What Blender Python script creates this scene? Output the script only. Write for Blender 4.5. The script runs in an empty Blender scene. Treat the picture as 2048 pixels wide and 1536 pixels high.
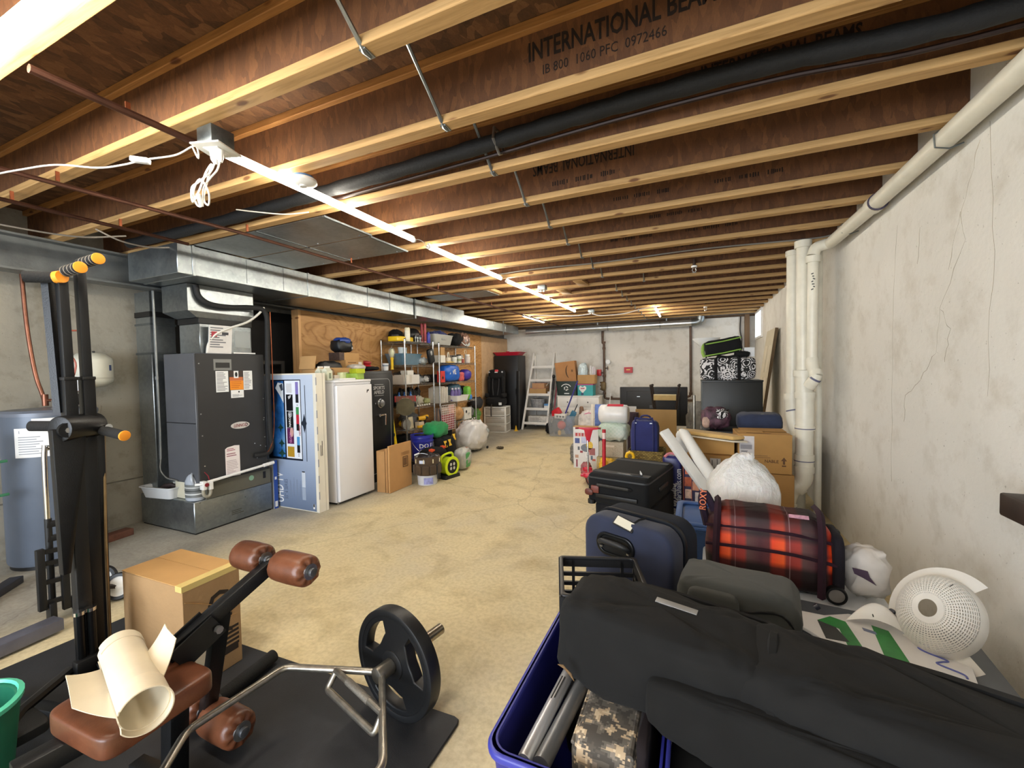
import bpy, bmesh, math, random
from mathutils import Vector, Matrix, Euler, noise
R = math.radians
PI = math.pi
S = bpy.context.scene
COL = S.collection

# ------------------------------------------------------------------ camera, world, lamps, exposure
def look_matrix(yaw, pitch, roll):
    cy, sy, cp, sp = math.cos(yaw), math.sin(yaw), math.cos(pitch), math.sin(pitch)
    f = Vector((-sy * cp, cy * cp, -sp)); r = Vector((cy, sy, 0)); u = r.cross(f)
    r2 = r * math.cos(roll) + u * math.sin(roll); u2 = -r * math.sin(roll) + u * math.cos(roll)
    return Matrix((r2, u2, -f)).transposed()
cam = bpy.data.objects.new('camera', bpy.data.cameras.new('camera'))
COL.objects.link(cam)
cam.data.sensor_width = 36
cam.data.lens = 840 / 2048 * 36
cam.data.clip_start = 0.02
cam.matrix_world = Matrix.Translation((0, 0, 1.45)) @ look_matrix(R(23.746), R(1.9216), R(-1.0513)).to_4x4()
S.camera = cam
w = bpy.data.worlds.new('world'); S.world = w; w.use_nodes = True
bg = w.node_tree.nodes['Background']
bg.inputs[0].default_value = (0.80, 0.90, 1.0, 1); bg.inputs[1].default_value = WORLD_STRENGTH = 0.8
S.view_settings.view_transform = 'Standard'
S.view_settings.look = 'None'
S.view_settings.exposure = 1.4
S.view_settings.gamma = 1
S.view_settings.use_curve_mapping = False
TUBE = 40.0
def area_light(name, loc, rot, sx, sy, power, color):
    l = bpy.data.lights.new(name, 'AREA'); l.shape = 'RECTANGLE'; l.size = sx; l.size_y = sy
    l.energy = power; l.color = color
    o = bpy.data.objects.new(name, l); COL.objects.link(o); o.location = loc; o.rotation_euler = rot
    return o
# daylight from the walk-out door and windows behind the photographer
area_light('daylight', (-2.2, -3.6, 1.5), (R(90), 0, 0), 4.0, 2.0, 110, (0.82, 0.90, 1.0))

# ------------------------------------------------------------------ materials
MATS = {}
def lin(c):
    if isinstance(c, str):
        c = c.lstrip('#'); c = [int(c[i:i + 2], 16) / 255 for i in (0, 2, 4)]
    return tuple((x / 12.92 if x <= .04045 else ((x + .055) / 1.055) ** 2.4) for x in c[:3]) + (1,)
class NT:
    def __init__(s, name):
        s.m = bpy.data.materials.new(name); s.m.use_nodes = True
        s.t = s.m.node_tree; s.n = s.t.nodes; s.b = s.n['Principled BSDF']
    def node(s, ty, **k):
        n = s.n.new('ShaderNode' + ty)
        for a, v in k.items():
            if a in n.inputs: n.inputs[a].default_value = v
            else: setattr(n, a, v)
        return n
    def link(s, a, b): s.t.links.new(a, b)
    def coords(s, scale=(1, 1, 1), rot=(0, 0, 0), kind='Object'):
        tc = s.node('TexCoord'); mp = s.node('Mapping')
        mp.inputs['Scale'].default_value = scale; mp.inputs['Rotation'].default_value = rot
        s.link(tc.outputs[kind], mp.inputs[0]); return mp.outputs[0]
    def noise(s, vec, scale, detail=4, rough=.55, dist=0):
        n = s.node('TexNoise'); n.inputs['Scale'].default_value = scale; n.inputs['Detail'].default_value = detail
        n.inputs['Roughness'].default_value = rough; n.inputs['Distortion'].default_value = dist
        s.link(vec, n.inputs['Vector']); return n
    def ramp(s, fac, stops, interp='LINEAR'):
        r = s.node('ValToRGB'); e = r.color_ramp.elements; r.color_ramp.interpolation = interp
        e[0].position, e[0].color = stops[0][0], lin(stops[0][1])
        e[1].position, e[1].color = stops[-1][0], lin(stops[-1][1])
        for p, c in stops[1:-1]:
            x = e.new(p); x.color = lin(c)
        s.link(fac, r.inputs[0]); return r.outputs[0]
    def mix(s, fac, a, b, blend='MIX'):
        m = s.node('Mix', data_type='RGBA', blend_type=blend)
        for sock, v in ((m.inputs[0], fac), (m.inputs[6], a), (m.inputs[7], b)):
            if hasattr(v, 'links'): s.link(v, sock)
            elif isinstance(v, (int, float)): sock.default_value = v
            else: sock.default_value = lin(v)
        return m.outputs[2]
    def math(s, op, a, b=0.0, c=0.0):
        m = s.node('Math', operation=op)
        for i, v in enumerate((a, b, c)):
            if hasattr(v, 'links'): s.link(v, m.inputs[i])
            else: m.inputs[i].default_value = v
        return m.outputs[0]
    def color(s, v):
        if hasattr(v, 'links'): s.link(v, s.b.inputs['Base Color'])
        else: s.b.inputs['Base Color'].default_value = lin(v)
    def bump(s, h, strength=.3, dist=.01):
        b = s.node('Bump'); b.inputs['Strength'].default_value = strength; b.inputs['Distance'].default_value = dist
        s.link(h, b.inputs['Height']); s.link(b.outputs[0], s.b.inputs['Normal'])
    def set(s, **k):
        for a, v in k.items(): s.b.inputs[a.replace('_', ' ')].default_value = v
def P(color, rough=.5, metal=0.0, var=.12, scale=14, bump=.0, bscale=60, **k):
    """plain procedural surface: colour with a little soft variation and optional fine relief (cached by its arguments)"""
    key = (color, rough, metal, var, scale, bump, bscale, tuple(sorted(k.items())))
    if key in MATS: return MATS[key]
    t = NT('surface_%d' % len(MATS))
    v = t.coords()
    if var:
        c = lin(color)
        n = t.noise(v, scale, 5)
        r = t.node('ValToRGB'); e = r.color_ramp.elements
        e[0].position, e[1].position = .3, .7
        e[0].color = tuple(x * (1 - var) for x in c[:3]) + (1,)
        e[1].color = tuple(min(1, x * (1 + var)) for x in c[:3]) + (1,)
        t.link(n.outputs[0], r.inputs[0]); t.link(r.outputs[0], t.b.inputs['Base Color'])
    else: t.color(color)
    t.set(Roughness=rough, Metallic=metal, **k)
    if bump:
        n = t.noise(v, bscale, 3); t.bump(n.outputs[0], bump, .01)
    MATS[key] = t.m
    return t.m
def fabric(color, rough=.85, scale=900, bump=.35, fold=.0):
    key = ('fabric', color, rough, scale, bump, fold)
    if key in MATS: return MATS[key]
    t = NT('fabric_%d' % len(MATS)); v = t.coords()
    c = lin(color); n = t.noise(v, 7, 6)
    r = t.node('ValToRGB'); e = r.color_ramp.elements; e[0].position, e[1].position = .3, .72
    e[0].color = tuple(x * .78 for x in c[:3]) + (1,); e[1].color = tuple(min(1, x * 1.22) for x in c[:3]) + (1,)
    t.link(n.outputs[0], r.inputs[0]); t.link(r.outputs[0], t.b.inputs['Base Color'])
    t.set(Roughness=rough, Sheen_Weight=.12 if max(c[:3]) > .03 else .02, Specular_IOR_Level=.5 if max(c[:3]) > .03 else .25)
    n2 = t.noise(v, scale, 2)
    if fold:
        n3 = t.noise(v, 9, 4); h = t.math('ADD', t.math('MULTIPLY', n3.outputs[0], fold * 6), n2.outputs[0]); t.bump(h, bump, .006)
    else: t.bump(n2.outputs[0], bump, .002)
    MATS[key] = t.m
    return t.m

# ------------------------------------------------------------------ mesh builder
def rotm(rx=0, ry=0, rz=0): return Euler((R(rx), R(ry), R(rz))).to_matrix()
class MB:
    def __init__(s): s.v = []; s.f = []; s.mi = []; s.cur = 0; s.X = None
    def mat(s, i): s.cur = i; return s
    def frame(s, M): s.X = M; return s
    def add(s, vs, fs):
        o = len(s.v)
        for p in vs:
            p = Vector(p); s.v.append(s.X @ p if s.X is not None else p)
        for f in fs: s.f.append(tuple(i + o for i in f)); s.mi.append(s.cur)
        return s
    def box(s, c, sz, rot=None, taper=1.0):
        c = Vector(c); hx, hy, hz = sz[0] / 2, sz[1] / 2, sz[2] / 2
        m = rotm(*rot) if isinstance(rot, (tuple, list)) else (rot or Matrix.Identity(3))
        vs = [c + m @ Vector((x * hx * (taper if z < 0 else 1), y * hy * (taper if z < 0 else 1), z * hz)) for x in (-1, 1) for y in (-1, 1) for z in (-1, 1)]
        return s.add(vs, [(0, 1, 3, 2), (4, 6, 7, 5), (0, 4, 5, 1), (2, 3, 7, 6), (0, 2, 6, 4), (1, 5, 7, 3)])
    def bx(s, lo, hi):
        return s.box([(a + b) / 2 for a, b in zip(lo, hi)], [abs(b - a) for a, b in zip(lo, hi)])
    def bar(s, p0, p1, a, b=None, roll=0):
        """rectangular bar from p0 to p1, a wide by b thick"""
        p0, p1 = Vector(p0), Vector(p1); d = p1 - p0; b = b or a
        q = d.to_track_quat('Z', 'Y').to_matrix() @ Matrix.Rotation(R(roll), 3, 'Z')
        return s.box((p0 + p1) / 2, (a, b, d.length), q)
    def cyl(s, p0, p1, r0, r1=None, n=14, caps=True):
        p0, p1 = Vector(p0), Vector(p1); r1 = r0 if r1 is None else r1
        q = (p1 - p0).to_track_quat('Z', 'Y').to_matrix()
        vs = []
        for p, r in ((p0, r0), (p1, r1)):
            for i in range(n):
                a = 2 * PI * i / n; vs.append(p + q @ Vector((r * math.cos(a), r * math.sin(a), 0)))
        fs = [(i, (i + 1) % n, n + (i + 1) % n, n + i) for i in range(n)]
        if caps: fs += [tuple(range(n))[::-1], tuple(range(n, 2 * n))]
        return s.add(vs, fs)
    def tube(s, pts, r, n=8, closed=False, caps=True, smooth=0):
        pts = [Vector(p) for p in pts]
        if smooth: pts = spline(pts, smooth, closed)
        m = len(pts); rs = r if isinstance(r, (list, tuple)) else [r] * m
        if smooth and isinstance(r, (list, tuple)):
            rs = [r[min(len(r) - 1, int(i / max(1, m - 1) * (len(r) - 1) + .5))] for i in range(m)]
        vs = []; up = None
        for i, p in enumerate(pts):
            if closed: d = pts[(i + 1) % m] - pts[i - 1]
            else: d = pts[min(i + 1, m - 1)] - pts[max(i - 1, 0)]
            d.normalize()
            if up is None: up = Vector((0, 0, 1)) if abs(d.z) < .9 else Vector((1, 0, 0))
            up = (up - d * up.dot(d)).normalized(); sd = d.cross(up)
            for k in range(n):
                a = 2 * PI * k / n; vs.append(p + (up * math.cos(a) + sd * math.sin(a)) * rs[i])
        fs = []
        for i in range(m if closed else m - 1):
            j = (i + 1) % m
            for k in range(n): fs.append((i * n + k, j * n + k, j * n + (k + 1) % n, i * n + (k + 1) % n))
        if caps and not closed: fs += [tuple(range(n)), tuple(range((m - 1) * n, m * n))[::-1]]
        return s.add(vs, fs)
    def lathe(s, prof, c=(0, 0, 0), n=24, q=None, caps=True, sx=1, sy=1):
        c = Vector(c); q = q or Matrix.Identity(3); vs = []
        for r, z in prof:
            for i in range(n):
                a = 2 * PI * i / n; vs.append(c + q @ Vector((r * math.cos(a) * sx, r * math.sin(a) * sy, z)))
        fs = []
        for j in range(len(prof) - 1):
            for i in range(n): fs.append((j * n + i, j * n + (i + 1) % n, (j + 1) * n + (i + 1) % n, (j + 1) * n + i))
        if caps:
            if prof[0][0] > 1e-5: fs.append(tuple(range(n))[::-1])
            if prof[-1][0] > 1e-5: fs.append(tuple(range((len(prof) - 1) * n, len(prof) * n)))
        return s.add(vs, fs)
    def prism(s, pts, z0, z1, M=None):
        """extrude polygon pts (x, y) from z0 to z1, then M"""
        n = len(pts); M = M or Matrix.Identity(4)
        vs = [M @ Vector((x, y, z)) for z in (z0, z1) for x, y in pts]
        fs = [tuple(range(n))[::-1], tuple(range(n, 2 * n))] + [(i, (i + 1) % n, n + (i + 1) % n, n + i) for i in range(n)]
        return s.add(vs, fs)
    def ring(s, outer, inner, z0, z1, M=None):
        """solid between two outlines with equally many points"""
        n = len(outer); M = M or Matrix.Identity(4)
        vs = [M @ Vector((x, y, z)) for z in (z0, z1) for pl in (outer, inner) for x, y in pl]
        fs = []
        for i in range(n):
            j = (i + 1) % n
            fs += [(i, n + i, n + j, j), (2 * n + i, 2 * n + j, 3 * n + j, 3 * n + i), (i, j, 2 * n + j, 2 * n + i), (n + i, 3 * n + i, 3 * n + j, n + j)]
        return s.add(vs, fs)
    def soft(s, c, sz, p=4.0, n=24, amp=0.0, fs_=3.0, seed=0, rot=None, flat=None, shape=None):
        """cushion-like body: a rounded block (superellipsoid) with soft dents"""
        c = Vector(c); m = rotm(*rot) if isinstance(rot, (tuple, list)) else (rot or Matrix.Identity(3))
        off = Vector((seed * 7.31, seed * 3.17, seed * 5.73)); nu = n; nv = max(8, n // 2)
        def one(t): return math.copysign(abs(t) ** (2 / p), t)
        vs = []
        for j in range(nv + 1):
            b = -PI / 2 + PI * j / nv; cb, sb = one(math.cos(b)), one(math.sin(b))
            for i in range(nu):
                a = 2 * PI * i / nu
                q = Vector((one(math.cos(a)) * cb * sz[0] / 2, one(math.sin(a)) * cb * sz[1] / 2, sb * sz[2] / 2))
                if shape: q = Vector(shape(q))
                if amp:
                    k_ = fs_ / max(sz); d = noise.noise(q * k_ * 3 + off) + .5 * noise.noise(q * k_ * 7 + off) + (.45 * (.5 - 2 * abs(noise.noise(q * k_ * 5.5 - off))) if n >= 24 else 0)
                    nn = Vector((q.x / (sz[0] ** 2), q.y / (sz[1] ** 2), q.z / (sz[2] ** 2)))
                    if nn.length > 0: q = q + nn.normalized() * d * amp
                if flat is not None and q.z < flat: q.z = flat
                vs.append(c + m @ q)
        f = []
        for j in range(nv):
            for i in range(nu): f.append((j * nu + i, j * nu + (i + 1) % nu, (j + 1) * nu + (i + 1) % nu, (j + 1) * nu + i))
        return s.add(vs, f)
    def grid(s, fn, nu, nv, cu=False, thick=None):
        """surface from fn(u, v), u and v in 0..1"""
        vs = [Vector(fn(i / (nu if cu else nu - 1), j / (nv - 1))) for j in range(nv) for i in range(nu)]
        f = []
        for j in range(nv - 1):
            for i in range(nu if cu else nu - 1):
                k = (i + 1) % nu; f.append((j * nu + i, j * nu + k, (j + 1) * nu + k, (j + 1) * nu + i))
        return s.add(vs, f)
    def build(s, name, mats, parent=None, smooth=40, bevel=0, seg=2, thick=0, loc=None, sub=0):
        me = bpy.data.meshes.new(name)
        bm = bmesh.new()
        bv = [bm.verts.new(p) for p in s.v]
        for f, mi in zip(s.f, s.mi):
            try: bf = bm.faces.new([bv[i] for i in f]); bf.material_index = mi
            except ValueError: pass
        bmesh.ops.remove_doubles(bm, verts=bm.verts, dist=1e-6)
        if bevel: bmesh.ops.bevel(bm, geom=[e for e in bm.edges if len(e.link_faces) == 2 and e.calc_face_angle(0) > .6], offset=bevel, segments=seg, affect='EDGES', profile=.5, clamp_overlap=True)
        bmesh.ops.recalc_face_normals(bm, faces=bm.faces)
        if thick:
            g = bmesh.ops.solidify(bm, geom=bm.faces[:], thickness=thick)
        bm.to_mesh(me); bm.free()
        if not isinstance(mats, (list, tuple)): mats = [mats]
        for m in mats: me.materials.append(m)
        if smooth:
            me.polygons.foreach_set('use_smooth', [True] * len(me.polygons)); me.set_sharp_from_angle(angle=R(smooth))
        o = bpy.data.objects.new(name, me); COL.objects.link(o)
        if parent: o.parent = parent
        if loc: o.location = loc
        if sub:
            md = o.modifiers.new('smooth', 'SUBSURF'); md.levels = md.render_levels = sub
        return o
def spline(pts, k=6, closed=False):
    out = []; m = len(pts)
    for i in range(m if closed else m - 1):
        p0 = pts[(i - 1) % m] if closed or i > 0 else pts[0] * 2 - pts[1]
        p1 = pts[i]; p2 = pts[(i + 1) % m]
        p3 = pts[(i + 2) % m] if closed or i + 2 < m else pts[-1] * 2 - pts[-2]
        for j in range(k):
            t = j / k
            out.append(.5 * ((2 * p1) + (p2 - p0) * t + (2 * p0 - 5 * p1 + 4 * p2 - p3) * t * t + (3 * p1 - p0 - 3 * p2 + p3) * t ** 3))
    if not closed: out.append(pts[-1].copy())
    return out
def tag(o, label, cat, group=None):
    o['label'] = label; o['category'] = cat
    if group: o['group'] = group
    return o
def thing(name, label, cat, loc=(0, 0, 0), rz=0, group=None, rot=None):
    o = bpy.data.objects.new(name, None); COL.objects.link(o); o.empty_display_size = .1
    o.location = loc; o.rotation_euler = tuple(R(a) for a in rot) if rot else (0, 0, R(rz))
    return tag(o, label, cat, group)
def structure(o): o['kind'] = 'structure'; return o
def lab(o, label): o['label'] = label; return o
def dup(root, loc=None, rz=None, label=None):
    r = root.copy(); COL.objects.link(r)
    if loc is not None: r.location = loc
    if rz is not None: r.rotation_euler = (0, 0, R(rz))
    if label: r['label'] = label
    for ch in list(root.children):
        c = ch.copy(); COL.objects.link(c); c.parent = r
        for g in list(ch.children):
            d = g.copy(); COL.objects.link(d); d.parent = c
    return r
def face_m(o, right, up):
    """matrix that puts local x along right, y along up, z outwards, at o"""
    x = Vector(right).normalized(); y = Vector(up).normalized(); z = x.cross(y).normalized(); y = z.cross(x)
    m = Matrix((x, y, z)).transposed().to_4x4(); m.translation = Vector(o); return m
def text(body, size, mat, parent, o, right, up, name='lettering', depth=.0008, sx=1.0, align='LEFT', shear=0, bold=0):
    """flat printed lettering lying on a face (origin o, reading direction right, up)"""
    cu = bpy.data.curves.new('type', 'FONT'); cu.body = body; cu.size = size; cu.align_x = align
    cu.extrude = depth / 2; cu.shear = shear; cu.offset = bold * size; cu.resolution_u = 2
    tmp = bpy.data.objects.new('type', cu); COL.objects.link(tmp)
    dg = bpy.context.evaluated_depsgraph_get()
    me = bpy.data.meshes.new_from_object(tmp.evaluated_get(dg))
    bpy.data.objects.remove(tmp); bpy.data.curves.remove(cu)
    M = face_m(o, right, up) @ Matrix.Diagonal((sx, 1, 1, 1))
    me.transform(M); me.materials.clear(); me.materials.append(mat); me.name = name
    ob = bpy.data.objects.new(name, me); COL.objects.link(ob)
    if parent: ob.parent = parent
    return ob
def decal(parent, name, mat, o, right, up, w, h, depth=.0012, pts=None, label=None):
    """thin printed label, w by h, centred at o on a face"""
    m = MB(); pts = pts or [(-w / 2, -h / 2), (w / 2, -h / 2), (w / 2, h / 2), (-w / 2, h / 2)]
    m.prism(pts, 0, depth, face_m(o, right, up))
    ob = m.build(name, mat, parent, smooth=0)
    if label: ob['label'] = label
    return ob
def ell(rx, ry, n=24, a0=0): return [(rx * math.cos(2 * PI * i / n + a0), ry * math.sin(2 * PI * i / n + a0)) for i in range(n)]
def rrect(w, h, r, k=4):
    out = []
    for cx, cy, a in ((w / 2 - r, h / 2 - r, 0), (-w / 2 + r, h / 2 - r, 90), (-w / 2 + r, -h / 2 + r, 180), (w / 2 - r, -h / 2 + r, 270)):
        for i in range(k + 1):
            t = R(a + 90 * i / k); out.append((cx + r * math.cos(t), cy + r * math.sin(t)))
    return out
UP = (0, 0, 1)
# ------------------------------------------------------------------ setting
XR, XL, YF, ZJ, ZC = 1.13, -5.10, 10.2, 2.535, 2.837
XP, YN = -4.60, -4.0
def floor_mat():
    t = NT('concrete_floor'); v = t.coords()
    n1 = t.noise(v, .55, 8, .62, .6); n2 = t.noise(v, 3.2, 8, .6, .4); n3 = t.noise(v, 40, 4)
    base = t.ramp(n1.outputs[0], [(.25, '#c9c0ab'), (.45, '#d6c8a2'), (.58, '#dfcfa4'), (.78, '#ddd3b8')])
    blot = t.ramp(n2.outputs[0], [(.25, '#b3a584'), (.5, '#ffffff'), (1, '#ffffff')])
    c = t.mix(.55, base, blot, 'MULTIPLY')
    # greyer floor colour towards the left wall
    sp = t.node('SeparateXYZ'); tc = t.node('TexCoord'); t.link(tc.outputs['Object'], sp.inputs[0])
    g = t.math('ADD', sp.outputs[0], t.math('MULTIPLY', n1.outputs[0], .9))
    mr = t.node('MapRange'); mr.inputs[1].default_value = -2.6; mr.inputs[2].default_value = -3.3; t.link(g, mr.inputs[0])
    c = t.mix(mr.outputs[0], c, t.ramp(n2.outputs[0], [(.25, '#8b877d'), (.75, '#b0aa9c')]))
    fine = t.ramp(n3.outputs[0], [(.35, '#d8d4cc'), (.6, '#ffffff')]); c = t.mix(.5, c, fine, 'MULTIPLY')
    vo = t.node('TexVoronoi', feature='DISTANCE_TO_EDGE'); vo.inputs['Scale'].default_value = .35
    dn = t.node('VectorMath', operation='ADD'); sc = t.node('VectorMath', operation='SCALE'); sc.inputs[3].default_value = .35
    nn = t.noise(v, 2.5, 6); t.link(nn.outputs[1], sc.inputs[0]); t.link(v, dn.inputs[0]); t.link(sc.outputs[0], dn.inputs[1]); t.link(dn.outputs[0], vo.inputs[0])
    cr = t.ramp(vo.outputs[0], [(.0, '#7a6a50'), (.004, '#ffffff'), (1, '#ffffff')]); c = t.mix(.28, c, cr, 'MULTIPLY')
    st = t.noise(v, 1.1, 5, .6, 1.2); c = t.mix(.6, c, t.ramp(st.outputs[0], [(.70, '#ffffff'), (.80, '#a59a86')]), 'MULTIPLY')
    t.link(c, t.b.inputs['Base Color']); t.set(Roughness=.62)
    t.bump(n3.outputs[0], .12, .01); return t.m
def wall_mat(lo, hi, stain, seed, name):
    t = NT(name); v = t.coords(rot=(seed, seed * .3, 0))
    n1 = t.noise(v, .9, 8, .6, .3); n2 = t.noise(v, 26, 5); n3 = t.noise(v, 4.5, 8, .65)
    c = t.ramp(n1.outputs[0], [(.3, lo), (.7, hi)])
    c = t.mix(.5, c, t.ramp(n3.outputs[0], [(.28, stain), (.5, '#ffffff'), (1, '#ffffff')]), 'MULTIPLY')
    n4 = t.noise(v, 55, 2); c = t.mix(.5, c, t.ramp(n4.outputs[0], [(.70, '#ffffff'), (.76, '#8d8678')]), 'MULTIPLY')
    t.link(c, t.b.inputs['Base Color']); t.set(Roughness=.8); t.bump(n2.outputs[0], .25, .008); return t.m
def rnd_coords(t, scale=(1, 1, 1)):
    tc = t.node('TexCoord'); oi = t.node('ObjectInfo'); a = t.node('VectorMath', operation='ADD'); m = t.node('Mapping')
    k = t.math('MULTIPLY', oi.outputs['Random'], 37.0); cb = t.node('CombineXYZ'); t.link(k, cb.inputs[0]); t.link(k, cb.inputs[1])
    t.link(tc.outputs['Object'], a.inputs[0]); t.link(cb.outputs[0], a.inputs[1]); t.link(a.outputs[0], m.inputs[0]); m.inputs['Scale'].default_value = scale
    return m.outputs[0]
def lumber_mat(name, dark, light, sc=(1.2, 22, 22), knots=True):
    t = NT(name); v = rnd_coords(t, sc); v2 = rnd_coords(t, (3.4, 9, 9))
    n = t.noise(v, 2.2, 6, .6, .8); c = t.ramp(n.outputs[0], [(.25, dark), (.55, light), (.8, light)])
    if knots:
        vo = t.node('TexVoronoi'); vo.inputs['Scale'].default_value = 1.0; t.link(v2, vo.inputs[0])
        c = t.mix(.85, c, t.ramp(vo.outputs[0], [(.0, '#5a3418'), (.085, '#8d6236'), (.14, '#ffffff')]), 'MULTIPLY')
    t.link(c, t.b.inputs['Base Color']); t.set(Roughness=.7); t.bump(n.outputs[0], .15, .006); return t.m
def osb_mat(name, a, b, c_, k=1.0):
    t = NT(name); v = rnd_coords(t, (34 * k, 20 * k, 11 * k)); nz = t.noise(v, .6, 2)
    vo = t.node('TexVoronoi'); vo.inputs['Scale'].default_value = 1.3; vo.inputs['Randomness'].default_value = 1
    mx = t.node('VectorMath', operation='ADD'); t.link(v, mx.inputs[0]); t.link(nz.outputs[1], mx.inputs[1]); t.link(mx.outputs[0], vo.inputs[0])
    n = t.noise(v, 2.4, 5, .7, 2.0)
    sp = t.node('SeparateColor'); t.link(vo.outputs[1], sp.inputs[0])
    f = t.math('ADD', t.math('MULTIPLY', sp.outputs[0], .45), t.math('MULTIPLY', n.outputs[0], .6))
    c = t.ramp(f, [(.2, a), (.6, b), (.95, c_)]); t.link(c, t.b.inputs['Base Color']); t.set(Roughness=.75); t.bump(f, .25, .006); return t.m
def galv_mat(name='galvanized', c0='#7d8488', c1='#aeb4b6', rough=.34):
    t = NT(name); v = t.coords(); vo = t.node('TexVoronoi'); vo.inputs['Scale'].default_value = 38; t.link(v, vo.inputs[0])
    n = t.noise(v, 2.5, 4); sp = t.node('SeparateColor'); t.link(vo.outputs[1], sp.inputs[0])
    c = t.mix(.25, t.ramp(n.outputs[0], [(.3, c0), (.7, c1)]), t.ramp(sp.outputs[0], [(0, c0), (1, c1)]))
    t.link(c, t.b.inputs['Base Color']); t.set(Metallic=.92)
    r = t.math('MULTIPLY_ADD', n.outputs[0], .25, rough - .12); t.link(r, t.b.inputs['Roughness'])
    n2 = t.noise(v, 3, 2); t.bump(n2.outputs[0], .12, .03); return t.m
FLOOR_M = floor_mat()
WALL_R = wall_mat('#d2cfc7', '#dfdcd5', '#cfc8bb', .4, 'painted_concrete')
WALL_F = wall_mat('#cfccc5', '#dedbd5', '#c3bcb0', 1.7, 'far_concrete')
WALL_L = wall_mat('#8f8a7d', '#a8a294', '#857b68', 2.9, 'bare_concrete')
LUMBER = lumber_mat('joist_lumber', '#94703f', '#b9935f')
LUMBER2 = lumber_mat('joist_lumber_side', '#8a5c2e', '#b07c44')
OSB = osb_mat('joist_osb', '#54341d', '#694326', '#805632')
SUB = osb_mat('subfloor_osb', '#3f2a1a', '#6d4a2e', '#8d6845', .5)
GALV = galv_mat()
GALV_D = galv_mat('galvanized_dull', '#5f6668', '#868c8e', .45)
COPPER = P('#8a4f35', .38, .85, .3, 9)
COPPER_D = P('#4d3024', .5, .6, .3, 9)
BLACK = P('#0d0d0e', .5, 0, .1)
BLACK_M = P('#111214', .38, .25, .2, 20, .1, 200)
WHITE = P('#e4e4e2', .45, 0, .03)
PAPER = P('#dfe0e0', .7, 0, .03)
PVC = P('#d4cfbf', .38, 0, .06, 10)
STEEL = P('#b9b9b6', .28, .95, .12, 30)
INK = P('#151515', .6, 0, 0)
CHROME = P('#d8d8d8', .14, 1, 0)

fl = structure(MB().bx((XL - .3, YN, -.1), (XR + .3, YF + .3, 0)).build('floor', FLOOR_M, smooth=0))
wr = structure(MB().bx((XR, YN, 0), (XR + .25, YF + .25, ZC)).build('wall_right', WALL_R, smooth=0))
wf = structure(MB().bx((XL - .25, YF, 0), (XR, YF + .25, ZC)).build('wall_far', WALL_F, smooth=0))
wl = structure(MB().bx((XL - .25, YN, 0), (XL, YF, ZC)).build('wall_left', WALL_L, smooth=0))
ce = structure(MB().bx((XL - .25, YN, ZC), (XR + .25, YF + .25, ZC + .05)).build('ceiling', SUB, smooth=0))
# cracks in the concrete, each a hairline groove in relief
def crack(wall, pts, r=.0016):
    m = MB(); rr = random.Random(len(pts) + int(pts[0][1] * 100)); q = []
    for a, b in zip(pts[:-1], pts[1:]):
        a, b = Vector(a), Vector(b)
        for i in range(5):
            p = a.lerp(b, i / 5); q.append(p + Vector((0, rr.uniform(-.012, .012), rr.uniform(-.012, .012))))
    q.append(Vector(pts[-1])); m.tube(q, [r * rr.uniform(.35, 1) for _ in q], 4, caps=True)
    return m.build('crack', P('#8f8676', .9, 0, .2), wall, smooth=0)
for pts in ([(XR, 2.52, 2.42), (XR, 2.66, 2.15), (XR, 2.62, 2.0), (XR, 2.83, 1.72), (XR, 2.86, 1.5), (XR, 3.02, 1.36)], [(XR, 2.66, 2.15), (XR, 2.76, 1.9)],
            [(XR, 2.45, 2.45), (XR, 2.42, 1.9), (XR, 2.44, 1.3)], [(XR, 3.35, 2.3), (XR, 3.4, 1.6), (XR, 3.38, .7)], [(XR, 2.83, 1.72), (XR, 2.74, 1.6), (XR, 2.78, 1.45)],
            [(XR, 3.05, 2.2), (XR, 3.08, 2.0)], [(XR, 3.02, 1.36), (XR, 3.2, 1.25), (XR, 3.22, 1.1)]):
    crack(wr, pts)
for pts in ([(XL, 1.86, 2.2), (XL, 1.84, 2.1), (XL, 1.76, 2.05), (XL, 1.79, 1.9)], [(XL, 1.86, 2.2), (XL, 1.93, 2.12), (XL, 2.0, 2.05)], [(XL, 1.95, 2.0), (XL, 1.97, 1.85), (XL, 1.93, 1.7)],
            [(XL, 1.3, 2.1), (XL, 1.38, 1.95), (XL, 1.42, 1.85)], [(XL, 1.9, 1.45), (XL, 1.96, 1.3), (XL, 1.95, 1.15)], [(XL, 2.05, 1.2), (XL, 1.98, .95)], [(XL, 1.24, 2.2), (XL, 1.26, 1.4)]):
    crack(wl, pts, .003)
# form seam lines in the left wall, pour line low down
structure(MB().bx((XL - .01, YN, .44), (XL + .004, 2.6, .452)).build('trim_1', P('#6d685e', .9, 0, .2), smooth=0))

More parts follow.
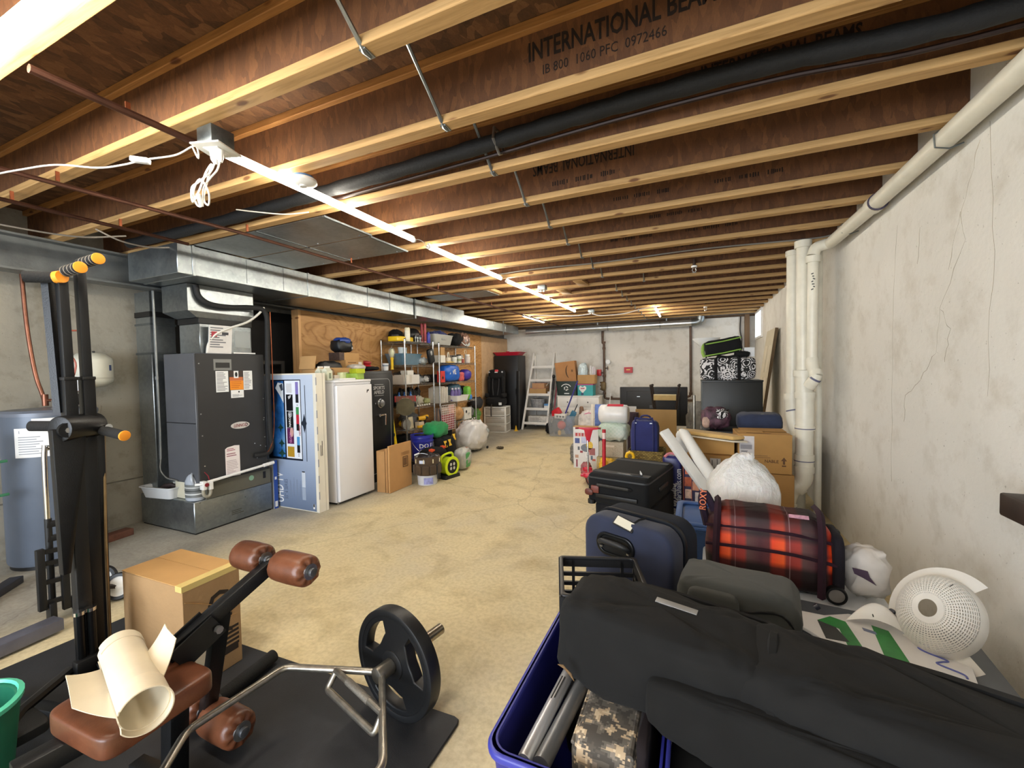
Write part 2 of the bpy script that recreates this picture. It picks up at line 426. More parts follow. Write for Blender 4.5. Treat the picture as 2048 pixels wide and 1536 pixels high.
# engineered I-joists: flanges and web, 0.4877 m apart
JY = [1.668 + .4877 * k for k in range(-7, 18)]       # far edge of each bottom flange
FW = .066
me_b = me_w = me_t = None
joists = []
x0, x1 = XL, XR
for k, y in enumerate(JY):
    j = bpy.data.objects.new('joist', None); COL.objects.link(j); j.parent = ce; j.location = (0, y - FW / 2, ZJ)
    if me_b is None:
        a = MB().bx((x0, -FW / 2, 0), (x1, FW / 2, .038)).build('bottom_flange', [LUMBER], j, bevel=.003, seg=1)
        b = MB().bx((x0, -.006, .038), (x1, .006, .264)).build('web', [OSB], j, smooth=0)
        c = MB().bx((x0, -FW / 2, .264), (x1, FW / 2, .302)).build('top_flange', [LUMBER2], j, bevel=.003, seg=1)
        me_b, me_w, me_t = a.data, b.data, c.data
    else:
        for nm, me in (('bottom_flange', me_b), ('web', me_w), ('top_flange', me_t)):
            o = bpy.data.objects.new(nm, me); COL.objects.link(o); o.parent = j
    joists.append(j)
J0 = 7                                                # index of the joist whose flange ends at y = 1.668
STAMP = P('#1f130a', .8, 0, .3, 30)
def stamp_bars(j, x, z, h):
    m = MB(); rr = random.Random(int(x * 100) + int(z * 1000)); w = 0
    for i in range(22):
        w += rr.uniform(.008, .02) + (.04 if i % 8 == 7 else 0); m.box((x + w, -.0068, z), (.007, .001, h * rr.uniform(.6, 1)))
    return m.build('stamp_print', STAMP, j, smooth=0)
# printed maker's stamps on the webs (the printing runs the other way up on some joists)
for k, x, s, body, flip in ((7, -.62, .105, 'INTERNATIONAL BEAMS', 0), (8, .02, .085, 'INTERNATIONAL BEAMS', 0), (9, -.95, .10, 'INTERNATIONAL BEAMS', 1)):
    j = joists[J0 + (k - 7)]
    if flip: text(body, s, STAMP, j, (x + .62, -.0068, .235), (-1, 0, 0), (0, 0, -1), sx=.58, bold=.012)
    else: text(body, s, STAMP, j, (x, -.0068, .155 if k == 7 else .197), (1, 0, 0), UP, sx=.62, bold=.02)
    if k == 7:
        text('IB 800  1060 PFC  0972466', s * .5, STAMP, j, (x + .06, -.0068, .09), (1, 0, 0), UP, sx=.8)
    elif flip:
        stamp_bars(j, x + .1, .095, .035)
for k, x in ((10, -.55), (10, .1), (11, -.35), (12, -.1), (12, -.75), (13, -.2)):
    stamp_bars(joists[k], x, .12, .03)
# steel bridging straps, diagonally from one joist's bottom to the next one's top
for k in range(J0 - 2, len(JY) - 1):
    y = JY[k] - FW / 2; x = -1.02 if k != 14 else -.6
    m = MB(); p0 = Vector((x, y + .4877 - .01, ZJ - .004)); p1 = Vector((x + .03, y + .02, ZC - .03))
    m.tube([p0 + Vector((0, .03, 0)), p0, p0.lerp(p1, .05), p0.lerp(p1, .3)], [.006, .011, .009, .007], 6)
    m.tube([p0.lerp(p1, .3), p1], .0075, 6); m.box(p0 + Vector((0, .012, .001)), (.028, .05, .004))
    o = m.build('bridging_strap', GALV, ce)
    m = MB(); m.cyl(p0 + Vector((0, .02, -.002)), p0 + Vector((0, .02, -.005)), .006, n=8); m.build('nail', GALV_D, o)
# steel I-beam carrying the joists along the left
m = MB(); bxm = -4.70
m.bx((bxm - .09, YN, 2.262), (bxm + .09, YF, 2.278)); m.bx((bxm - .006, YN, 2.278), (bxm + .006, YF, 2.519)); m.bx((bxm - .09, YN, 2.519), (bxm + .09, YF, 2.535))
structure(m.build('steel_beam', P('#6d7070', .5, .55, .25, 6, .1), smooth=0))
# framed plywood partition under the beam
PLY = NT('plywood'); v = PLY.coords((1, .35, 1.0)); wv = PLY.noise(v, 2.0, 3, .5, 1.4)
gr = PLY.math('PINGPONG', PLY.math('MULTIPLY', wv.outputs[0], 14), .5); n_ = PLY.noise(PLY.coords((40, 2.5, 40)), 3, 5)
PLY.color(PLY.mix(.35, PLY.ramp(gr, [(.0, '#7f5429'), (.12, '#a87c49'), (.5, '#bd9462')]), PLY.ramp(n_.outputs[0], [(.3, '#9a6a38'), (.7, '#c9985c')])))
PLY.set(Roughness=.6); PLY = PLY.m
STUD = lumber_mat('stud_lumber', '#b98a58', '#d6a874', (22, 22, 1.2))
pw = structure(MB().bx((XP - .11, 3.83, 2.22), (XP - .02, YF, 2.262)).build('wall_left_plywood', STUD, smooth=0))
for i, (a, b) in enumerate(((3.83, 5.05), (5.053, 6.27), (6.273, 7.49), (7.493, 8.71), (8.713, YF - .01))):
    MB().bx((XP - .02, a, .01), (XP, b, 2.255)).build('plywood_sheet', PLY if i < 4 else P('#b99a78', .75, 0, .1), pw, smooth=0, bevel=.001, seg=1)
for y in [3.83 + .61 * i for i in range(11)]:
    MB().bx((XP - .11, y - .0, 0), (XP - .021, y + .038, 2.22)).build('stud', STUD, pw, smooth=0, bevel=.002, seg=1)
MB().bx((XP - .115, 3.79, 0), (XP + .006, 3.828, 2.262)).build('stud', STUD, pw, smooth=0, bevel=.002, seg=1)
# near-black sheet coloured as the shade behind the furnace and in the recess
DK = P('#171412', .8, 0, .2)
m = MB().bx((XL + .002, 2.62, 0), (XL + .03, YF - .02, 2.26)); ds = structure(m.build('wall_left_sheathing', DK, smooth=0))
m = MB(); m.ring([(3.02, .0), (3.80, .0), (3.80, 1.62), (3.02, 1.62)], [(3.06, .04), (3.76, .04), (3.76, 1.58), (3.06, 1.58)], XP - .3, XP - .28, Matrix(((0, 0, 1, 0), (1, 0, 0, 0), (0, 1, 0, 0), (0, 0, 0, 1))))
structure(m.build('trim_2', P('#3a3633', .6, 0, .1), smooth=0))
# window high in the right wall, with frame and daylight behind
win = structure(MB().ring([(9.05, 1.98), (9.95, 1.98), (9.95, 2.53), (9.05, 2.53)], [(9.09, 2.02), (9.91, 2.02), (9.91, 2.49), (9.09, 2.49)], XR - .03, XR - .001, Matrix(((0, 0, 1, 0), (1, 0, 0, 0), (0, 1, 0, 0), (0, 0, 0, 1)))).build('window_1', WHITE, smooth=0))
gl = NT('window_daylight'); gl.b.inputs['Emission Color'].default_value = (.72, .86, 1, 1); gl.b.inputs['Emission Strength'].default_value = 1.0; gl.color('#c8d8e0')
MB().bx((XR - .012, 9.09, 2.02), (XR - .004, 9.91, 2.49)).build('pane', gl.m, win, smooth=0)
MB().bx((XR - .03, 9.48, 2.02), (XR - .005, 9.51, 2.49)).build('sash', WHITE, win, smooth=0)
# rough framing and wiring at the far right corner
m = MB().bx((.93, YF - .12, 1.75), (1.02, YF - .005, 2.53)); structure(m.build('trim_3', lumber_mat('corner_lumber', '#4b3826', '#6d5338', (22, 22, 1.2)), smooth=0))
structure(MB().bx((XL, YF - .1, ZJ - .04), (XR, YF - .001, ZJ)).build('trim_4', P('#4a3826', .8, 0, .2), smooth=0))

# ---------------------------------------------------------------- duct work
m = MB().bx((-4.55, 2.05, 2.285), (-3.83, 6.62, 2.53))
duct = tag(m.build('trunk_duct', GALV, bevel=.004, seg=1), 'wide galvanized trunk duct with seams running under the joists', 'duct')
for y in (2.17, 3.30, 4.20, 4.62, 5.9):
    MB().bx((-4.556, y - .012, 2.279), (-3.822, y + .012, 2.534)).build('seam_collar', GALV, duct, bevel=.003, seg=1)
for y in (2.62, 3.0):
    MB().bx((-3.831, y, 2.30), (-3.827, y + .004, 2.52)).build('crease', GALV_D, duct, smooth=0)
m = MB().bx((-4.50, 6.622, 2.30), (-3.92, 9.35, 2.48))
d2 = tag(m.build('branch_duct', GALV, bevel=.004, seg=1), 'narrower galvanized duct continuing the trunk toward the far wall', 'duct')
for y in (7.3, 8.0, 8.6): MB().bx((-4.506, y - .01, 2.294), (-3.914, y + .01, 2.484)).build('seam_collar', GALV, d2, bevel=.003, seg=1)
for y in (5.15, 8.455):
    o = tag(MB().bx((-3.818, y, 2.24), (-3.814, y + .03, 2.53)).bx((-4.2, y, 2.24), (-3.818, y + .03, 2.246)).build('duct_strap', GALV_D, smooth=0), 'thin metal hanger strap under the %s duct' % ('wide trunk' if y < 6 else 'narrower far'), 'strap')
    if y > 6: o.location.x = -.095; o.location.z = -.0
# round pipe duct along the far wall
m = MB().cyl((-3.95, YF - .25, 2.40), (-.05, YF - .25, 2.40), .075, n=20)
rd = tag(m.build('round_duct', P('#c9cbcb', .3, .8, .05)), 'long round metal duct along the top of the far wall', 'duct')
m = MB().tube([(-.1, YF - .25, 2.40), (.0, YF - .25, 2.405), (.07, YF - .25, 2.44), (.09, YF - .25, 2.53)], .082, 18, smooth=4); m.build('elbow', GALV, rd)
for x in (-2.9, -1.9, -.75): MB().cyl((x, YF - .25, 2.40), (x + .02, YF - .25, 2.40), .079, n=20).build('band', GALV, rd)
for x in (-2.15, -.62): MB().bx((x, YF - .26, 2.46), (x + .025, YF - .24, ZJ - .001)).build('hanger', GALV_D, rd, smooth=0)
# sheet metal nailed under two joist bays as return-air pans
for i, (y0, y1, xa, xb) in enumerate(((2.16, 2.62, -3.80, -2.33), (2.64, 3.11, -3.80, -2.36))):
    m = MB().bx((xa, y0, ZJ - .006), (xb, y1, ZJ - .002))
    o = tag(m.build('sheet_metal_pan', GALV, smooth=0), ('shiny sheet metal pan under the joist bay beside the big duct, nearer one', 'shiny sheet metal pan under the joist bay, second from the smoke alarm')[i], 'sheet metal', None)
    MB().bx((xb - .02, y0, ZJ - .014), (xb, y1, ZJ - .004)).build('edge', GALV_D, o, smooth=0)
    MB().bx((-3.05, y0, ZJ - .009), (-3.03, y1, ZJ - .005)).build('seam', GALV_D, o, smooth=0)
    for q in range(3): MB().cyl((xb - .1 - q * .45, y1 - .03, ZJ - .006), (xb - .1 - q * .45, y1 - .03, ZJ - .010), .006, n=8).build('screw', GALV_D, o)
o = tag(MB().bx((-3.6, 5.1, ZJ - .006), (-2.6, 5.53, ZJ - .002)).build('sheet_metal_pan', GALV, smooth=0), 'sheet metal pan under a joist bay over the shelves', 'sheet metal')

# ---------------------------------------------------------------- LED tubes
LED = NT('led_tube'); LED.color('#ffffff'); LED.b.inputs['Emission Color'].default_value = (1.0, .93, .79, 1); LED.b.inputs['Emission Strength'].default_value = TUBE; LED = LED.m
HOUS = P('#d8d6d0', .5, 0, .02)
def led(label, p0, p1, group=None, r=.016):
    p0, p1 = Vector(p0), Vector(p1); t = thing('led_light', label, 'light', p0, group=group); d = p1 - p0
    q = d.to_track_quat('Z', 'Y').to_matrix()
    MB().bar((0, 0, .014), d + Vector((0, 0, .014)), .008, .034 if abs(d.y) > abs(d.x) else .008, 0).build('housing', HOUS, t, smooth=0)
    MB().cyl(d * .012, d * .988, r, n=12).build('tube', LED, t)
    for a in (0, .988): MB().cyl(d * a, d * (a + .012), r * 1.15, n=12).build('end_cap', WHITE, t)
    return t
LZ = 2.505
for lb, a, b in (('bright LED tube light nearest the junction box under the joists', (-2.06, 1.31, LZ), (-2.075, 2.82, LZ)),
                 ('second LED tube light in the line from the junction box', (-2.08, 3.01, LZ), (-2.06, 4.43, LZ)),
                 ('third LED tube light in the line from the junction box', (-2.065, 4.58, LZ), (-2.04, 6.08, LZ)),
                 ('last LED tube light in the long line toward the far wall', (-2.04, 6.16, LZ), (-2.04, 7.57, LZ)),
                 ('short LED tube light on its own beside the far duct', (-3.11, 7.65, LZ), (-3.13, 8.95, LZ)),
                 ('LED tube light on its own over the right side of the far wall', (-.665, 7.82, LZ), (-.69, 9.25, LZ))):
    led(lb, a, b)
for i_, (y_, x_) in enumerate(((-1.1, -1.9), (-1.1, -.2), (-2.6, -1.2))): led('LED tube light behind the photographer, ' + ('over the bench side', 'over the bag side', 'second row')[i_], (x_ - .75, y_, 2.50), (x_ + .75, y_, 2.50))  # unseen tubes added behind the camera to brighten the foreground
led('large glowing LED tube light directly overhead, running along the joists', (-2.9, .58, 2.50), (-1.40, .58, 2.50), r=.018)
CORD = P('#e2e0da', .5, 0, .03)
def cord(name, label, pts, r=.0035, mat=None, cat='cord', k=6):
    return tag(MB().tube(pts, r, 6, smooth=k).build(name, mat or CORD), label, cat)
cord('light_link_cord', 'short white cord linking the first and second LED tubes', [(-2.075, 2.82, 2.51), (-2.06, 2.86, 2.52), (-2.05, 2.92, 2.51), (-2.075, 2.97, 2.50), (-2.08, 3.01, 2.505)])
# ---------------------------------------------------------------- mechanical corner on the left
GREYP = P('#55575c', .42, .1, .06, 6)
GREYD = P('#3c3d40', .45, .1, .06, 6)
# water heater
t = thing('water_heater', 'blue-grey cylindrical water heater with paper stickers by the concrete wall', 'water heater', (-4.76, 1.59, 0))
HB = P('#5c6573', .38, .15, .05, 5)
MB().lathe([(.262, .03), (.27, .05), (.27, 1.17), (.262, 1.175)], n=40).build('body', HB, t)
MB().lathe([(.255, 0), (.255, .03), (.262, .03)], n=32).build('base', BLACK, t)
MB().lathe([(.275, 1.165), (.276, 1.19), (.26, 1.208), (.12, 1.216), (0, 1.217)], n=40).build('lid', P('#6a707c', .35, .2, .04), t)
def curved(par, name, mat, r, a0, a1, z0, z1, n=8, d=.0015):
    m = MB()
    vs = []
    for rr in (r, r + d):
        for i in range(n + 1):
            a = R(a0 + (a1 - a0) * i / n); vs += [(rr * math.cos(a), rr * math.sin(a), z0), (rr * math.cos(a), rr * math.sin(a), z1)]
    k = 2 * (n + 1); fs = []
    for i in range(n):
        a, b = 2 * i, 2 * i + 2
        fs += [(k + a, k + b, k + b + 1, k + a + 1), (a, b, k + b, k + a), (a + 1, b + 1, k + b + 1, k + a + 1)]
    fs += [(0, 1, k + 1, k), (k - 2, k - 1, 2 * k - 1, 2 * k - 2)]
    m.add(vs, fs); return m.build(name, mat, par)
def typed_lines(par, o, right, up, w, h, n, mat=None, seed=1, name='print'):
    """a block of small printed lines, too small to read"""
    m = MB(); r = random.Random(seed); M = face_m(o, right, up)
    for i in range(n):
        y = h / 2 - h * (i + .5) / n; ww = w * r.uniform(.55, 1)
        m.box((-w / 2 + ww / 2, y, .0004), (ww, h / n * .42, .0008))
    m.v = [M @ p for p in m.v]; ob = m.build(name, mat or P('#6f7278', .7, 0, 0), par, smooth=0); return ob
curved(t, 'warning_sticker', PAPER, .2705, -62, -18, .86, 1.08)
curved(t, 'name_sticker', PAPER, .2705, -40, 12, 1.105, 1.15)
curved(t, 'energy_sticker', P('#d8c93a', .6, 0, 0), .2705, 14, 30, .96, 1.09)
curved(t, 'round_emblem', P('#8c2323', .5, 0, 0), .271, 4, 14, 1.1, 1.155)
curved(t, 'rating_sticker', PAPER, .2705, -12, 12, .45, .72)
for i in range(8): curved(t, 'print', P('#8b9098', .7, 0, 0), .2722, -57, -26 - (i * 7) % 11, .885 + .018 * i, .891 + .018 * i, 5, .0004)
text('Donnelly', .03, P('#22305c', .6, 0, 0), t, (.2725 * math.cos(R(-56)), .2725 * math.sin(R(-56)), 1.042), (-math.sin(R(-42)), math.cos(R(-42)), 0), UP, sx=.9)
MB().tube([(-.07, .05, 1.21), (-.07, .05, 1.27)], .02, 12).tube([(.02, .16, 1.21), (.02, .16, 1.25)], .02, 12).build('nipple', STEEL, t)
MB().soft((.075, .12, 1.275), (.12, .14, .09), p=8, n=20).build('foam_sleeve', BLACK, t)
tag(MB().tube([(-5.02, 1.55, 2.50), (-5.0, 1.56, 1.9), (-4.96, 1.58, 1.5), (-4.92, 1.60, 1.33), (-4.90, 1.61, 1.225)], .014, 10, smooth=4).tube([(-4.905, 1.61, 1.27), (-4.80, 1.66, 1.27), (-4.76, 1.68, 1.27)], .012, 10).cyl((-4.90, 1.61, 1.225), (-4.90, 1.61, 1.32), .02, n=12).build('copper_supply_pipe', P('#7d5240', .35, .8, .25, 9)), 'copper pipe dropping from the beam to the top of the water heater', 'pipe')
cord('red_hose', 'thin reddish hose hanging loosely down to the water heater top', [(-4.9, 1.86, 2.24), (-4.87, 1.85, 1.95), (-4.85, 1.82, 1.86), (-4.84, 1.70, 1.84), (-4.84, 1.71, 1.72), (-4.83, 1.78, 1.58), (-4.83, 1.76, 1.42), (-4.82, 1.80, 1.32), (-4.81, 1.83, 1.27), (-4.80, 1.82, 1.217)], .007, P('#b5614f', .45, 0, .1), 'hose')
# expansion tank
t = thing('expansion_tank', 'cream rounded expansion tank mounted at the wall above the water heater', 'tank', (-4.955, 1.93, 1.36))
TK = P('#cfcdbd', .35, 0, .04)
MB().lathe([(.02, 0), (.09, .008), (.138, .05), (.143, .07), (.143, .24), (.138, .26), (.09, .305), (.0, .32)], n=32).build('shell', TK, t)
MB().lathe([(.1445, .075), (.1455, .083), (.1445, .091)], n=32, caps=False).build('seam', P('#bdbbaa', .4, 0, 0), t)
curved(t, 'sticker', P('#9fb0c8', .5, 0, 0), .144, -50, -20, .13, .22); curved(t, 'sticker', P('#2f3c66', .5, 0, 0), .144, 30, 40, .15, .2); curved(t, 'print', P('#5a6f96', .5, 0, 0), .1455, -46, -28, .16, .2, d=.0006)
MB().tube([(0, 0, .02), (0, 0, -.02), (-.01, -.02, -.045), (-.03, -.12, -.05), (-.02, -.25, -.05)], .017, 10, smooth=4).build('elbow', STEEL, t)
MB().tube([(-.10, 0, .06), (-.14, 0, .06)], .02, 8).build('bracket', GALV_D, t); MB().tube([(.05, 0, .30), (.05, 0, .325)], .01, 8).build('valve_cap', BLACK, t)
tag(MB().prism([(-.04, -.06), (.04, -.06), (.03, .06), (-.03, .06)], 0, .002, face_m((-4.80, 1.80, 1.40), (.7, .7, 0), UP)).tube([(-4.80, 1.80, 1.46), (-4.83, 1.76, 1.47), (-4.86, 1.66, 1.475)], .002, 5).build('paper_tag', PAPER), 'white paper tag tied to the hose beside the cream tank', 'tag')
# galvanized return platform, filter cabinet, furnace
tag(MB().bx((-5.03, 2.28, .012), (-4.17, 3.04, .30)).build('return_platform', GALV, bevel=.006, seg=1), 'low galvanized metal box under the furnace, standing on the floor', 'duct box')
lp = bpy.data.objects['return_platform']
MB().bx((-5.02, 2.29, 0), (-4.18, 3.03, .012)).build('foot', BLACK, lp, smooth=0)
typed_lines(lp, (-4.1695, 2.68, .10), (0, 1, 0), UP, .14, .05, 3, P('#4a4a40', .8, 0, 0), 7)
for p in ((-4.166, 2.33, .285), (-4.166, 2.75, .22)): MB().cyl(p, (p[0] - .006, p[1], p[2]), .006, n=8).build('screw', GALV_D, lp)
t = thing('furnace', 'tall dark grey furnace cabinet with stickers on its front panel', 'furnace', (0, 0, 0))
MB().bx((-4.60, 2.38, .302), (-4.155, 3.02, .455)).build('filter_cabinet', P('#5d5b50', .5, .1, .05), t, bevel=.003, seg=1)
decal(t, 'slot', BLACK, (-4.1545, 2.95, .40), (0, 1, 0), UP, .03, .07); decal(t, 'round_sticker', P('#7da58c', .5, 0, 0), (-4.1545, 2.81, .40), (0, 1, 0), UP, 0, 0, pts=ell(.026, .026))
MB().bx((-4.60, 2.31, .46), (-4.135, 2.975, 1.655)).build('cabinet', GREYP, t, bevel=.004, seg=1)
MB().bx((-4.137, 2.318, .462), (-4.128, 2.968, 1.65)).build('front_panel', P('#2f2f30', .5, .1, .08, 5), t, bevel=.003, seg=1)
MB().bx((-4.605, 2.306, 1.012), (-4.14, 2.312, 1.018)).build('panel_joint', BLACK, t, smooth=0)
fx = -4.1275
for (y, z) in ((2.345, 1.56), (2.345, 1.1), (2.35, .9), (2.36, .62), (2.95, 1.2), (2.95, 1.0), (2.945, .98), (2.95, .8), (2.9, .72), (2.86, .60), (2.84, .75), (2.955, .70)):
    MB().cyl((fx, y, z), (fx + .004, y, z), .0055, n=8).build('screw', P('#c8c8c8', .3, .8, 0), t)
decal(t, 'nameplate', P('#8f9190', .35, .6, .05), (fx, 2.555, 1.55), (0, 1, 0), UP, .165, .105); decal(t, 'nameplate_slot', P('#2b2b2b', .5, .2, .2, 90), (fx + .0012, 2.555, 1.545), (0, 1, 0), UP, .13, .05)
decal(t, 'sticker', PAPER, (fx, 2.545, 1.39), (0, 1, 0), UP, .115, .20); typed_lines(t, (fx + .0012, 2.545, 1.39), (0, 1, 0), UP, .10, .18, 14, seed=3)
decal(t, 'sticker', PAPER, (fx, 2.795, 1.395), (0, 1, 0), UP, .09, .19); typed_lines(t, (fx + .0012, 2.795, 1.395), (0, 1, 0), UP, .078, .17, 13, seed=4)
decal(t, 'warning_sticker', P('#3a2b22', .5, 0, 0), (fx, 2.678, 1.445), (0, 1, 0), UP, .13, .09); decal(t, 'warning_sticker', P('#b8673a', .5, 0, 0), (fx + .001, 2.678, 1.412), (0, 1, 0), UP, .13, .035)
decal(t, 'symbol', PAPER, (fx + .0012, 2.678, 1.455), (0, 1, 0), UP, .045, .07); decal(t, 'symbol', INK, (fx + .0024, 2.678, 1.455), (0, 1, 0), UP, 0, 0, pts=ell(.012, .024))
decal(t, 'warning_sticker', P('#e08a1e', .5, 0, 0), (fx, 2.682, 1.35), (0, 1, 0), UP, .13, .09, label='orange warning sticker'); typed_lines(t, (fx + .0012, 2.682, 1.355), (0, 1, 0), UP, .11, .07, 4, P('#c06a10', .6, 0, 0), 6)
decal(t, 'sticker', PAPER, (fx, 2.685, 1.265), (0, 1, 0), UP, .125, .075); decal(t, 'symbol', INK, (fx + .0012, 2.70, 1.285), (0, 1, 0), UP, 0, 0, pts=ell(.007, .009)); typed_lines(t, (fx + .0012, 2.685, 1.25), (0, 1, 0), UP, .10, .025, 3, seed=8)
decal(t, 'emblem', P('#d9d6d2', .3, .3, 0), (fx, 2.70, .955), (0, 1, 0), UP, 0, 0, .004, [(x * (1 + .0), y) for x, y in ell(.092, .034)])
text('LENNOX', .042, P('#7d1a24', .4, 0, 0), t, (fx + .005, 2.632, .94), (0, 1, 0), UP, shear=.25, bold=.01, sx=.75)
decal(t, 'swoosh', P('#3c2020', .4, 0, 0), (fx + .004, 2.76, .955), (0, 1, 0), UP, 0, 0, pts=[(-.02, .015), (.0, .02), (.02, .0), (.0, -.02), (-.02, -.014), (.004, -.012), (.01, 0), (.0, .013)])
decal(t, 'sticker', P('#e4dcda', .6, 0, .03), (fx, 2.615, .615), (0, 1, 0), UP, .14, .29, pts=[(-.07, -.14), (.068, -.15), (.068, .145), (.02, .15), (-.05, .14), (-.07, .125)])
typed_lines(t, (fx + .0013, 2.612, .68), (0, 1, 0), UP, .11, .04, 2, P('#8f5a66', .6, 0, 0), 12); typed_lines(t, (fx + .0012, 2.61, .73), (0, 1, 0), UP, .10, .03, 2, P('#9c4c5c', .6, 0, 0), 3); typed_lines(t, (fx + .0012, 2.61, .56), (0, 1, 0), UP, .11, .14, 9, P('#b3a5a8', .6, 0, 0), 5)
# plenum above the furnace
t = thing('supply_plenum', 'flared sheet metal plenum between the furnace top and the trunk duct', 'duct')
MB().bx((-4.50, 2.40, 1.657), (-4.19, 2.89, 1.93)).build('lower_box', GALV, t, bevel=.004, seg=1)
MB().bx((-4.505, 2.39, 1.93), (-4.18, 2.895, 1.985)).build('flexible_collar', BLACK, t, bevel=.003, seg=1)
m = MB(); a = [(-4.50, 2.38), (-4.185, 2.38), (-4.185, 2.895), (-4.50, 2.895)]; b = [(-4.56, 2.30), (-4.17, 2.30), (-4.17, 2.91), (-4.56, 2.91)]
m.add([(x, y, 1.985) for x, y in a] + [(x, y, 2.04) for x, y in b] + [(x, y, 2.28) for x, y in b], [(0, 1, 5, 4), (1, 2, 6, 5), (2, 3, 7, 6), (3, 0, 4, 7), (4, 5, 9, 8), (5, 6, 10, 9), (6, 7, 11, 10), (7, 4, 8, 11)]); m.build('upper_box', GALV, t, smooth=0)
MB().bx((-4.192, 2.72, 1.72), (-4.186, 2.875, 1.885)).build('access_panel', P('#d8e4ec', .15, .9, .02), t, smooth=0)
MB().bx((-4.19, 2.68, 1.66), (-4.15, 2.9, 1.672)).build('coil_lip', WHITE, t, smooth=0)
# return riser with its canvas joint
t = thing('return_riser', 'square galvanized duct rising from the metal box beside the furnace', 'duct')
MB().bx((-5.0, 2.29, .302), (-4.75, 2.50, 2.02)).build('lower_duct', GALV, t, bevel=.004, seg=1)
MB().bx((-5.005, 2.285, 2.02), (-4.745, 2.505, 2.07)).build('canvas_joint', BLACK, t, smooth=0)
MB().bx((-5.0, 2.29, 2.07), (-4.75, 2.50, 2.26)).build('upper_duct', GALV, t, smooth=0)
for z in (1.66, 1.94): MB().bx((-5.006, 2.284, z), (-4.744, 2.506, z + .02)).build('seam', GALV_D, t, smooth=0)
tag(MB().tube([(-4.70, 2.30, 2.26), (-4.69, 2.30, .95), (-4.68, 2.29, .66)], .0125, 8).cyl((-4.685, 2.295, 1.42), (-4.685, 2.295, 1.45), .018, n=8).build('conduit', P('#8b8f90', .35, .7, .1)), 'thin metal conduit running down beside the square duct', 'conduit')
cord('conduit_tail', 'grey flexible wire curling from the conduit toward the furnace', [(-4.68, 2.29, .66), (-4.67, 2.28, .56), (-4.60, 2.29, .49), (-4.50, 2.292, .48), (-4.44, 2.30, .47)], .006, P('#6f6f6a', .5, 0, .1), 'wire')
# refrigerant lines, drain and trap
BLK_INS = P('#101011', .75, 0, .2, 30, .3, 60)
tag(MB().tube([(-4.15, 2.36, 2.27), (-4.14, 2.38, 2.17), (-4.12, 2.46, 2.11), (-4.10, 2.62, 2.10), (-4.09, 2.80, 2.12), (-4.08, 2.93, 2.12), (-4.08, 2.985, 2.06), (-4.08, 2.99, 1.9), (-4.08, 2.975, 1.4), (-4.08, 2.98, .9), (-4.08, 2.99, .72), (-4.085, 2.96, .64), (-4.10, 2.88, .625), (-4.125, 2.83, .63)], .024, 10, smooth=4).build('refrigerant_line', BLK_INS), 'black foam-wrapped pipe looping down the right side of the furnace', 'pipe')
cord('refrigerant_tube', 'bare thin copper tube running beside the black wrapped pipe', [(-4.07, 3.02, 2.1), (-4.06, 3.015, 1.5), (-4.06, 3.01, .9), (-4.07, 2.95, .66), (-4.127, 2.84, .61)], .005, COPPER, 'pipe')
cord('white_hose', 'white flexible hose arching from the furnace top to the duct', [(-4.16, 2.44, 1.657), (-4.15, 2.45, 1.74), (-4.13, 2.50, 1.83), (-4.11, 2.62, 1.90), (-4.09, 2.78, 1.97), (-4.09, 2.90, 2.06), (-4.09, 2.97, 2.14)], .011, P('#cfcdc6', .4, 0, .05), 'hose')
t = thing('drain_pipe', 'white plastic condensate pipe sloping along the furnace front with a red-stained trap', 'pipe')
MB().tube([(-4.10, 2.36, .475), (-4.09, 2.93, .515), (-4.09, 3.0, .52)], .0135, 10).build('pipe', WHITE, t); MB().tube([(-4.09, 2.90, .513), (-4.09, 3.01, .521)], .019, 10).build('elbow', WHITE, t)
MB().bx((-4.14, 2.315, .41), (-4.085, 2.35, .49)).bx((-4.14, 2.37, .40), (-4.085, 2.405, .48)).bx((-4.13, 2.32, .445), (-4.09, 2.40, .48)).build('tee', WHITE, t, bevel=.006)
MB().tube([(-4.11, 2.33, .41), (-4.11, 2.33, .37), (-4.11, 2.35, .345), (-4.11, 2.375, .345), (-4.11, 2.39, .37), (-4.11, 2.39, .41)], .014, 10, smooth=4).build('trap', P('#9b9686', .3, 0, .1), t)
MB().cyl((-4.083, 2.345, .455), (-4.078, 2.345, .455), .018, n=12).tube([(-4.10, 2.38, .48), (-4.10, 2.37, .53), (-4.11, 2.345, .57)], .004, 6).build('primer_stain', P('#7a1524', .5, 0, 0), t); MB().cyl((-4.10, 2.32, .465), (-4.14, 2.28, .465), .012, n=10).build('outlet', WHITE, t)
t = thing('manual_packet', 'plastic packet of printed papers leaning on the metal plenum', 'papers', (-4.15, 2.55, 1.657), rot=(0, 6, 0))
MB().bx((-.006, -.105, 0), (.004, .105, .265)).build('paper', P('#cfcdcb', .45, 0, .05), t, smooth=0)
typed_lines(t, (.0045, -.02, .15), (0, 1, 0), UP, .15, .20, 9, P('#5d5f66', .6, 0, 0), 9); decal(t, 'picture', P('#a33742', .5, 0, .1), (.0045, -.06, .18), (0, 1, 0), UP, .05, .05); decal(t, 'picture', P('#3b3c42', .5, 0, .1), (.0045, .04, .19), (0, 1, 0), UP, .06, .025)
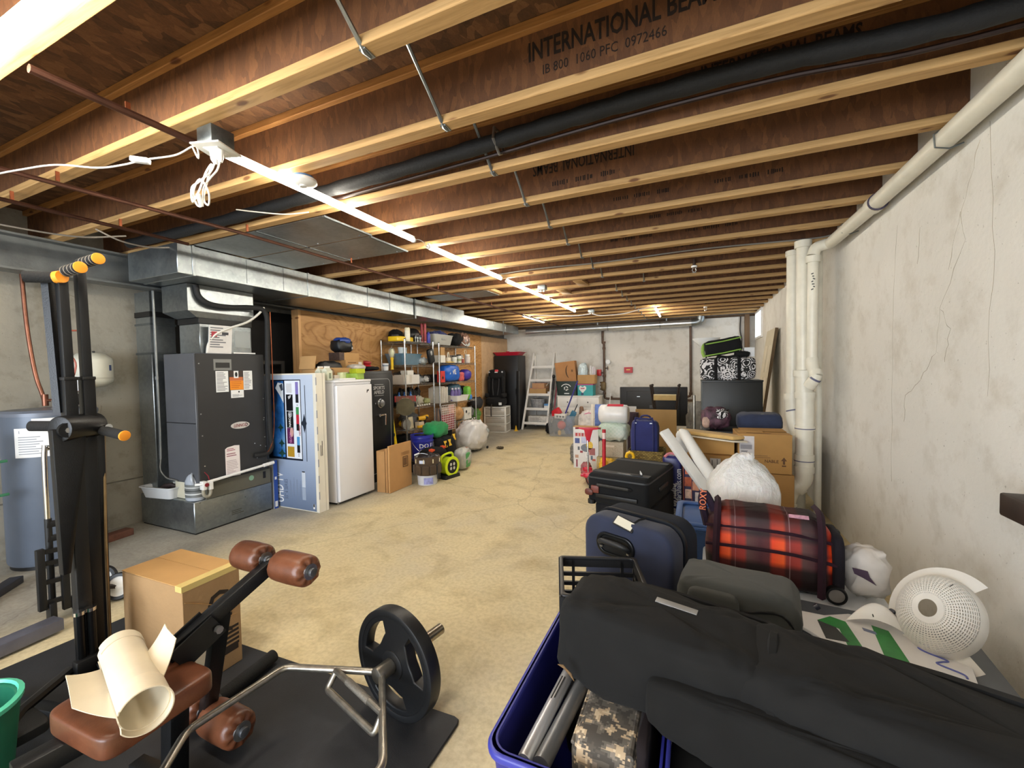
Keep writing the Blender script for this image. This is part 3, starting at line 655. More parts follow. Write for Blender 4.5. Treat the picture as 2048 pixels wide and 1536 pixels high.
# tub, jug and pump on the platform
t = thing('plastic_tub', 'shallow translucent plastic tub with a dark tool inside on the metal box', 'tub', (-4.67, 2.33, .302), 8)
TUB = P('#c3c5c6', .35, 0, .02)
m = MB(); o = rrect(.40, .24, .04); i_ = rrect(.36, .20, .03); n = len(o)
m.add([(x * .86, y * .82, 0) for x, y in o] + [(x, y, .10) for x, y in o] + [(x * 1.06, y * 1.08, .10) for x, y in o] + [(x * 1.06, y * 1.08, .108) for x, y in o] + [(x, y, .104) for x, y in i_] + [(x * .84, y * .8, .006) for x, y in i_], [])
fs = [(k * n + i, k * n + (i + 1) % n, (k + 1) * n + (i + 1) % n, (k + 1) * n + i) for k in range(5) for i in range(n)] + [tuple(range(n))[::-1], tuple(range(5 * n, 6 * n))]
m.add([], []); m.f += [tuple(f) for f in fs]; m.mi += [0] * len(fs); m.build('tub', TUB, t)
tag(MB().tube([(-4.74, 2.30, .345), (-4.66, 2.31, .395), (-4.60, 2.33, .41), (-4.55, 2.36, .39)], [.028, .03, .022, .012], 8).build('scoop', P('#2e2323', .5, 0, .1)), 'dark brown scoop lying inside the shallow plastic tub', 'scoop')
t = thing('condensate_pump', 'small cream box pump behind the shallow plastic tub', 'pump', (-4.43, 2.345, .302)); MB().bx((-.09, -.03, .0), (.06, .03, .17)).build('case', P('#c2bda8', .5, 0, .04), t, bevel=.012)
t = thing('water_jug', 'translucent plastic gallon jug with a grey label and white cap', 'jug', (-4.26, 2.345, .302))
JUG = P('#a9b0ba', .22, 0, .05, 8)
m = MB(); prof = [(.045, 0), (.07, .004), (.074, .012), (.074, .165), (.072, .18), (.058, .215), (.035, .245), (.022, .255), (.021, .268)]
m.lathe(prof, n=28, sx=1.25, sy=.95); m.build('body', JUG, t); MB().lathe([(.024, .262), (.024, .285), (.02, .288), (0, .288)], n=16).build('cap', WHITE, t)
m = MB(); m.lathe([(.0755, .035), (.0757, .155)], n=28, sx=1.25, sy=.95, caps=False); m.build('label', P('#6a6d6c', .5, 0, .1, 30), t)
for q in range(3): m = MB(); m.lathe([(.0765, .06 + .03 * q), (.0765, .072 + .03 * q)], n=28, sx=1.25, sy=.95, caps=False); m.build('label_band', P(('#c9cbca', '#3d4040', '#b5b7b6')[q], .5, 0, 0), t)
MB().tube([(.02, -.03, .25), (.05, -.055, .235), (.068, -.06, .19), (.066, -.05, .16)], .011, 8, smooth=4).build('handle', JUG, t)
# flat filter carton, TV carton, freezer, safe, folded carton
t = thing('air_filter', 'thin air filter in a blue printed sleeve standing beside the metal box', 'filter', (-4.13, 3.085, 0))
MB().bx((-.44, -.022, 0), (-.037, .022, .52)).build('sleeve', P('#9a9da2', .5, 0, .06), t, smooth=0); MB().bx((-.037, -.0225, 0), (-.035, .0225, .522)).build('edge', P('#274a9c', .5, 0, .05), t, smooth=0)
decal(t, 'print', WHITE, (-.035, 0, .05), (0, 1, 0), UP, .03, .06); decal(t, 'print', WHITE, (-.035, 0, .33), (0, 1, 0), UP, .022, .03)
t = thing('television_carton', 'tall blue and white television carton standing on end beside the freezer', 'box', (-4.36, 3.135, 0), 0)
# the carton leans a touch and its printed face looks toward the tower
W_, H_, D_ = .775, 1.455, .125
CART = P('#d9d5c8', .7, 0, .06, 4)
MB().bx((0, 0, 0), (W_, D_, H_)).build('carton', CART, t, bevel=.003, seg=1)
def fp(u, v, w, h, col, nm='print', dd=.0012, off=0, pts=None, rough=.35): return decal(t, nm, col if not isinstance(col, str) else P(col, rough, 0, .04), (u, -off - .0001, v), (1, 0, 0), UP, w, h, dd, pts)
SKY = NT('print_sky'); v = SKY.coords((1, 1, 1)); n = SKY.noise(v, 3.5, 5); sp = SKY.node('SeparateXYZ'); SKY.link(v, sp.inputs[0])
SKY.color(SKY.ramp(SKY.math('ADD', SKY.math('MULTIPLY', sp.outputs[0], 1.1), SKY.math('MULTIPLY_ADD', n.outputs[0], .7, -.35)), [(.1, '#0d1a30'), (.28, '#2a6fc0'), (.45, '#7fb2e0'), (.62, '#c8daec')])); SKY.set(Roughness=.3)
HAZE = NT('print_haze'); v = HAZE.coords(); sp = HAZE.node('SeparateXYZ'); HAZE.link(v, sp.inputs[0]); HAZE.color(HAZE.ramp(sp.outputs[2], [(.0, '#5f6f8a'), (.35, '#8797b3'), (.9, '#b6c4da')])); HAZE.set(Roughness=.35)
fp(.37, .725, .73, 1.43, HAZE.m, 'printed_face')
fp(.30, .96, .52, .86, '#10182a', 'print', .0012, .0012); fp(.175, .965, .25, .82, SKY.m, 'picture', .0012, .0024)
fp(.44, .965, .235, .83, '#dfe6f0', 'print', .0012, .0024)
snow = [(-.06, .1), (.02, .16), (.07, .12), (.03, .02), (-.02, -.06)]
fp(.24, 1.20, 0, 0, '#dde8f4', 'mountain', .001, .0036, [(.06, .15), (-.02, .16), (-.06, .10), (.0, .03), (.06, -.06)]); fp(.27, 1.30, 0, 0, '#3b4656', 'mountain', .001, .0038, [(.02, .05), (-.03, .03), (.0, -.03), (.03, -.02)])
fp(.14, 1.09, 0, 0, '#2b3640', 'figure', .001, .0038, [(-.05, .0), (-.01, .03), (.05, .05), (.03, .0), (.02, -.06), (.0, -.02), (-.04, -.04)])
for (a, b, s) in ((.25, .70, .05), (.25, .59, .06), (.24, .87, .05)): fp(a, b, 0, 0, '#274a44', 'tree', .001, .0036, [(-s, 0), (-s * .3, s * .4), (0, s), (s * .4, s * .4), (s, 0), (s * .3, -s * .2), (0, -s), (-s * .3, -s * .2)])
fp(.39, 1.145, .10, .175, '#111216', 'tile', .001, .0036); fp(.39, .965, .10, .175, '#141518', 'tile', .001, .0036); fp(.39, .79, .10, .17, '#5a2452', 'tile', .001, .0036); fp(.39, .62, .10, .11, '#b08a2a', 'tile', .001, .0036); fp(.39, 1.30, .08, .1, '#c9ccd2', 'tile', .001, .0036)
fp(.395, 1.02, 0, 0, '#8a8d92', 'picture', .001, .0046, ell(.03, .035)); fp(.41, .83, 0, 0, '#c79a92', 'picture', .001, .0046, ell(.025, .05)); fp(.39, 1.18, 0, 0, '#b5b8bc', 'picture', .001, .0046, [(-.02, .03), (.03, .05), (.02, .02), (-.01, .0)])
LT = P('#f0f0f0', .4, 0, 0)
for (bd, x_, z_, s_, mt) in (('NARCOS', .372, .885, .042, LT), ('GLOW', .375, .715, .042, P('#d890c0', .4, 0, 0)), ('NETFLIX', .512, .80, .034, P('#9c2430', .4, 0, 0))):
    text(bd, s_, mt, t, (x_ + .03, -.0058, z_), (0, 0, 1), (-1, 0, 0), bold=.01, sx=.85)
for k, (z_, h_, c_) in enumerate(((1.30, .13, '#7e74b8'), (1.19, .09, '#1b1d24'), (1.06, .08, '#3f8a52'), (.97, .10, '#b8283a'), (.885, .07, '#17181c'), (.74, .09, '#4a8fc8'), (.655, .08, '#15171c'))): fp(.505, z_, .042, h_, c_, 'tile', .001, .0036)
for z_ in (1.12, .58, .60, .62): fp(.505, z_, .012, .012, '#7a7f8a', 'icon', .001, .0036)
fp(.62, .93, .008, .80, '#3c4656', 'television_edge', .0012, .0024); fp(.60, .93, 0, 0, '#222a38', 'stand', .001, .0036, [(-.05, .0), (-.02, .03), (.0, .10), (.02, .03), (.035, .0), (.02, -.03), (.0, -.10), (-.02, -.03)])
fp(.555, .96, .006, .84, '#26303f', 'print', .001, .003)
text('UHD TV', .16, LT, t, (.245, -.0018, .055), (0, 0, 1), (-1, 0, 0), bold=.008, sx=.56)
text('55" 6 SERIES', .07, P('#4b566a', .5, 0, 0), t, (.315, -.0016, .10), (0, 0, 1), (-1, 0, 0), sx=.6)
for k in range(5): typed_lines(t, (.36 + .05 * k, -.0016, .22 + .03 * (k % 2)), (0, 0, 1), (-1, 0, 0), .22, .02, 2, P('#77849b', .5, 0, 0), k)
fp(.56, .18, .05, .13, '#9aa7bc', 'panel', .001, .0016); fp(.56, .33, .05, .16, '#c3ccd8', 'panel', .001, .0016); fp(.56, .415, .04, .012, '#15171c', 'icon', .001, .0018); fp(.70, .06, .025, .05, '#e8e8e8', 'barcode', .001, .0016); fp(.70, .07, .018, .03, '#1c1c1c', 'barcode', .001, .0026)
for k in range(8): MB().bx((W_ - .001, .0, .14 + .17 * k), (W_ + .0012, .012, .22 + .17 * k)).build('edge_print', P('#8d93a0', .6, 0, 0), t, smooth=0)
typed_lines(t, (W_ + .0004, .05, .68), (0, 0, 1), (0, -1, 0), .18, .035, 2, INK, 21)
MB().bx((W_, .085, .0), (W_ + .0016, .088, H_)).build('flap_seam', P('#a59f90', .7, 0, 0), t, smooth=0)
# upright freezer
FRZ = P('#dcdde2', .3, 0, .02, 4)
t = thing('upright_freezer', 'white upright freezer standing between the television carton and the safe', 'freezer', (-4.14, 3.385, 0))
MB().bx((0, 0, .025), (.53, .545, 1.345)).build('body', FRZ, t, bevel=.006); MB().bx((-.01, -.005, 1.345), (.56, .55, 1.372)).build('top', FRZ, t, bevel=.006)
MB().bx((.535, .002, .035), (.578, .543, 1.315)).build('door', FRZ, t, bevel=.012, seg=3); MB().bx((.53, .004, 1.318), (.556, .541, 1.342)).build('control_strip', P('#cfd0d4', .4, 0, 0), t, smooth=0)
MB().bx((.528, .01, .04), (.536, .535, 1.31)).build('gasket', P('#85878c', .6, 0, 0), t, smooth=0); MB().bx((.05, .03, 0), (.50, .515, .026)).build('plinth', BLACK, t, smooth=0)
for y in (.05, .49): MB().cyl((.50, y, 0), (.50, y, .03), .014, n=10).build('foot', STEEL, t)
decal(t, 'badge', P('#33353a', .35, .4, 0), (.578, .47, 1.235), (0, 1, 0), UP, 0, 0, .002, [(-.018, -.022), (-.006, -.018), (-.003, .0), (.012, -.004), (.02, .014), (.004, .02), (-.006, .008), (-.014, .018)])
# safe
SAFE = P('#101113', .35, .2, .1, 30, .06, 300)
t = thing('gun_safe', 'black steel safe with a round dial and chrome handle behind the freezer', 'safe', (-4.36, 4.06, 0))
MB().bx((0, 0, .02), (.50, .60, 1.47)).build('body', SAFE, t, bevel=.012, seg=2); MB().bx((.50, .02, .06), (.525, .58, 1.43)).build('door', SAFE, t, bevel=.008); MB().bx((.02, .02, 0), (.48, .58, .02)).build('base', BLACK, t, smooth=0)
SIL = P('#c9cacc', .3, .6, 0)
m = MB(); a = [(x, y) for x, y in rrect(.44, 1.24, .06)]; b = [(x, y) for x, y in rrect(.43, 1.23, .055)]; m.ring(a, b, 0, .0015, face_m((.525, .30, .745), (0, 1, 0), UP)); m.build('pinstripe', SIL, t)
text('SPORTS', .062, SIL, t, (.5265, .30, 1.225), (0, 1, 0), UP, sx=1, align='CENTER', bold=.015); text('AFIELD', .062, SIL, t, (.5265, .30, 1.168), (0, 1, 0), UP, align='CENTER', bold=.015)
for z in (1.29, 1.145): decal(t, 'rule', SIL, (.5252, .30, z), (0, 1, 0), UP, .17, .005)
MB().lathe([(.055, 0), (.055, .012), (.046, .02), (.044, .035), (.03, .042), (0, .042)], (.526, .32, 1.04), n=28, q=face_m((0, 0, 0), (0, 1, 0), UP).to_3x3()).build('dial', P('#8b8d90', .3, .8, .2, 90), t)
MB().lathe([(.06, 0), (.06, .006), (.05, .008)], (.525, .32, 1.04), n=28, q=face_m((0, 0, 0), (0, 1, 0), UP).to_3x3()).build('dial_ring', CHROME, t); MB().cyl((.526, .22, 1.045), (.532, .22, 1.045), .01, n=10).build('key_cap', CHROME, t)
MB().cyl((.525, .27, .885), (.56, .27, .885), .018, n=12).tube([(.56, .27, .885), (.57, .33, .89), (.57, .36, .885), (.565, .365, .82), (.56, .367, .75)], .012, 8, smooth=4).build('handle', CHROME, t)
t = thing('flattened_carton', 'brown cardboard carton standing open between freezer and shelves', 'box', (-3.355, 3.95, 0))
CB = lambda c='#b48a58', v_=.08: P(c, .8, 0, v_, 5, .08, 120)
MB().bx((-.20, .01, 0), (-.075, .39, .50)).build('back_panel', CB('#aa8050'), t, bevel=.002, seg=1); MB().box((-.05, .20, .27), (.03, .40, .53), (0, 0, 2)).build('middle_panel', CB('#a87c4c'), t, bevel=.002, seg=1); MB().box((-.012, .215, .285), (.024, .43, .565), (0, 0, 1)).build('front_panel', CB('#b78b58'), t, bevel=.002, seg=1)
m = MB(); m.ring([(x, y) for x, y in rrect(.10, .13, .004)], [(x, y) for x, y in rrect(.085, .115, .004)], 0, .0012, face_m((.0036, .30, .33), (0, 1, 0), UP)); m.build('print', P('#4a3524', .7, 0, 0), t, smooth=0)
for z in (.42, .435, .45): decal(t, 'print', P('#8a6238', .7, 0, 0), (.0015, .30, z), (0, 1, 0), UP, .16, .004)
decal(t, 'print', P('#6a4a2c', .7, 0, .1), (.0015, .30, .33), (0, 1, 0), UP, .06, .09)
# ---------------------------------------------------------------- gym corner in the foreground
ORANGE = P('#f39a2b', .45, 0, .03); FOAM = P('#141414', .9, 0, .15, 30, .3, 150); RUB = P('#17181a', .7, 0, .15, 8, .12, 120)
MATM = NT('rubber_mat'); v = MATM.coords(); n = MATM.noise(v, 3.2, 8, .65); n2 = MATM.noise(v, 260, 2)
MATM.color(MATM.ramp(n.outputs[0], [(.3, '#1a1b1d'), (.6, '#26272a'), (.8, '#35363a')])); MATM.set(Roughness=.62); MATM.bump(n2.outputs[0], .25, .003); MATM = MATM.m
m = MB(); pts = [(-3.19, .3), (-.905, -.25), (-.897, 1.425), (-.905, 1.448), (-.93, 1.456), (-3.14, 1.40)]
tag(m.prism(pts, 0, .012).build('floor_mat', MATM, bevel=.003, seg=1), 'large black rubber exercise mat on the concrete floor', 'mat')
MZ = .012
# cardboard box behind the bench
t = thing('cardboard_box', 'worn brown cardboard box with black print standing on the rubber mat', 'box', (-2.34, 1.21, MZ), 1)
BX = P('#a5835a', .8, 0, .12, 4, .12, 60); BXD = P('#9a7444', .8, 0, .1, 4)
m = MB(); m.bx((-.235, -.13, 0), (.235, .13, .49)); o = m.build('carton', BX, t, bevel=.003, seg=1)
MB().bx((-.236, -.131, .492), (.236, .02, .496)).build('flap', P('#b98f58', .75, 0, .08, 5), t, bevel=.001, seg=1); MB().bx((-.236, .022, .492), (.236, .131, .496)).build('flap', P('#b98f58', .75, 0, .08, 5), t, bevel=.001, seg=1)
MB().bx((.19, -.1315, .47), (.2365, .1315, .4965)).build('tape', P('#d8c07a', .25, 0, .03), t, smooth=0)
PRN = P('#2a2018', .75, 0, .1)
text('GIV', .15, PRN, t, (.2362, -.02, .41), (0, 0, -1), (0, 1, 0), sx=.95, bold=.02); 
for k in range(5): MB().bx((.235, .035, .10 + .022 * k), (.2363, .115, .112 + .022 * k)).build('print', PRN, t, smooth=0)
MB().bx((.235, .04, .075), (.2363, .11, .1)).build('print', PRN, t, smooth=0)
decal(t, 'paper_label', P('#cdbfa4', .6, 0, .1, 8), (.2358, -.03, .13), (.0, 1, .25), (0, -.25, 1), .11, .16)
for k, (a, b) in enumerate((((.237, -.12, .42), (.2375, .03, .33)), ((.237, .0, .33), (.2375, .10, .38)), ((.237, -.10, .28), (.237, .11, .25)))): MB().tube([a, [(p + q) / 2 + .004 * (i == 1) for i, (p, q) in enumerate(zip(a, b))], b], .002, 4).build('crease', BXD, t)
# vertical climber
t = thing('vertical_climber', 'tall black climbing machine with orange-tipped foam grips beside the water heater', 'exercise machine', (-2.5, .93, MZ))
def L(*p): return [(a + 2.5, b - .93, c - MZ) for a, b, c in p]
MB().bar(*L((-2.52, .945, .03), (-2.5, .945, 1.19)), .05, .06).build('mast', BLACK_M, t, bevel=.006)
MB().bar(*L((-2.49, .90, .06), (-2.50, .90, 1.17)), .05, .055).build('mast_cover', P('#0b0b0c', .45, 0, .1), t, bevel=.006)
MB().cyl(*L((-2.46, .845, 1.235), (-2.52, .99, 1.235)), .055, n=24).build('head_housing', BLACK_M, t, bevel=.006)
MB().prism([(-.055, .0), (.055, .0), (.04, -.16), (-.02, -.62), (-.045, -.62)], -.02, .02, face_m(L((-2.47, .875, 1.235))[0], (0, 1, 0), UP)).build('head_bracket', BLACK_M, t, bevel=.004)
MB().cyl(*L((-2.445, .862, 1.23), (-2.425, .862, 1.23)), .032, n=16).build('pivot_cap', BLACK_M, t); MB().cyl(*L((-2.425, .862, 1.23), (-2.42, .862, 1.23)), .012, n=8).build('bolt', STEEL, t)
MB().bar(*L((-2.5, .985, 1.215), (-2.62, 1.02, .02)), .04, .03).build('rear_leg', BLACK_M, t, bevel=.003)
MB().cyl(*L((-2.47, 1.0, 1.225), (-2.44, 1.0, 1.225)), .014, n=10).build('bolt', CHROME, t)
for nm, y, zt in (('left', .895, 1.905), ('right', .955, 1.955)):
    b = MB().bar(*L((-2.5, y, 1.2), (-2.5, y + .0, 1.45)), .05, .042).build('lower_sleeve', BLACK_M, t, bevel=.004)
    MB().bar(*L((-2.5, y, 1.44), (-2.5, y, 1.455)), .054, .046).build('collar', BLACK, t, bevel=.003)
    MB().bar(*L((-2.5, y, 1.45), (-2.5, y - .005, zt)), .038, .032).build('handle_post', P('#1c1d1f', .4, .2, .1), t, bevel=.003)
    g0, g1 = ((-2.50, y, zt), (-2.375, y + .01, zt + .01))
    g = MB().cyl(*L(g0, g1), .0225, n=16).build('grip', FOAM, t)
    for q in range(4): c = Vector(L(g0)[0]).lerp(Vector(L(g1)[0]), .25 + .2 * q); MB().cyl(c, c + Vector((.004, 0, 0)), .0235, n=16).build('grip_ring', P('#8a8378', .6, 0, 0), g)
    MB().cyl(*L(g1, (g1[0] + .006, g1[1], g1[2])), .024, n=20).build('end_cap', ORANGE, g, bevel=.002)
b = MB().bar(*L((-2.53, .875, 1.3), (-2.55, .865, 1.87)), .03, .03).build('rear_post', BLACK_M, t)
g = MB().cyl(*L((-2.50, .875, 1.88), (-2.56, .80, 1.875)), .024, n=16).build('grip', FOAM, t); MB().cyl(*L((-2.47, .883, 1.882), (-2.50, .875, 1.88)), .025, n=16).build('end_cap', ORANGE, g)
g = MB().cyl(*L((-2.49, .985, 1.215), (-2.33, 1.005, 1.19)), .021, n=16).build('grip', FOAM, t); MB().cyl(*L((-2.33, 1.005, 1.19), (-2.322, 1.006, 1.189)), .023, n=20).build('end_cap', ORANGE, g, bevel=.002)
g = MB().cyl(*L((-2.50, .86, 1.245), (-2.58, .80, 1.25)), .022, n=16).build('grip', FOAM, t)
for y in (.868, .905):
    p = MB().cyl(*L((-2.44, y, .13), (-2.44, y, .43)), .017, n=14).build('slider_tube', P('#1b1c1e', .25, .6, .1), t); MB().cyl(*L((-2.44, y, .43), (-2.44, y, .445)), .02, n=14).build('chrome_cap', CHROME, p)
MB().bar(*L((-2.43, .90, .16), (-2.43, .90, .24)), .05, .12).build('carriage', BLACK_M, t, bevel=.008)
for s, x in ((-1, -2.46), (1, -2.40)): MB().tube(L((x, .88 + .04 * s, .2), (x + .05, .80 + .12 * s, .16), (x + .12, .78 + .16 * s, .15)), .02, 8).build('pedal_arm', BLACK_M, t)
MB().soft(L((-2.27, .94, .17))[0], (.22, .11, .05), p=6, n=24).build('pedal', RUB, t); MB().soft(L((-2.37, .66, .13))[0], (.22, .11, .05), p=6, n=24).build('pedal', RUB, t)
MB().bar(*L((-2.85, .72, .035), (-2.2, .86, .035)), .05, .05).build('base_bar', BLACK_M, t, bevel=.004); MB().bar(*L((-2.72, 1.06, .03), (-2.56, 1.06, .03)), .05, .05).build('rear_foot', BLACK_M, t, bevel=.004)
MB().tube(L((-2.5, 1.005, 1.19), (-2.52, 1.0, .7), (-2.53, 1.0, .13)), .006, 6).build('guide_rod', P('#8f7a5c', .3, .7, .2), t)
MB().bar(*L((-2.45, .99, .13), (-2.40, 1.03, .12)), .045, .04).build('link_bracket', BLACK_M, t, bevel=.006); MB().cyl(*L((-2.41, 1.01, .15), (-2.39, 1.01, .15)), .012, n=8).build('bolt', CHROME, t)
# steel square bars on the floor
tag(MB().bar((-3.25, .10, .048), (-3.36, 1.11, .048), .095, .065).build('square_steel_bar', P('#6a6b78', .45, .35, .1), bevel=.004), 'grey square steel bar lying on the floor at the mat edge', 'bar')
tag(MB().bar((-3.98, .82, .027), (-4.42, 1.26, .027), .075, .05).build('dark_steel_bar', P('#35343a', .5, .3, .12), bevel=.003), 'dark steel bar lying on the floor pointing at the water heater', 'bar')
tag(MB().box((-4.78, 1.98, .03), (.10, .20, .06), (0, 0, 8)).build('brick', P('#6b4434', .85, 0, .2, 20, .3), bevel=.004), 'single reddish brown brick on the floor by the concrete wall', 'brick')
t = thing('pipe_valve_stand', 'dark pipe with two green valve handles beside the water heater', 'pipe', (-4.55, 1.02, 0)); t.location = (-4.6, 1.17, 0)
MB().cyl((0, 0, 0), (0, 0, 1.05), .03, n=12).build('pipe', P('#2c2b2a', .5, .3, .2), t)
for z in (.62, .86): MB().cyl((0, 0, z), (.06, .02, z), .022, n=10).build('valve_body', P('#33302c', .5, .3, .1), t); MB().bar((.06, .02, z), (.075, .11, z + .006), .012, .02).build('handle', P('#2f6b4c', .5, 0, .05), t, bevel=.003)
# folding hand truck
t = thing('folding_hand_truck', 'folded black hand truck with a chrome handle and white-hubbed wheels behind the climber', 'hand truck', (-3.52, 1.14, 0))
MB().tube([(0, .0, .38), (0, .0, 1.0), (.0, .02, 1.035), (0, .06, 1.05), (0, .14, 1.05), (0, .18, 1.03), (0, .20, 1.0), (0, .20, .35)], .0125, 10, smooth=3).build('handle', CHROME, t)
for y in (0, .20): MB().cyl((0, y, .06), (0, y, .62), .016, n=10).build('tube', BLACK, t)
f = MB(); f.bx((.02, -.07, .10), (.05, -.035, .46)); f.build('plate_side', BLACK, t, bevel=.004); MB().bx((.02, .03, .06), (.05, .065, .44)).build('plate_side', BLACK, t, bevel=.004)
for z in (.14, .26, .37, .44): MB().bar((.035, -.05, z), (.035, .05, z - .01), .02, .025).build('plate_rung', BLACK, t)
for z in (.50, .585): MB().bar((.0, -.01, z), (.0, .21, z - .01), .03, .035).build('crossbar', BLACK, t, bevel=.003)
MB().bx((.0, -.03, .02), (.06, .0, .13)).build('foot', BLACK, t, bevel=.003); MB().bx((.0, .09, .0), (.06, .13, .1)).build('foot', BLACK, t, bevel=.003)
def wheel(par, c, ax, r, w, tyre, hub, nm='wheel'):
    q = Vector(ax).to_track_quat('Z', 'Y').to_matrix()
    o = MB().lathe([(r * .72, -w / 2), (r * .93, -w / 2), (r, -w * .25), (r, w * .25), (r * .93, w / 2), (r * .72, w / 2)], c, 28, q, caps=False).build(nm, tyre, par)
    MB().lathe([(r * .73, -w * .3), (r * .73, w * .3), (r * .5, w * .18), (r * .25, w * .4), (r * .14, w * .6), (0, w * .6)], c, 24, q).build('hub', hub, o)
    return o
WB = P('#d8d6d0', .5, 0, .04)
for c in ((.06, .29, .085), (-.18, .30, .085), (.05, .14, .085)): wheel(t, c, (.55, -.62, .25), .085, .035, BLACK, WB)
for c in ((.06, .29, .085), (-.18, .30, .085)): MB().bar((0, .18, .12), c, .03, .02).build('wheel_arm', P('#231915', .5, 0, .1), t)
# brown padded bench with a leg lever
LEATH = NT('brown_vinyl'); v = LEATH.coords(); n = LEATH.noise(v, 6, 6, .6); n2 = LEATH.noise(v, 180, 3)
LEATH.color(LEATH.ramp(n.outputs[0], [(.3, '#4a2818'), (.55, '#6b3e27'), (.8, '#84533a')])); LEATH.set(Roughness=.36, Specular_IOR_Level=.5); LEATH.bump(n2.outputs[0], .12, .004); LEATH = LEATH.m
t = thing('weight_bench', 'brown padded weight bench end with a black leg lever and foam rollers', 'weight bench', (-1.66, .70, MZ))
def L(*p): return [Vector((a + 1.66, b - .70, c - MZ)) for a, b, c in p]
MB().soft(L((-1.605, .69, .445))[0], (.31, .30, .075), p=8, n=48, rot=(0, 0, 2)).build('seat_pad', LEATH, t)
MB().bar(L((-1.68, .45, .385))[0], L((-1.63, .86, .385))[0], .06, .06).build('seat_rail', BLACK_M, t, bevel=.004)
MB().bar(*L((-1.70, .83, .03), (-1.66, .83, .50)), .06, .06).build('upright', BLACK_M, t, bevel=.004)
MB().bar(*L((-1.88, .80, .03), (-1.40, .84, .03)), .05, .05).build('floor_bar', BLACK_M, t, bevel=.004)
MB().bar(*L((-1.65, .795, .50), (-1.55, 1.125, .70)), .05, .05).build('lever_arm', BLACK_M, t, bevel=.004)
for s in (-.033, .033): MB().bar(*L((-1.628 + s, .80, .49), (-1.60 + s, .92, .565)), .008, .085).build('bracket_plate', BLACK_M, t)
MB().cyl(*L((-1.56, .91, .55), (-1.545, .91, .55)), .013, n=8).build('pivot_bolt', STEEL, t)
MB().bar(*L((-1.60, .95, .585), (-1.80, 1.0, .10)), .05, .05).build('lower_lever', BLACK_M, t, bevel=.004)
def roller(c, ax, ln, r, cap):
    q = Vector(ax).to_track_quat('Z', 'Y').to_matrix(); h = ln / 2; n = 40; m = MB()
    pr = [(.018, -h), (r * .8, -h), (r * .97, -h + .012), (r, -h + .03), (r * 1.02, 0), (r, h - .03), (r * .97, h - .012), (r * .8, h), (.018, h)]
    o = len(m.v); m.lathe(pr, c, n, q, caps=False)
    for j in (0, 1, 7, 8):
        for i in range(n):
            k = j * n + i; d = m.v[k] - Vector(c); m.v[k] = Vector(c) + d + Vector(ax).normalized() * (.004 * math.cos(i * 8 * 2 * PI / n)) * (1 if j > 4 else -1)
    o = m.build('foam_roller', LEATH, t, smooth=60)
    for s in cap:
        p = Vector(c) + Vector(ax).normalized() * (h * s); d = Vector(ax).normalized() * s
        MB().cyl(p, p + d * .006, r * .5, n=20).build('washer', STEEL, o); MB().cyl(p + d * .006, p + d * .022, r * .27, n=14).build('end_plug', P('#4a4c50', .4, .3, 0), o, bevel=.003)
    return o
ax = (1, -.02, .02)
roller(L((-1.66, 1.115, .71))[0], ax, .155, .056, (1,)); roller(L((-1.42, 1.113, .705))[0], ax, .175, .058, (1,)); MB().cyl(*L((-1.74, 1.117, .71), (-1.33, 1.11, .705)), .014, n=10).build('roller_axle', STEEL, t)
roller(L((-1.685, 1.0, .095))[0], ax, .19, .066, (1,)); roller(L((-1.90, 1.005, .095))[0], ax, .15, .062, (1,)); MB().cyl(*L((-1.98, 1.006, .095), (-1.58, .998, .095)), .014, n=10).build('roller_axle', STEEL, t)
t = thing('foam_barbell_pad', 'black foam tube lying on the mat behind the bench lever', 'foam tube', (-1.92, 1.24, MZ + .034), rot=(0, 0, 0))
MB().cyl((.02, -.15, 0), (-.02, .15, .0), .030, n=20).build('tube', FOAM, t, bevel=.003); MB().cyl((.024, -.17, 0), (.02, -.14, 0), .0335, n=20).build('collar', BLACK, t, bevel=.003)
# torn cream cardboard tube on the bench
t = thing('cardboard_tube', 'cream cardboard tube with split flaring ends lying across the brown bench pad', 'tube', (-1.565, .665, .548))
CRM = P('#d6cab0', .7, 0, .07, 7)
d = Vector((.40, -.115, -.0)).normalized(); q = d.to_track_quat('Z', 'Y').to_matrix(); m = MB()
def tubefn(u, w, r=.056, a0=-170, a1=170, z0=-.19, z1=.19, flare=0):
    a = R(a0 + (a1 - a0) * u); rr = r * (1 + flare * max(0, w - .75) * 4); return q @ Vector((rr * math.cos(a), rr * math.sin(a), z0 + (z1 - z0) * w))
MB().grid(lambda u, w: tubefn(u, w), 40, 10).build('tube', CRM, t, thick=.003)
MB().grid(lambda u, w: tubefn(u, w, .059, -150, 150, .12, .21, .04), 40, 8).build('collar', P('#dccfb4', .7, 0, .05), t, thick=.003)
MB().grid(lambda u, w: tubefn(u, w, .0585, -150, 150, -.20, -.15), 40, 4).build('collar', CRM, t, thick=.003)
def flap(p0, dx, dy, curl):
    p0, dx, dy = Vector(p0), Vector(dx), Vector(dy); n_ = dx.cross(dy).normalized()
    return lambda u, w: p0 + dx * u * (1 - .35 * w) + dy * w + n_ * curl * (math.sin(u * PI) * .5 + w * w)
MB().grid(flap((-.03, .045, .02), (.17, -.04, -.01), (.0, .075, .055), .02), 12, 8).build('flap', CRM, t, thick=.0025)
MB().grid(flap((-.14, -.015, -.01), (.25, -.07, -.02), (-.03, -.07, .0), -.02), 12, 8).build('flap', CRM, t, thick=.0025)
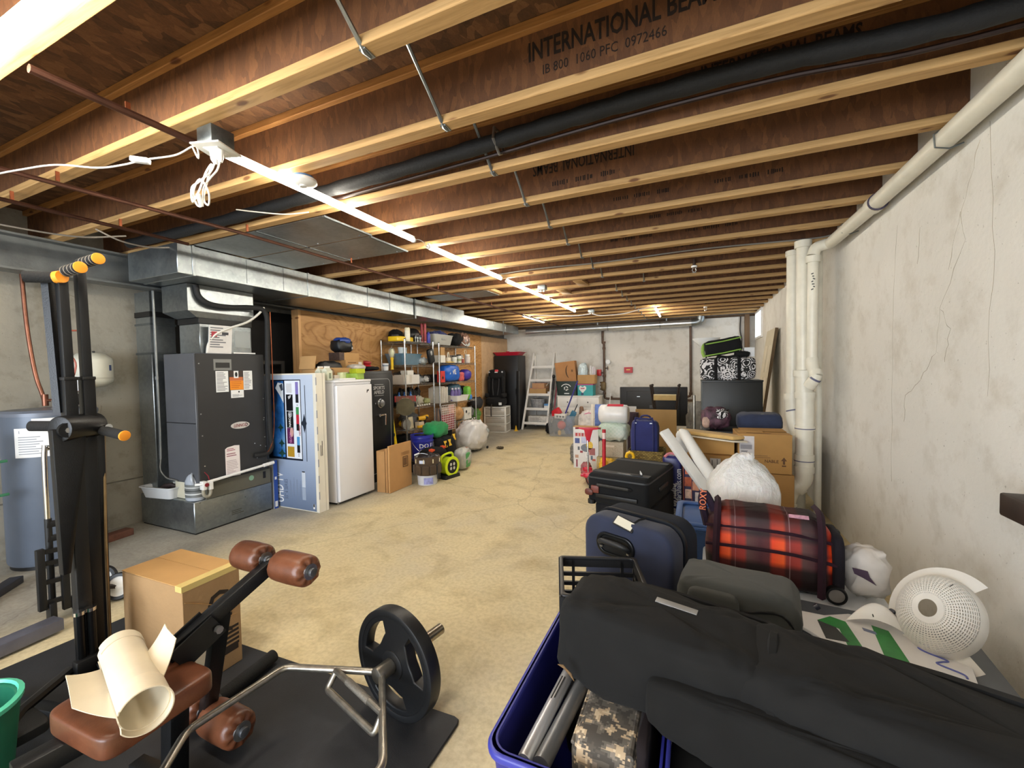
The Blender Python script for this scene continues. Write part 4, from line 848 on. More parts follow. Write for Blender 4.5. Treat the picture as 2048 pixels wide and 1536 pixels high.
# hex trap bar with one weight plate
t = thing('hex_trap_bar', 'bare steel hexagonal lifting bar resting on the black weight plate', 'barbell', (-1.17, 1.30, .237))
A, B, C_, D, E_, F = [Vector(p) - Vector((-1.17, 1.30, 0)) for p in ((-1.17, 1.30, 0), (-1.565, 1.17, 0), (-1.60, .82, 0), (-1.30, .45, 0), (-.885, .975, 0), (-.95, .60, 0))]
RAW = P('#a9a49a', .33, .9, .2, 30, .06, 300)
def bent(pts, r=.0135, k=.035):
    out = [pts[0]]
    for a, b, c in zip(pts[:-2], pts[1:-1], pts[2:]):
        u, w = (a - b).normalized(), (c - b).normalized()
        for s in range(5):
            x = s / 4; out.append((b + u * k) * (1 - x) ** 2 + b * 2 * x * (1 - x) + (b + w * k) * x * x)
    return out + [pts[-1]]
MB().tube(bent([A, B, C_, D, F, E_, A]), .0135, 12).build('frame', RAW, t)
u_ = Vector((.18, .984, 0)); MB().cyl(A - u_ * .02, A + u_ * .34, .0245, n=20).build('sleeve', P('#9f9789', .3, .95, .15, 30), t, bevel=.002)
MB().cyl(A - u_ * .03, A + u_ * .045, .031, n=20).build('collar', P('#8f8a80', .4, .9, .1), t, bevel=.003)
H1, H2 = A.lerp(B, .48), A.lerp(E_, .50)
MB().tube([H1, H2], .0125, 10).build('handle', RAW, t); z_ = Vector((0, 0, -.055)); o_ = Vector((-.02, -.05, 0))
MB().tube(bent([H1 + Vector((.01, 0, 0)), H1 + z_ + o_ * .6 + Vector((.01, -.01, 0)), H2 + z_ + o_ * .6, H2], k=.015), .0125, 10).build('lower_handle', RAW, t)
MB().cyl(H1.lerp(H2, .3), H1.lerp(H2, .75), .0142, n=14).build('knurling', P('#8a857c', .5, .8, .3, 300, .4, 500), t)
t = thing('weight_plate', 'black weight plate with three grip holes standing on the mat and floor edge', 'weight plate', (-1.152, 1.372, .2375))
M = face_m((0, 0, 0), Vector((-.984, .18, 0)).cross(Vector((0, 0, 1))) * 0 + Vector((.984, -.18, 0)), UP)
NP = 60
bm = bmesh.new(); cu = bpy.data.curves.new('plate', 'CURVE'); cu.dimensions = '2D'; cu.fill_mode = 'BOTH'; cu.extrude = .019; cu.bevel_depth = .006; cu.bevel_resolution = 2
def loop(pts):
    s = cu.splines.new('POLY'); s.points.add(len(pts) - 1)
    for p, (x, y) in zip(s.points, pts): p.co = (x, y, 0, 1)
    s.use_cyclic_u = True
bm.free(); loop(ell(.219, .219, 72)); loop(ell(.0265, .0265, 24)[::-1])
for k in range(3):
    a0 = R(90 + 52 + 120 * k); pts = []
    for i in range(15): a = a0 + R(-35 + 70 * i / 14); pts.append((.182 * math.cos(a), .182 * math.sin(a)))
    for i in range(15): a = a0 + R(35 - 70 * i / 14); rr = .125 - .03 * math.sin(PI * i / 14); pts.append((rr * math.cos(a), rr * math.sin(a)))
    loop(pts[::-1])
tmp = bpy.data.objects.new('plate', cu); COL.objects.link(tmp); me = bpy.data.meshes.new_from_object(tmp.evaluated_get(bpy.context.evaluated_depsgraph_get())); bpy.data.objects.remove(tmp)
me.transform(M); me.materials.clear(); me.materials.append(P('#131416', .42, 0, .1, 14, .06, 200)); me.polygons.foreach_set('use_smooth', [True] * len(me.polygons)); me.set_sharp_from_angle(angle=R(35))
o = bpy.data.objects.new('disc', me); COL.objects.link(o); o.parent = t
m = MB(); m.ring(ell(.225, .225, 60), ell(.196, .196, 60), -.029, .029, M); m.build('rim', P('#141517', .45, 0, .08, 14), t, bevel=.006, seg=2)
m = MB(); m.ring(ell(.06, .06, 40), ell(.0265, .0265, 40), -.03, .03, M); m.build('hub', P('#141517', .45, 0, .08), t, bevel=.004)
for k in range(3):
    a = R(90 + 112 + 120 * k); m = MB(); m.bar(M @ Vector((.13 * math.cos(a), .13 * math.sin(a), -.027)), M @ Vector((.195 * math.cos(a), .195 * math.sin(a), -.027)), .004, .003); m.build('rib', BLACK_M, t)
# green bin at the edge of the frame
t = thing('green_bin', 'teal-rimmed green plastic bin at the lower corner beside the bench', 'bin', (-2.245, .475, MZ))
MB().lathe([(.10, .0), (.125, .02), (.155, .33), (.15, .335), (.14, .33), (.115, .03), (0, .02)], n=32, caps=False).build('bin', P('#1f6b52', .4, 0, .05), t); MB().lathe([(.15, .325), (.162, .33), (.164, .345), (.15, .35), (.146, .34)], n=32, caps=False).build('rim', P('#5fd2b0', .35, 0, .03), t)
# ---------------------------------------------------------------- wire shelving and everything on it
def bxo(name, label, cat, c, s, mat, rz=0, bev=.003, group=None, rot=None):
    o = MB().bx((-s[0] / 2, -s[1] / 2, 0), (s[0] / 2, s[1] / 2, s[2])).build(name, mat, smooth=0 if not bev else 40, bevel=bev, seg=2 if bev > .004 else 1)
    o.location = c; o.rotation_euler = tuple(R(a) for a in rot) if rot else (0, 0, R(rz)); return tag(o, label, cat, group)
def lat(name, label, cat, c, prof, mat, n=20, group=None, rot=None, **k):
    o = MB().lathe(prof, n=n, **k).build(name, mat); o.location = c
    if rot: o.rotation_euler = tuple(R(a) for a in rot)
    return tag(o, label, cat, group)
def sft(name, label, cat, c, s, mat, p=3.2, amp=.015, seed=1, rz=0, n=28, group=None, rot=None, fs_=3.0, shape=None):
    """soft lump resting with its lowest point at c"""
    mb = MB().soft((0, 0, 0), s, p, n, amp, fs_, seed, rot, shape=shape); z = min(q.z for q in mb.v)
    mb.v = [q - Vector((0, 0, z)) for q in mb.v]
    o = mb.build(name, mat, smooth=75); o.location = c; o.rotation_euler = (0, 0, R(rz)); return tag(o, label, cat, group)
def bottle(name, label, c, r, h, mat, cap, group=None, cat='bottle'):
    o = lat(name, label, cat, c, [(r * .9, 0), (r, .004), (r, h * .62), (r * .85, h * .74), (r * .4, h * .84), (r * .38, h * .88)], mat, group=group)
    MB().cyl((0, 0, h * .87), (0, 0, h), r * .45, n=12).build('cap', cap, o); return o
ORD = ('first', 'second', 'third', 'fourth', 'fifth', 'sixth', 'seventh')
CRM_Z = P('#c4c4c2', .25, .9, .06, 20)
def wire_shelf(label, x0, x1, y0, y1, levels, top):
    t = thing('wire_shelving', label, 'shelf', (x0, y0, 0)); dx, dy = x1 - x0, y1 - y0
    for x in (0, dx):
        for y in (0, dy):
            p = MB().cyl((x, y, .012), (x, y, top), .0125, n=10).build('post', CRM_Z, t); MB().cyl((x, y, 0), (x, y, .014), .018, n=10).build('foot', BLACK, p); MB().lathe([(.014, 0), (.014, .01), (.0, .013)], (x, y, top), n=10).build('post_cap', BLACK, p)
    for z in levels:
        m = MB()
        for zz in (z, z - .028):
            for a, b in (((0, 0), (dx, 0)), ((dx, 0), (dx, dy)), ((dx, dy), (0, dy)), ((0, dy), (0, 0))): m.tube([(a[0], a[1], zz), (b[0], b[1], zz)], .0035, 5)
        for side, ln in (((dx, 0), dy), ((0, 0), dy)):                       # zigzag truss, front and back
            n = int(ln / .045); pts = [(side[0], ln * i / n, z if i % 2 else z - .028) for i in range(n + 1)]; m.tube(pts, .0025, 4)
        n = int(dx / .045); m.tube([(dx * i / n, 0, z if i % 2 else z - .028) for i in range(n + 1)], .0025, 4)
        s = m.build('shelf', CRM_Z, t)
        m = MB(); k = int(dy / .025)
        for i in range(1, k): m.tube([(0, dy * i / k, z - .002), (dx, dy * i / k, z - .002)], .0018, 4, caps=False)
        for x in (dx * .33, dx * .66): m.tube([(x, 0, z - .005), (x, dy, z - .005)], .003, 4)
        w_ = m.build('wires', CRM_Z, s); w_['kind'] = 'stuff'
        m = MB()
        for x in (0, dx):
            for y in (0, dy): m.cyl((x, y, z - .035), (x, y, z + .006), .0175, n=10)
        g = m.build('collars', CRM_Z, s); g['kind'] = 'stuff'
    return t
SX0, SX1 = -4.575, -4.12
L1 = (.18, .52, .885, 1.25, 1.557, 1.925); L2 = (.20, .50, .875, 1.25, 1.60, 1.915)
wire_shelf('chrome wire shelving unit next to the black safe, packed with tools', SX0, SX1, 5.28, 6.04, L1, 1.955)
wire_shelf('chrome wire shelving unit second from the safe, packed with bags and jars', SX0, SX1, 6.22, 7.52, L2, 1.945)
G = .0035
z = L1[5] + G
YEL = P('#e8c21e', .4, 0, .05); REDP = P('#b3272c', .4, 0, .05); BLUEP = P('#2a5fa8', .4, 0, .05); NAVY = fabric('#232f63'); GRYP = P('#a9aaa6', .4, 0, .04); CLR = P('#c3cbcc', .2, 0, .05, 9, Transmission_Weight=.25); CLB = P('#587d95', .25, 0, .08, 9, Transmission_Weight=.2); PURP = P('#3d3080', .4, 0, .06); KHK = CB('#b08a5a'); BLKF = fabric('#121214', fold=.5); SILV = P('#b0b2b4', .3, .8, .1)
# top shelf
t = thing('tool_case', 'flat yellow tool case lying on the top wire shelf by the safe', 'case', (-4.30, 5.42, z), 4)
MB().prism(rrect(.24, .42, .06), 0, .075).build('shell', YEL, t, bevel=.012); MB().cyl((-.125, -.02, .03), (.125, -.02, .03), .045, n=18).build('cut_out', BLACK, t); MB().box((0, -.15, .09), (.1, .06, .03)).build('knob', P('#3a3a3c', .5, 0, .1), t, bevel=.008)
t = lat('paper_towel_tube', 'tall cream cylinder standing on the top wire shelf beside the yellow case', 'container', (-4.17, 5.42, z), [(.04, 0), (.042, .01), (.042, .20), (.036, .215), (.03, .218), (.0, .218)], P('#dcd6b8', .5, 0, .06, 30)); MB().lathe([(.0425, .03), (.0425, .17)], n=20, caps=False).build('label', P('#e6e2d0', .5, 0, .1, 60), t)
t = sft('black_helmet', 'round black helmet on the top wire shelf between the cream and red tubes', 'helmet', (-4.34, 5.76, z), (.26, .28, .24), P('#151617', .35, 0, .1), 2.2, .004, 3); MB().soft((.125, 0, .10), (.03, .2, .06), 4, 16).build('visor', P('#2a2c2f', .2, 0, 0), t)
sft('dark_bag', 'dark shapeless bag at the back of the top wire shelf by the plywood', 'bag', (-4.47, 5.52, z), (.18, .24, .20), BLKF, 2.5, .02, 7)
for i, (dx, dy, c) in enumerate(((0, 0, '#8c2730'), (.045, .03, '#a23b40'))):
    t = lat('wrapping_roll', ('dark red gift wrap roll standing upright on the top wire shelf', 'red patterned gift wrap roll, shelf-edge one of the two')[i], 'roll', (-4.24 + dx, 5.90 + dy, z), [(.022, 0), (.022, .33), (.017, .33), (.017, .01)], P(c, .45, 0, .35, 30))
    MB().cyl((0, 0, .02), (0, 0, .025), .0225, n=16).build('band', WHITE, t)
bottle('spray_bottle', 'blue bottle at the corner of the top wire shelf next to the red rolls', (-4.15, 5.965, z), .03, .21, P('#3a3f9c', .35, 0, .06), BLACK)
for i in range(5): lat('wine_glass_stem', 'small clear plastic piece before the helmet on the top shelf, %s from the white cylinder' % ORD[i], 'plastic piece', (-4.15 + .01 * (i % 2), 5.60 + .035 * i, z), [(.012, 0), (.006, .01), (.005, .05), (.014, .075), (.012, .08)], CLR, 10, group='clear plastic pieces before the helmet')
# second shelf
z = L1[4] + G
def tray(name, label, cat, c, w, d, h, mat, rz=0, th=.008, tp=.86, rim=.012, open_=True):
    t = thing(name, label, cat, c, rz); o = rrect(w, d, min(w, d) * .12); n = len(o)
    def lp(k, z, e=0): return [((x * k + math.copysign(e, x)), (y * k + math.copysign(e, y)), z) for x, y in o]
    rings = [lp(tp, 0), lp(1, h), lp(1, h, rim), lp(1, h + .01, rim), lp(1, h + .01, -th), lp(tp, .008, -th)]
    m = MB(); m.add(sum(rings, []), [(k * n + i, k * n + (i + 1) % n, (k + 1) * n + (i + 1) % n, (k + 1) * n + i) for k in range(5) for i in range(n)] + [tuple(range(n))[::-1], tuple(range(5 * n, 6 * n))])
    m.build('body', mat, t); return t
t = tray('storage_bin', 'blue-grey translucent bin on the second wire shelf by the plywood', 'bin', (-4.36, 5.56, z), .36, .50, .17, CLB, tp=.8)
for i, (x, y) in enumerate(((-4.34, 5.46), (-4.38, 5.60))): lat('plastic_cup_stack', ('stack of clear cups standing in the blue-grey bin', 'second stack of clear cups in the blue-grey bin, deeper in')[i], 'cups', (x, y, z + .010), [(.03, 0), (.045, .27), (.047, .275), (.04, .27)], P('#c9d6dd', .3, 0, .1, 40), 16)
t = thing('work_light', 'yellow-handled caged work light hanging on the end of the first shelving unit', 'lamp', (-4.34, 5.245, 1.49))
MB().lathe([(.026, 0), (.02, .04), (.023, .08), (.022, .15), (.028, .17), (.02, .19)], n=14).build('handle', YEL, t); MB().lathe([(.015, .19), (.03, .22), (.034, .28), (.02, .32), (.0, .33)], n=14).build('bulb', P('#d7dcb8', .15, 0, 0), t)
m = MB()
for i in range(8): a = 2 * PI * i / 8; m.tube([(.022 * math.cos(a), .022 * math.sin(a), .185), (.045 * math.cos(a), .045 * math.sin(a), .25), (.04 * math.cos(a), .04 * math.sin(a), .31), (.0, .0, .345)], .002, 4)
g = m.build('cage', STEEL, t); MB().tube([(0, 0, .34), (0, .005, .37), (0, .03, .385), (0, .034, .41)], .003, 5).build('hook', STEEL, t); MB().tube([(0, 0, 0), (0, -.004, -.06), (0, .03, -.1)], .005, 6).build('cord', P('#5d2f18', .5, 0, .1), t)
t = thing('holster_case', 'black hard case hanging at a slant from the front post of the first shelving unit', 'case', (-4.075, 5.93, 1.60), rot=(14, 0, 0))
MB().soft((0, 0, .11), (.06, .15, .24), 6, 20).build('shell', BLACK_M, t); MB().soft((.031, -.01, .16), (.008, .05, .07), 4, 14).build('plate', SILV, t); MB().tube([(0, .05, .22), (0, .03, .30), (-.03, .0, .33)], .004, 5).build('loop', BLACK, t)
sft('bubble_bag', 'crumpled clear plastic bag at the front of the second wire shelf', 'plastic bag', (-4.2, 5.84, z), (.14, .20, .10), P('#a9b0b2', .2, 0, .2, 20), 2.4, .025, 5)
bxo('flat_box', 'pale box at the back of the second wire shelf', 'box', (-4.48, 5.90, z), (.14, .2, .16), P('#c9b79a', .7, 0, .06))
# third shelf
z = L1[3] + G
t = bxo('white_carton', 'white cardboard carton on the third wire shelf next to the safe', 'box', (-4.26, 5.48, z), (.22, .40, .15), P('#d4d3cf', .7, 0, .04)); MB().bx((-.111, -.06, .02), (.1105, .0, .151)).build('tape', P('#c4c1b8', .4, 0, .03), t, smooth=0)
bxo('small_white_carton', 'smaller white box stacked on the white carton on the third shelf', 'box', (-4.28, 5.53, z + .15), (.14, .16, .07), P('#dcdbd6', .7, 0, .04))
for i in range(5): sft('wire_coil', 'tangled dark cable bundle at the back of the third shelf, %s from the safe end' % ORD[i], 'cable', (-4.42 + .02 * (i % 3), 5.36 + .12 * i, z), (.16, .15, .16 + .02 * (i % 2)), P('#2c2521', .7, 0, .4, 40), 2.3, .03, 20 + i, group='dark cable bundles at the back of the third shelf')
for i in range(4): sft('crumpled_sheet', ('crumpled grey wrapping beside the white carton', 'crumpled charcoal wrapping on the third shelf', 'palest crumpled silver wrapping on the third shelf', 'black crumpled wrapping at the end of the third shelf')[i], 'wrapping', (-4.2 - .03 * (i % 2), 5.73 + .075 * i, z), (.13, .12, .09 + .02 * (i % 2)), P(('#8f9296', '#3b3d41', '#b5b7b8', '#26272b')[i], .35, .2, .2, 30), 2.6, .03, 30 + i, group='crumpled wrappings on the third shelf')
sft('scraper_bag', 'grey plastic wrapped tool bag on the fourth wire shelf by the safe', 'bag', (-4.45, 5.4, L1[2] + G), (.18, .2, .2), BLKF, 2.6, .02, 9)
# fourth shelf
z = L1[2] + G
for i in range(4): bottle('spray_can', 'blue bottle on the fourth shelf behind the saw blade, %s from the safe' % ORD[i], (-4.30 + .05 * (i % 2), 5.34 + .075 * i, z), .032, .24, P('#2f6fb5', .35, 0, .06), BLUEP, 'blue bottles on the fourth shelf')
for i in range(7): sft('black_cable', 'black drooping cable loop at the back of the fourth shelf, %s from the safe end' % ORD[i], 'cable', (-4.40, 5.50 + .075 * i, z), (.10, .07, .30 - .03 * (i % 3)), P('#1d1917', .6, 0, .3, 40), 2.4, .02, 40 + i, group='cable loops on the fourth shelf')
sft('rag', 'pale crumpled rag on the fourth wire shelf in front of the cables', 'rag', (-4.2, 5.70, z), (.12, .17, .14), fabric('#a9a596', fold=.8), 2.5, .03, 50); sft('rag', 'greenish folded rag on the fourth wire shelf at its far corner', 'rag', (-4.19, 5.90, z), (.12, .15, .09), fabric('#8f9362', fold=.8), 2.5, .025, 51)
for i in range(6): lat('paint_cap', 'small white plastic cap along the front of the fourth shelf, %s from the safe end' % ORD[i], 'cap', (-4.145, 5.60 + .065 * i, z), [(.017, 0), (.017, .018), (.012, .022), (0, .022)], P('#d8d4c8', .5, 0, .1), 10, group='white caps along the fourth shelf')
bxo('blade_box', 'orange and white small carton tucked under the fourth wire shelf', 'box', (-4.2, 5.72, L1[1] + .22), (.08, .14, .1), P('#c9b8a0', .6, 0, .15)) ; bpy.data.objects['blade_box'].location.z = L1[1] + G
# saw blade on its red card hanging outside, and the yellow level
t = thing('saw_blade_pack', 'round saw blade on a red card hanging on the end of the first shelving unit', 'saw blade', (-4.02, 5.16, .80))
MB().cyl((0, 0, .12), (.006, -.006, .12), .135, n=40).build('blade', P('#6d6650', .35, .5, .25, 6), t); m = MB(); m.prism([(-.16, .20), (.16, .20), (.16, .29), (-.16, .29)], -.004, 0, face_m((0, 0, 0), (.707, .707, 0), UP)); m.build('card', REDP, t, smooth=0)
MB().bx((-.004, -.004, .27), (.004, .004, .30)).build('hanger', BLACK, t); decal(t, 'print', P('#e6b8ac', .5, 0, 0), (.001, -.001, .25), (.707, .707, 0), UP, .10, .015); bpy.data.objects['saw_blade_pack'].location = (-4.105, 5.245, .79)
m = MB(); m.prism([(-.14, .02), (.14, .02), (.14, .29), (-.14, .29)], .006, .008, face_m((0, 0, 0), (.707, .707, 0), UP)); m.build('plastic_sleeve', P('#9aa08a', .15, 0, .1, Transmission_Weight=.6, Alpha=.35), t, smooth=0)
for i, (p0, p1, lb) in enumerate((((-3.90, 4.80, .012), (-4.02, 4.76, 1.10), 'long yellow spirit level leaning by the safe'), ((-3.92, 4.74, .012), (-3.99, 4.72, .80), 'shorter yellow spirit level leaning by the safe'))):
    p0, p1 = Vector(p0), Vector(p1); t = thing('spirit_level', lb, 'level', p0); d = p1 - p0
    MB().bar((0, 0, 0), d, .022, .055, 20).build('rail', P('#f0d21a', .35, 0, .04), t, bevel=.003)
    for k in (.12, .5, .85): MB().soft(d * k + Vector((.009, -.006, 0)), (.02, .035, .05), 3, 12).build('vial', P('#2b2a1a', .3, 0, 0), t)
# lower shelves: drills, saw
z = L1[1] + G
def drill(label, c, rz, seed):
    t = thing('cordless_drill', label, 'drill', c, rz); Y2 = P('#e0a91a', .42, 0, .05)
    MB().tube([(-.09, 0, .155), (.05, 0, .155)], [.034, .038], 14).build('motor_housing', Y2, t); MB().tube([(.05, 0, .155), (.085, 0, .155), (.12, 0, .155)], [.03, .026, .016], 12).build('chuck', BLACK, t)
    MB().bar((-.03, 0, .13), (-.055, 0, .04), .036, .03).build('handle', BLACK, t, bevel=.008); MB().bx((-.105, -.035, 0), (.0, .035, .045)).build('battery', Y2, t, bevel=.008); MB().bx((-.095, -.025, .13), (-.088, .025, .18)).build('back_cap', BLACK, t); return t
drill('yellow and black cordless drill on the shelf above the blue bucket', (-4.17, 5.75, z), 75, 1); drill('yellow cordless drill behind the other one on the low wire shelf', (-4.22, 5.92, z), 100, 2)
t = thing('circular_saw', 'yellow circular saw with a silver guard on the low wire shelf', 'saw', (-4.24, 5.42, z), 80)
MB().cyl((0, -.02, .09), (0, .02, .09), .085, n=24).build('blade_guard', SILV, t); MB().cyl((-.02, .02, .10), (-.02, .10, .10), .045, n=16).build('motor', YEL, t); MB().tube([(-.06, .03, .12), (-.04, .03, .17), (.05, .03, .165), (.07, .03, .12)], .016, 8, smooth=3).build('handle', BLACK, t); MB().bx((-.12, -.06, 0), (.12, .09, .006)).build('base_plate', SILV, t)
sft('grey_cloth', 'grey cloth bundle behind the drills on the low wire shelf', 'cloth', (-4.42, 5.72, z), (.22, .40, .24), fabric('#5a5c60', fold=.8), 2.6, .02, 60)
t = bxo('hang_tag_carton', 'pale paper tag standing before the grey cloth on the low shelf', 'tag', (-4.27, 5.60, z), (.01, .12, .19), P('#d8cdb0', .7, 0, .05)); bpy.data.objects['hang_tag_carton'].rotation_euler = (0, R(-8), 0)
z = L1[0] + G
sft('tool_bag', 'dark tool bag on the lowest shelf beside the safe', 'bag', (-4.35, 5.50, z), (.34, .36, .24), BLKF, 4, .015, 61); bxo('grey_case', 'grey plastic case on the lowest wire shelf behind the bucket', 'case', (-4.30, 5.86, z), (.3, .24, .18), P('#6d6f6e', .5, 0, .08), bev=.01)
# second unit, top shelf
z = L2[5] + G
t = tray('grey_tote', 'grey plastic tote heaped with navy clothing on top of the second shelving unit', 'tote', (-4.33, 6.42, z), .40, .60, .17, GRYP, tp=.84); MB().box((.20, 0, .10), (.006, .16, .03)).build('handle_recess', P('#8d8e8a', .5, 0, 0), t, bevel=.002)
for i, (y, s) in enumerate(((6.30, .22), (6.50, .26), (6.62, .16))): sft('navy_garment', ('navy folded garment heaped in the grey tote, end nearest the red rolls', 'navy garment piled highest in the grey tote', 'navy garment at the far end of the grey tote')[i], 'clothes', (-4.33, y, z + .010), (.28, s, .22 + .03 * (i == 1)), fabric('#26306a', fold=.8), 2.8, .02, 70 + i)
t = sft('dark_jacket', 'black and white jacket slumped beside the grey tote on the top shelf', 'jacket', (-4.25, 6.93, z), (.30, .34, .23), BLKF, 2.4, .025, 75); MB().tube([(.1, .06, .10), (.13, .10, .07), (.14, .15, .04), (.15, .19, .02)], .008, 6).build('white_trim', WHITE, t)
t = sft('foil_gift_bag', 'crumpled brown and clear gift bag at the end of the top shelf', 'bag', (-4.28, 7.32, z), (.24, .26, .27), P('#8a6a5c', .3, .2, .5, 12), 2.8, .03, 76, shape=lambda q: (q.x * (1 - .8 * q.z), q.y * (1 - .6 * q.z), q.z)); MB().soft((.10, .02, .09), (.03, .18, .15), 3, 16, .01, 3, 4).build('clear_wrap', CLR, t)
# second shelf of unit two
z = L2[4] + G
bxo('tan_carton', 'small tan box stacked on the white one at the end of the jar shelf', 'box', (-4.20, 6.36, z + .13), (.14, .13, .14), KHK); bxo('white_block_box', 'plain white box under the tan one at the end of the jar shelf', 'box', (-4.20, 6.36, z), (.15, .15, .13), P('#dedcd4', .6, 0, .03))
t = thing('headphones', 'cream over-ear headphones on the jar shelf beside the tan box', 'headphones', (-4.17, 6.60, z + .02), 20)
CRH = P('#d9cfbc', .5, 0, .04); MB().tube([(0, -.07, .04), (0, -.06, .13), (0, 0, .165), (0, .06, .13), (0, .07, .04)], .012, 8, smooth=4).build('headband', CRH, t)
for s in (-1, 1): MB().soft((0, .06 * s, .035), (.08, .045, .095), 3, 16).build('ear_cup', CRH, t)
for i, (y, h, lb) in enumerate(((6.80, .13, 'white jar with a dark lid, beside the headphones'), (6.97, .16, 'larger white jar with a dark lid and green label, before the clear jar'))):
    t = lat('jar', lb, 'jar', (-4.17, y, z), [(.045, 0), (.052, .01), (.052, h * .75), (.04, h * .86)], P('#d5d6d0', .35, 0, .06)); MB().cyl((0, 0, h * .84), (0, 0, h), .046, n=18).build('lid', BLACK, t); MB().lathe([(.0527, .03), (.0527, h * .5)], n=20, caps=False).build('label', P(('#c9cbc3', '#9aa07a')[i], .5, 0, .2, 40), t)
t = lat('clear_jar', 'clear glass jar with a pale lid at the end of the jar shelf', 'jar', (-4.17, 7.30, z), [(.05, 0), (.055, .02), (.055, .12), (.04, .14)], P('#cfc4bb', .1, 0, .1, 12)); MB().cyl((0, 0, .135), (0, 0, .17), .05, n=18).build('lid', P('#d9d6cf', .4, 0, 0), t)
t = lat('red_jar', 'small red jar standing just before the clear one', 'jar', (-4.20, 7.15, z), [(.03, 0), (.034, .07), (.028, .08)], P('#a8403a', .4, 0, .1)); MB().cyl((0, 0, .078), (0, 0, .095), .03, n=14).build('lid', WHITE, t)
MBt = tag(MB().lathe([(.04, 0), (.045, .006), (.04, .012)], n=24, caps=False).build('tape_ring', P('#d8d0b8', .5, 0, 0)), 'thin cream ring standing on edge on the clear jar', 'ring'); MBt.location = (-4.17, 7.22, z + .215); MBt.rotation_euler = (0, R(90), 0)
t = lat('steel_bowl', 'upturned brushed metal bowl at the back of the jar shelf', 'bowl', (-4.40, 6.85, z), [(.15, 0), (.145, .05), (.10, .11), (.0, .13)], SILV, 28); bxo('bowl_stand_box', 'flat grey carton under the bowls at the back of the jar shelf', 'box', (-4.42, 7.25, z), (.22, .24, .16), P('#b0aca4', .6, 0, .06))
t = bxo('yellow_card', 'yellow and white packet lying under the headphones on the jar shelf', 'packet', (-4.17, 6.60, z), (.12, .22, .018), P('#d8b65a', .6, 0, .15, 30))
# third shelf of unit two
z = L2[3] + G
t = thing('red_sign_box', 'red box with a black diamond mark between the two shelving units', 'box', (-4.16, 6.30, z), 0); MB().bx((-.03, -.03, 0), (.05, .10, .20)).build('box', P('#c8342f', .5, 0, .05), t, smooth=0); decal(t, 'diamond', INK, (.0502, .03, .08), (0, 1, 0), UP, 0, 0, pts=[(-.03, 0), (0, -.035), (.03, 0), (0, .035)]); t.location = (-4.16, 6.31 - .03, z)
t = sft('blue_drawstring_bag', 'bright blue shiny bag with white letters on the third shelf of the second unit', 'bag', (-4.20, 6.66, z), (.24, .52, .30), P('#1f5fc0', .3, 0, .15, 9), 3.4, .02, 80); text('AVE', .12, WHITE, t, (.113, -.15, .14), (0, 1, 0), UP, bold=.02, depth=.012)
t = sft('red_white_packet', 'red and white packet leaning beside the blue bag', 'packet', (-4.17, 7.03, z), (.08, .18, .17), P('#c4595c', .4, 0, .5, 14), 4, .01, 81)
t = sft('purple_ball', 'purple-blue ball-shaped pouch at the end of the third shelf of the second unit', 'ball', (-4.22, 7.26, z), (.26, .30, .22), P('#3c2f96', .4, 0, .12), 2.2, .01, 82)
for i in range(4): bxo('flat_black_case', 'flat dark case at the back of the blue bag shelf, %s from the red box' % ORD[i], 'case', (-4.38, 6.45 + .28 * i, z), (.18, .26, .14), P('#1b1b1f', .5, 0, .1), group='flat dark cases at the back of the third shelf')
# fourth shelf of unit two
z = L2[2] + G
for i in range(5):
    t = bxo('white_board', 'white upright panel beside the white basin, %s from the first shelving unit' % ORD[i], 'panel', (-4.28, 6.30 + .055 * i, z), (.26, .018 + .004 * (i % 2), .27 + .015 * (i % 3)), P('#d9d5cb', .5, 0, .03), bev=.002, group='white upright panels on the fourth shelf')
t = tray('white_basin', 'white plastic basin on the fourth shelf of the second unit', 'basin', (-4.19, 6.92, z), .26, .44, .10, P('#e2e2de', .35, 0, .03), tp=.84)
for i in range(3): bottle('purple_bottle', 'purple bottle in the white basin, %s from the white panels' % ORD[i], (-4.20 + .01 * i, 6.76 + .095 * i, z + .012), .043, .24, P('#6a5a98', .3, 0, .12), P('#cfc8d8', .4, 0, 0), 'purple bottles in the white basin')
t = sft('wipes_pack', 'bright green and blue cleaning pack hanging over the shelf end past the basin', 'pack', (-4.17, 7.26, z), (.14, .13, .26), P('#6fb53c', .4, 0, .3, 9), 4, .012, 84); MB().soft((.045, .03, .05), (.07, .10, .1), 4, 14).build('blue_sleeve', P('#3f7fc8', .4, 0, .1), t)
sft('teal_bag', 'grey-blue crumpled bag on top behind the green pack', 'bag', (-4.38, 7.10, z), (.26, .34, .30), P('#5f7f92', .4, 0, .3, 12), 2.8, .03, 85); sft('black_bag', 'black bag at the far end of the fourth shelf of the second unit', 'bag', (-4.38, 7.40, z), (.24, .22, .26), BLKF, 3, .02, 86)
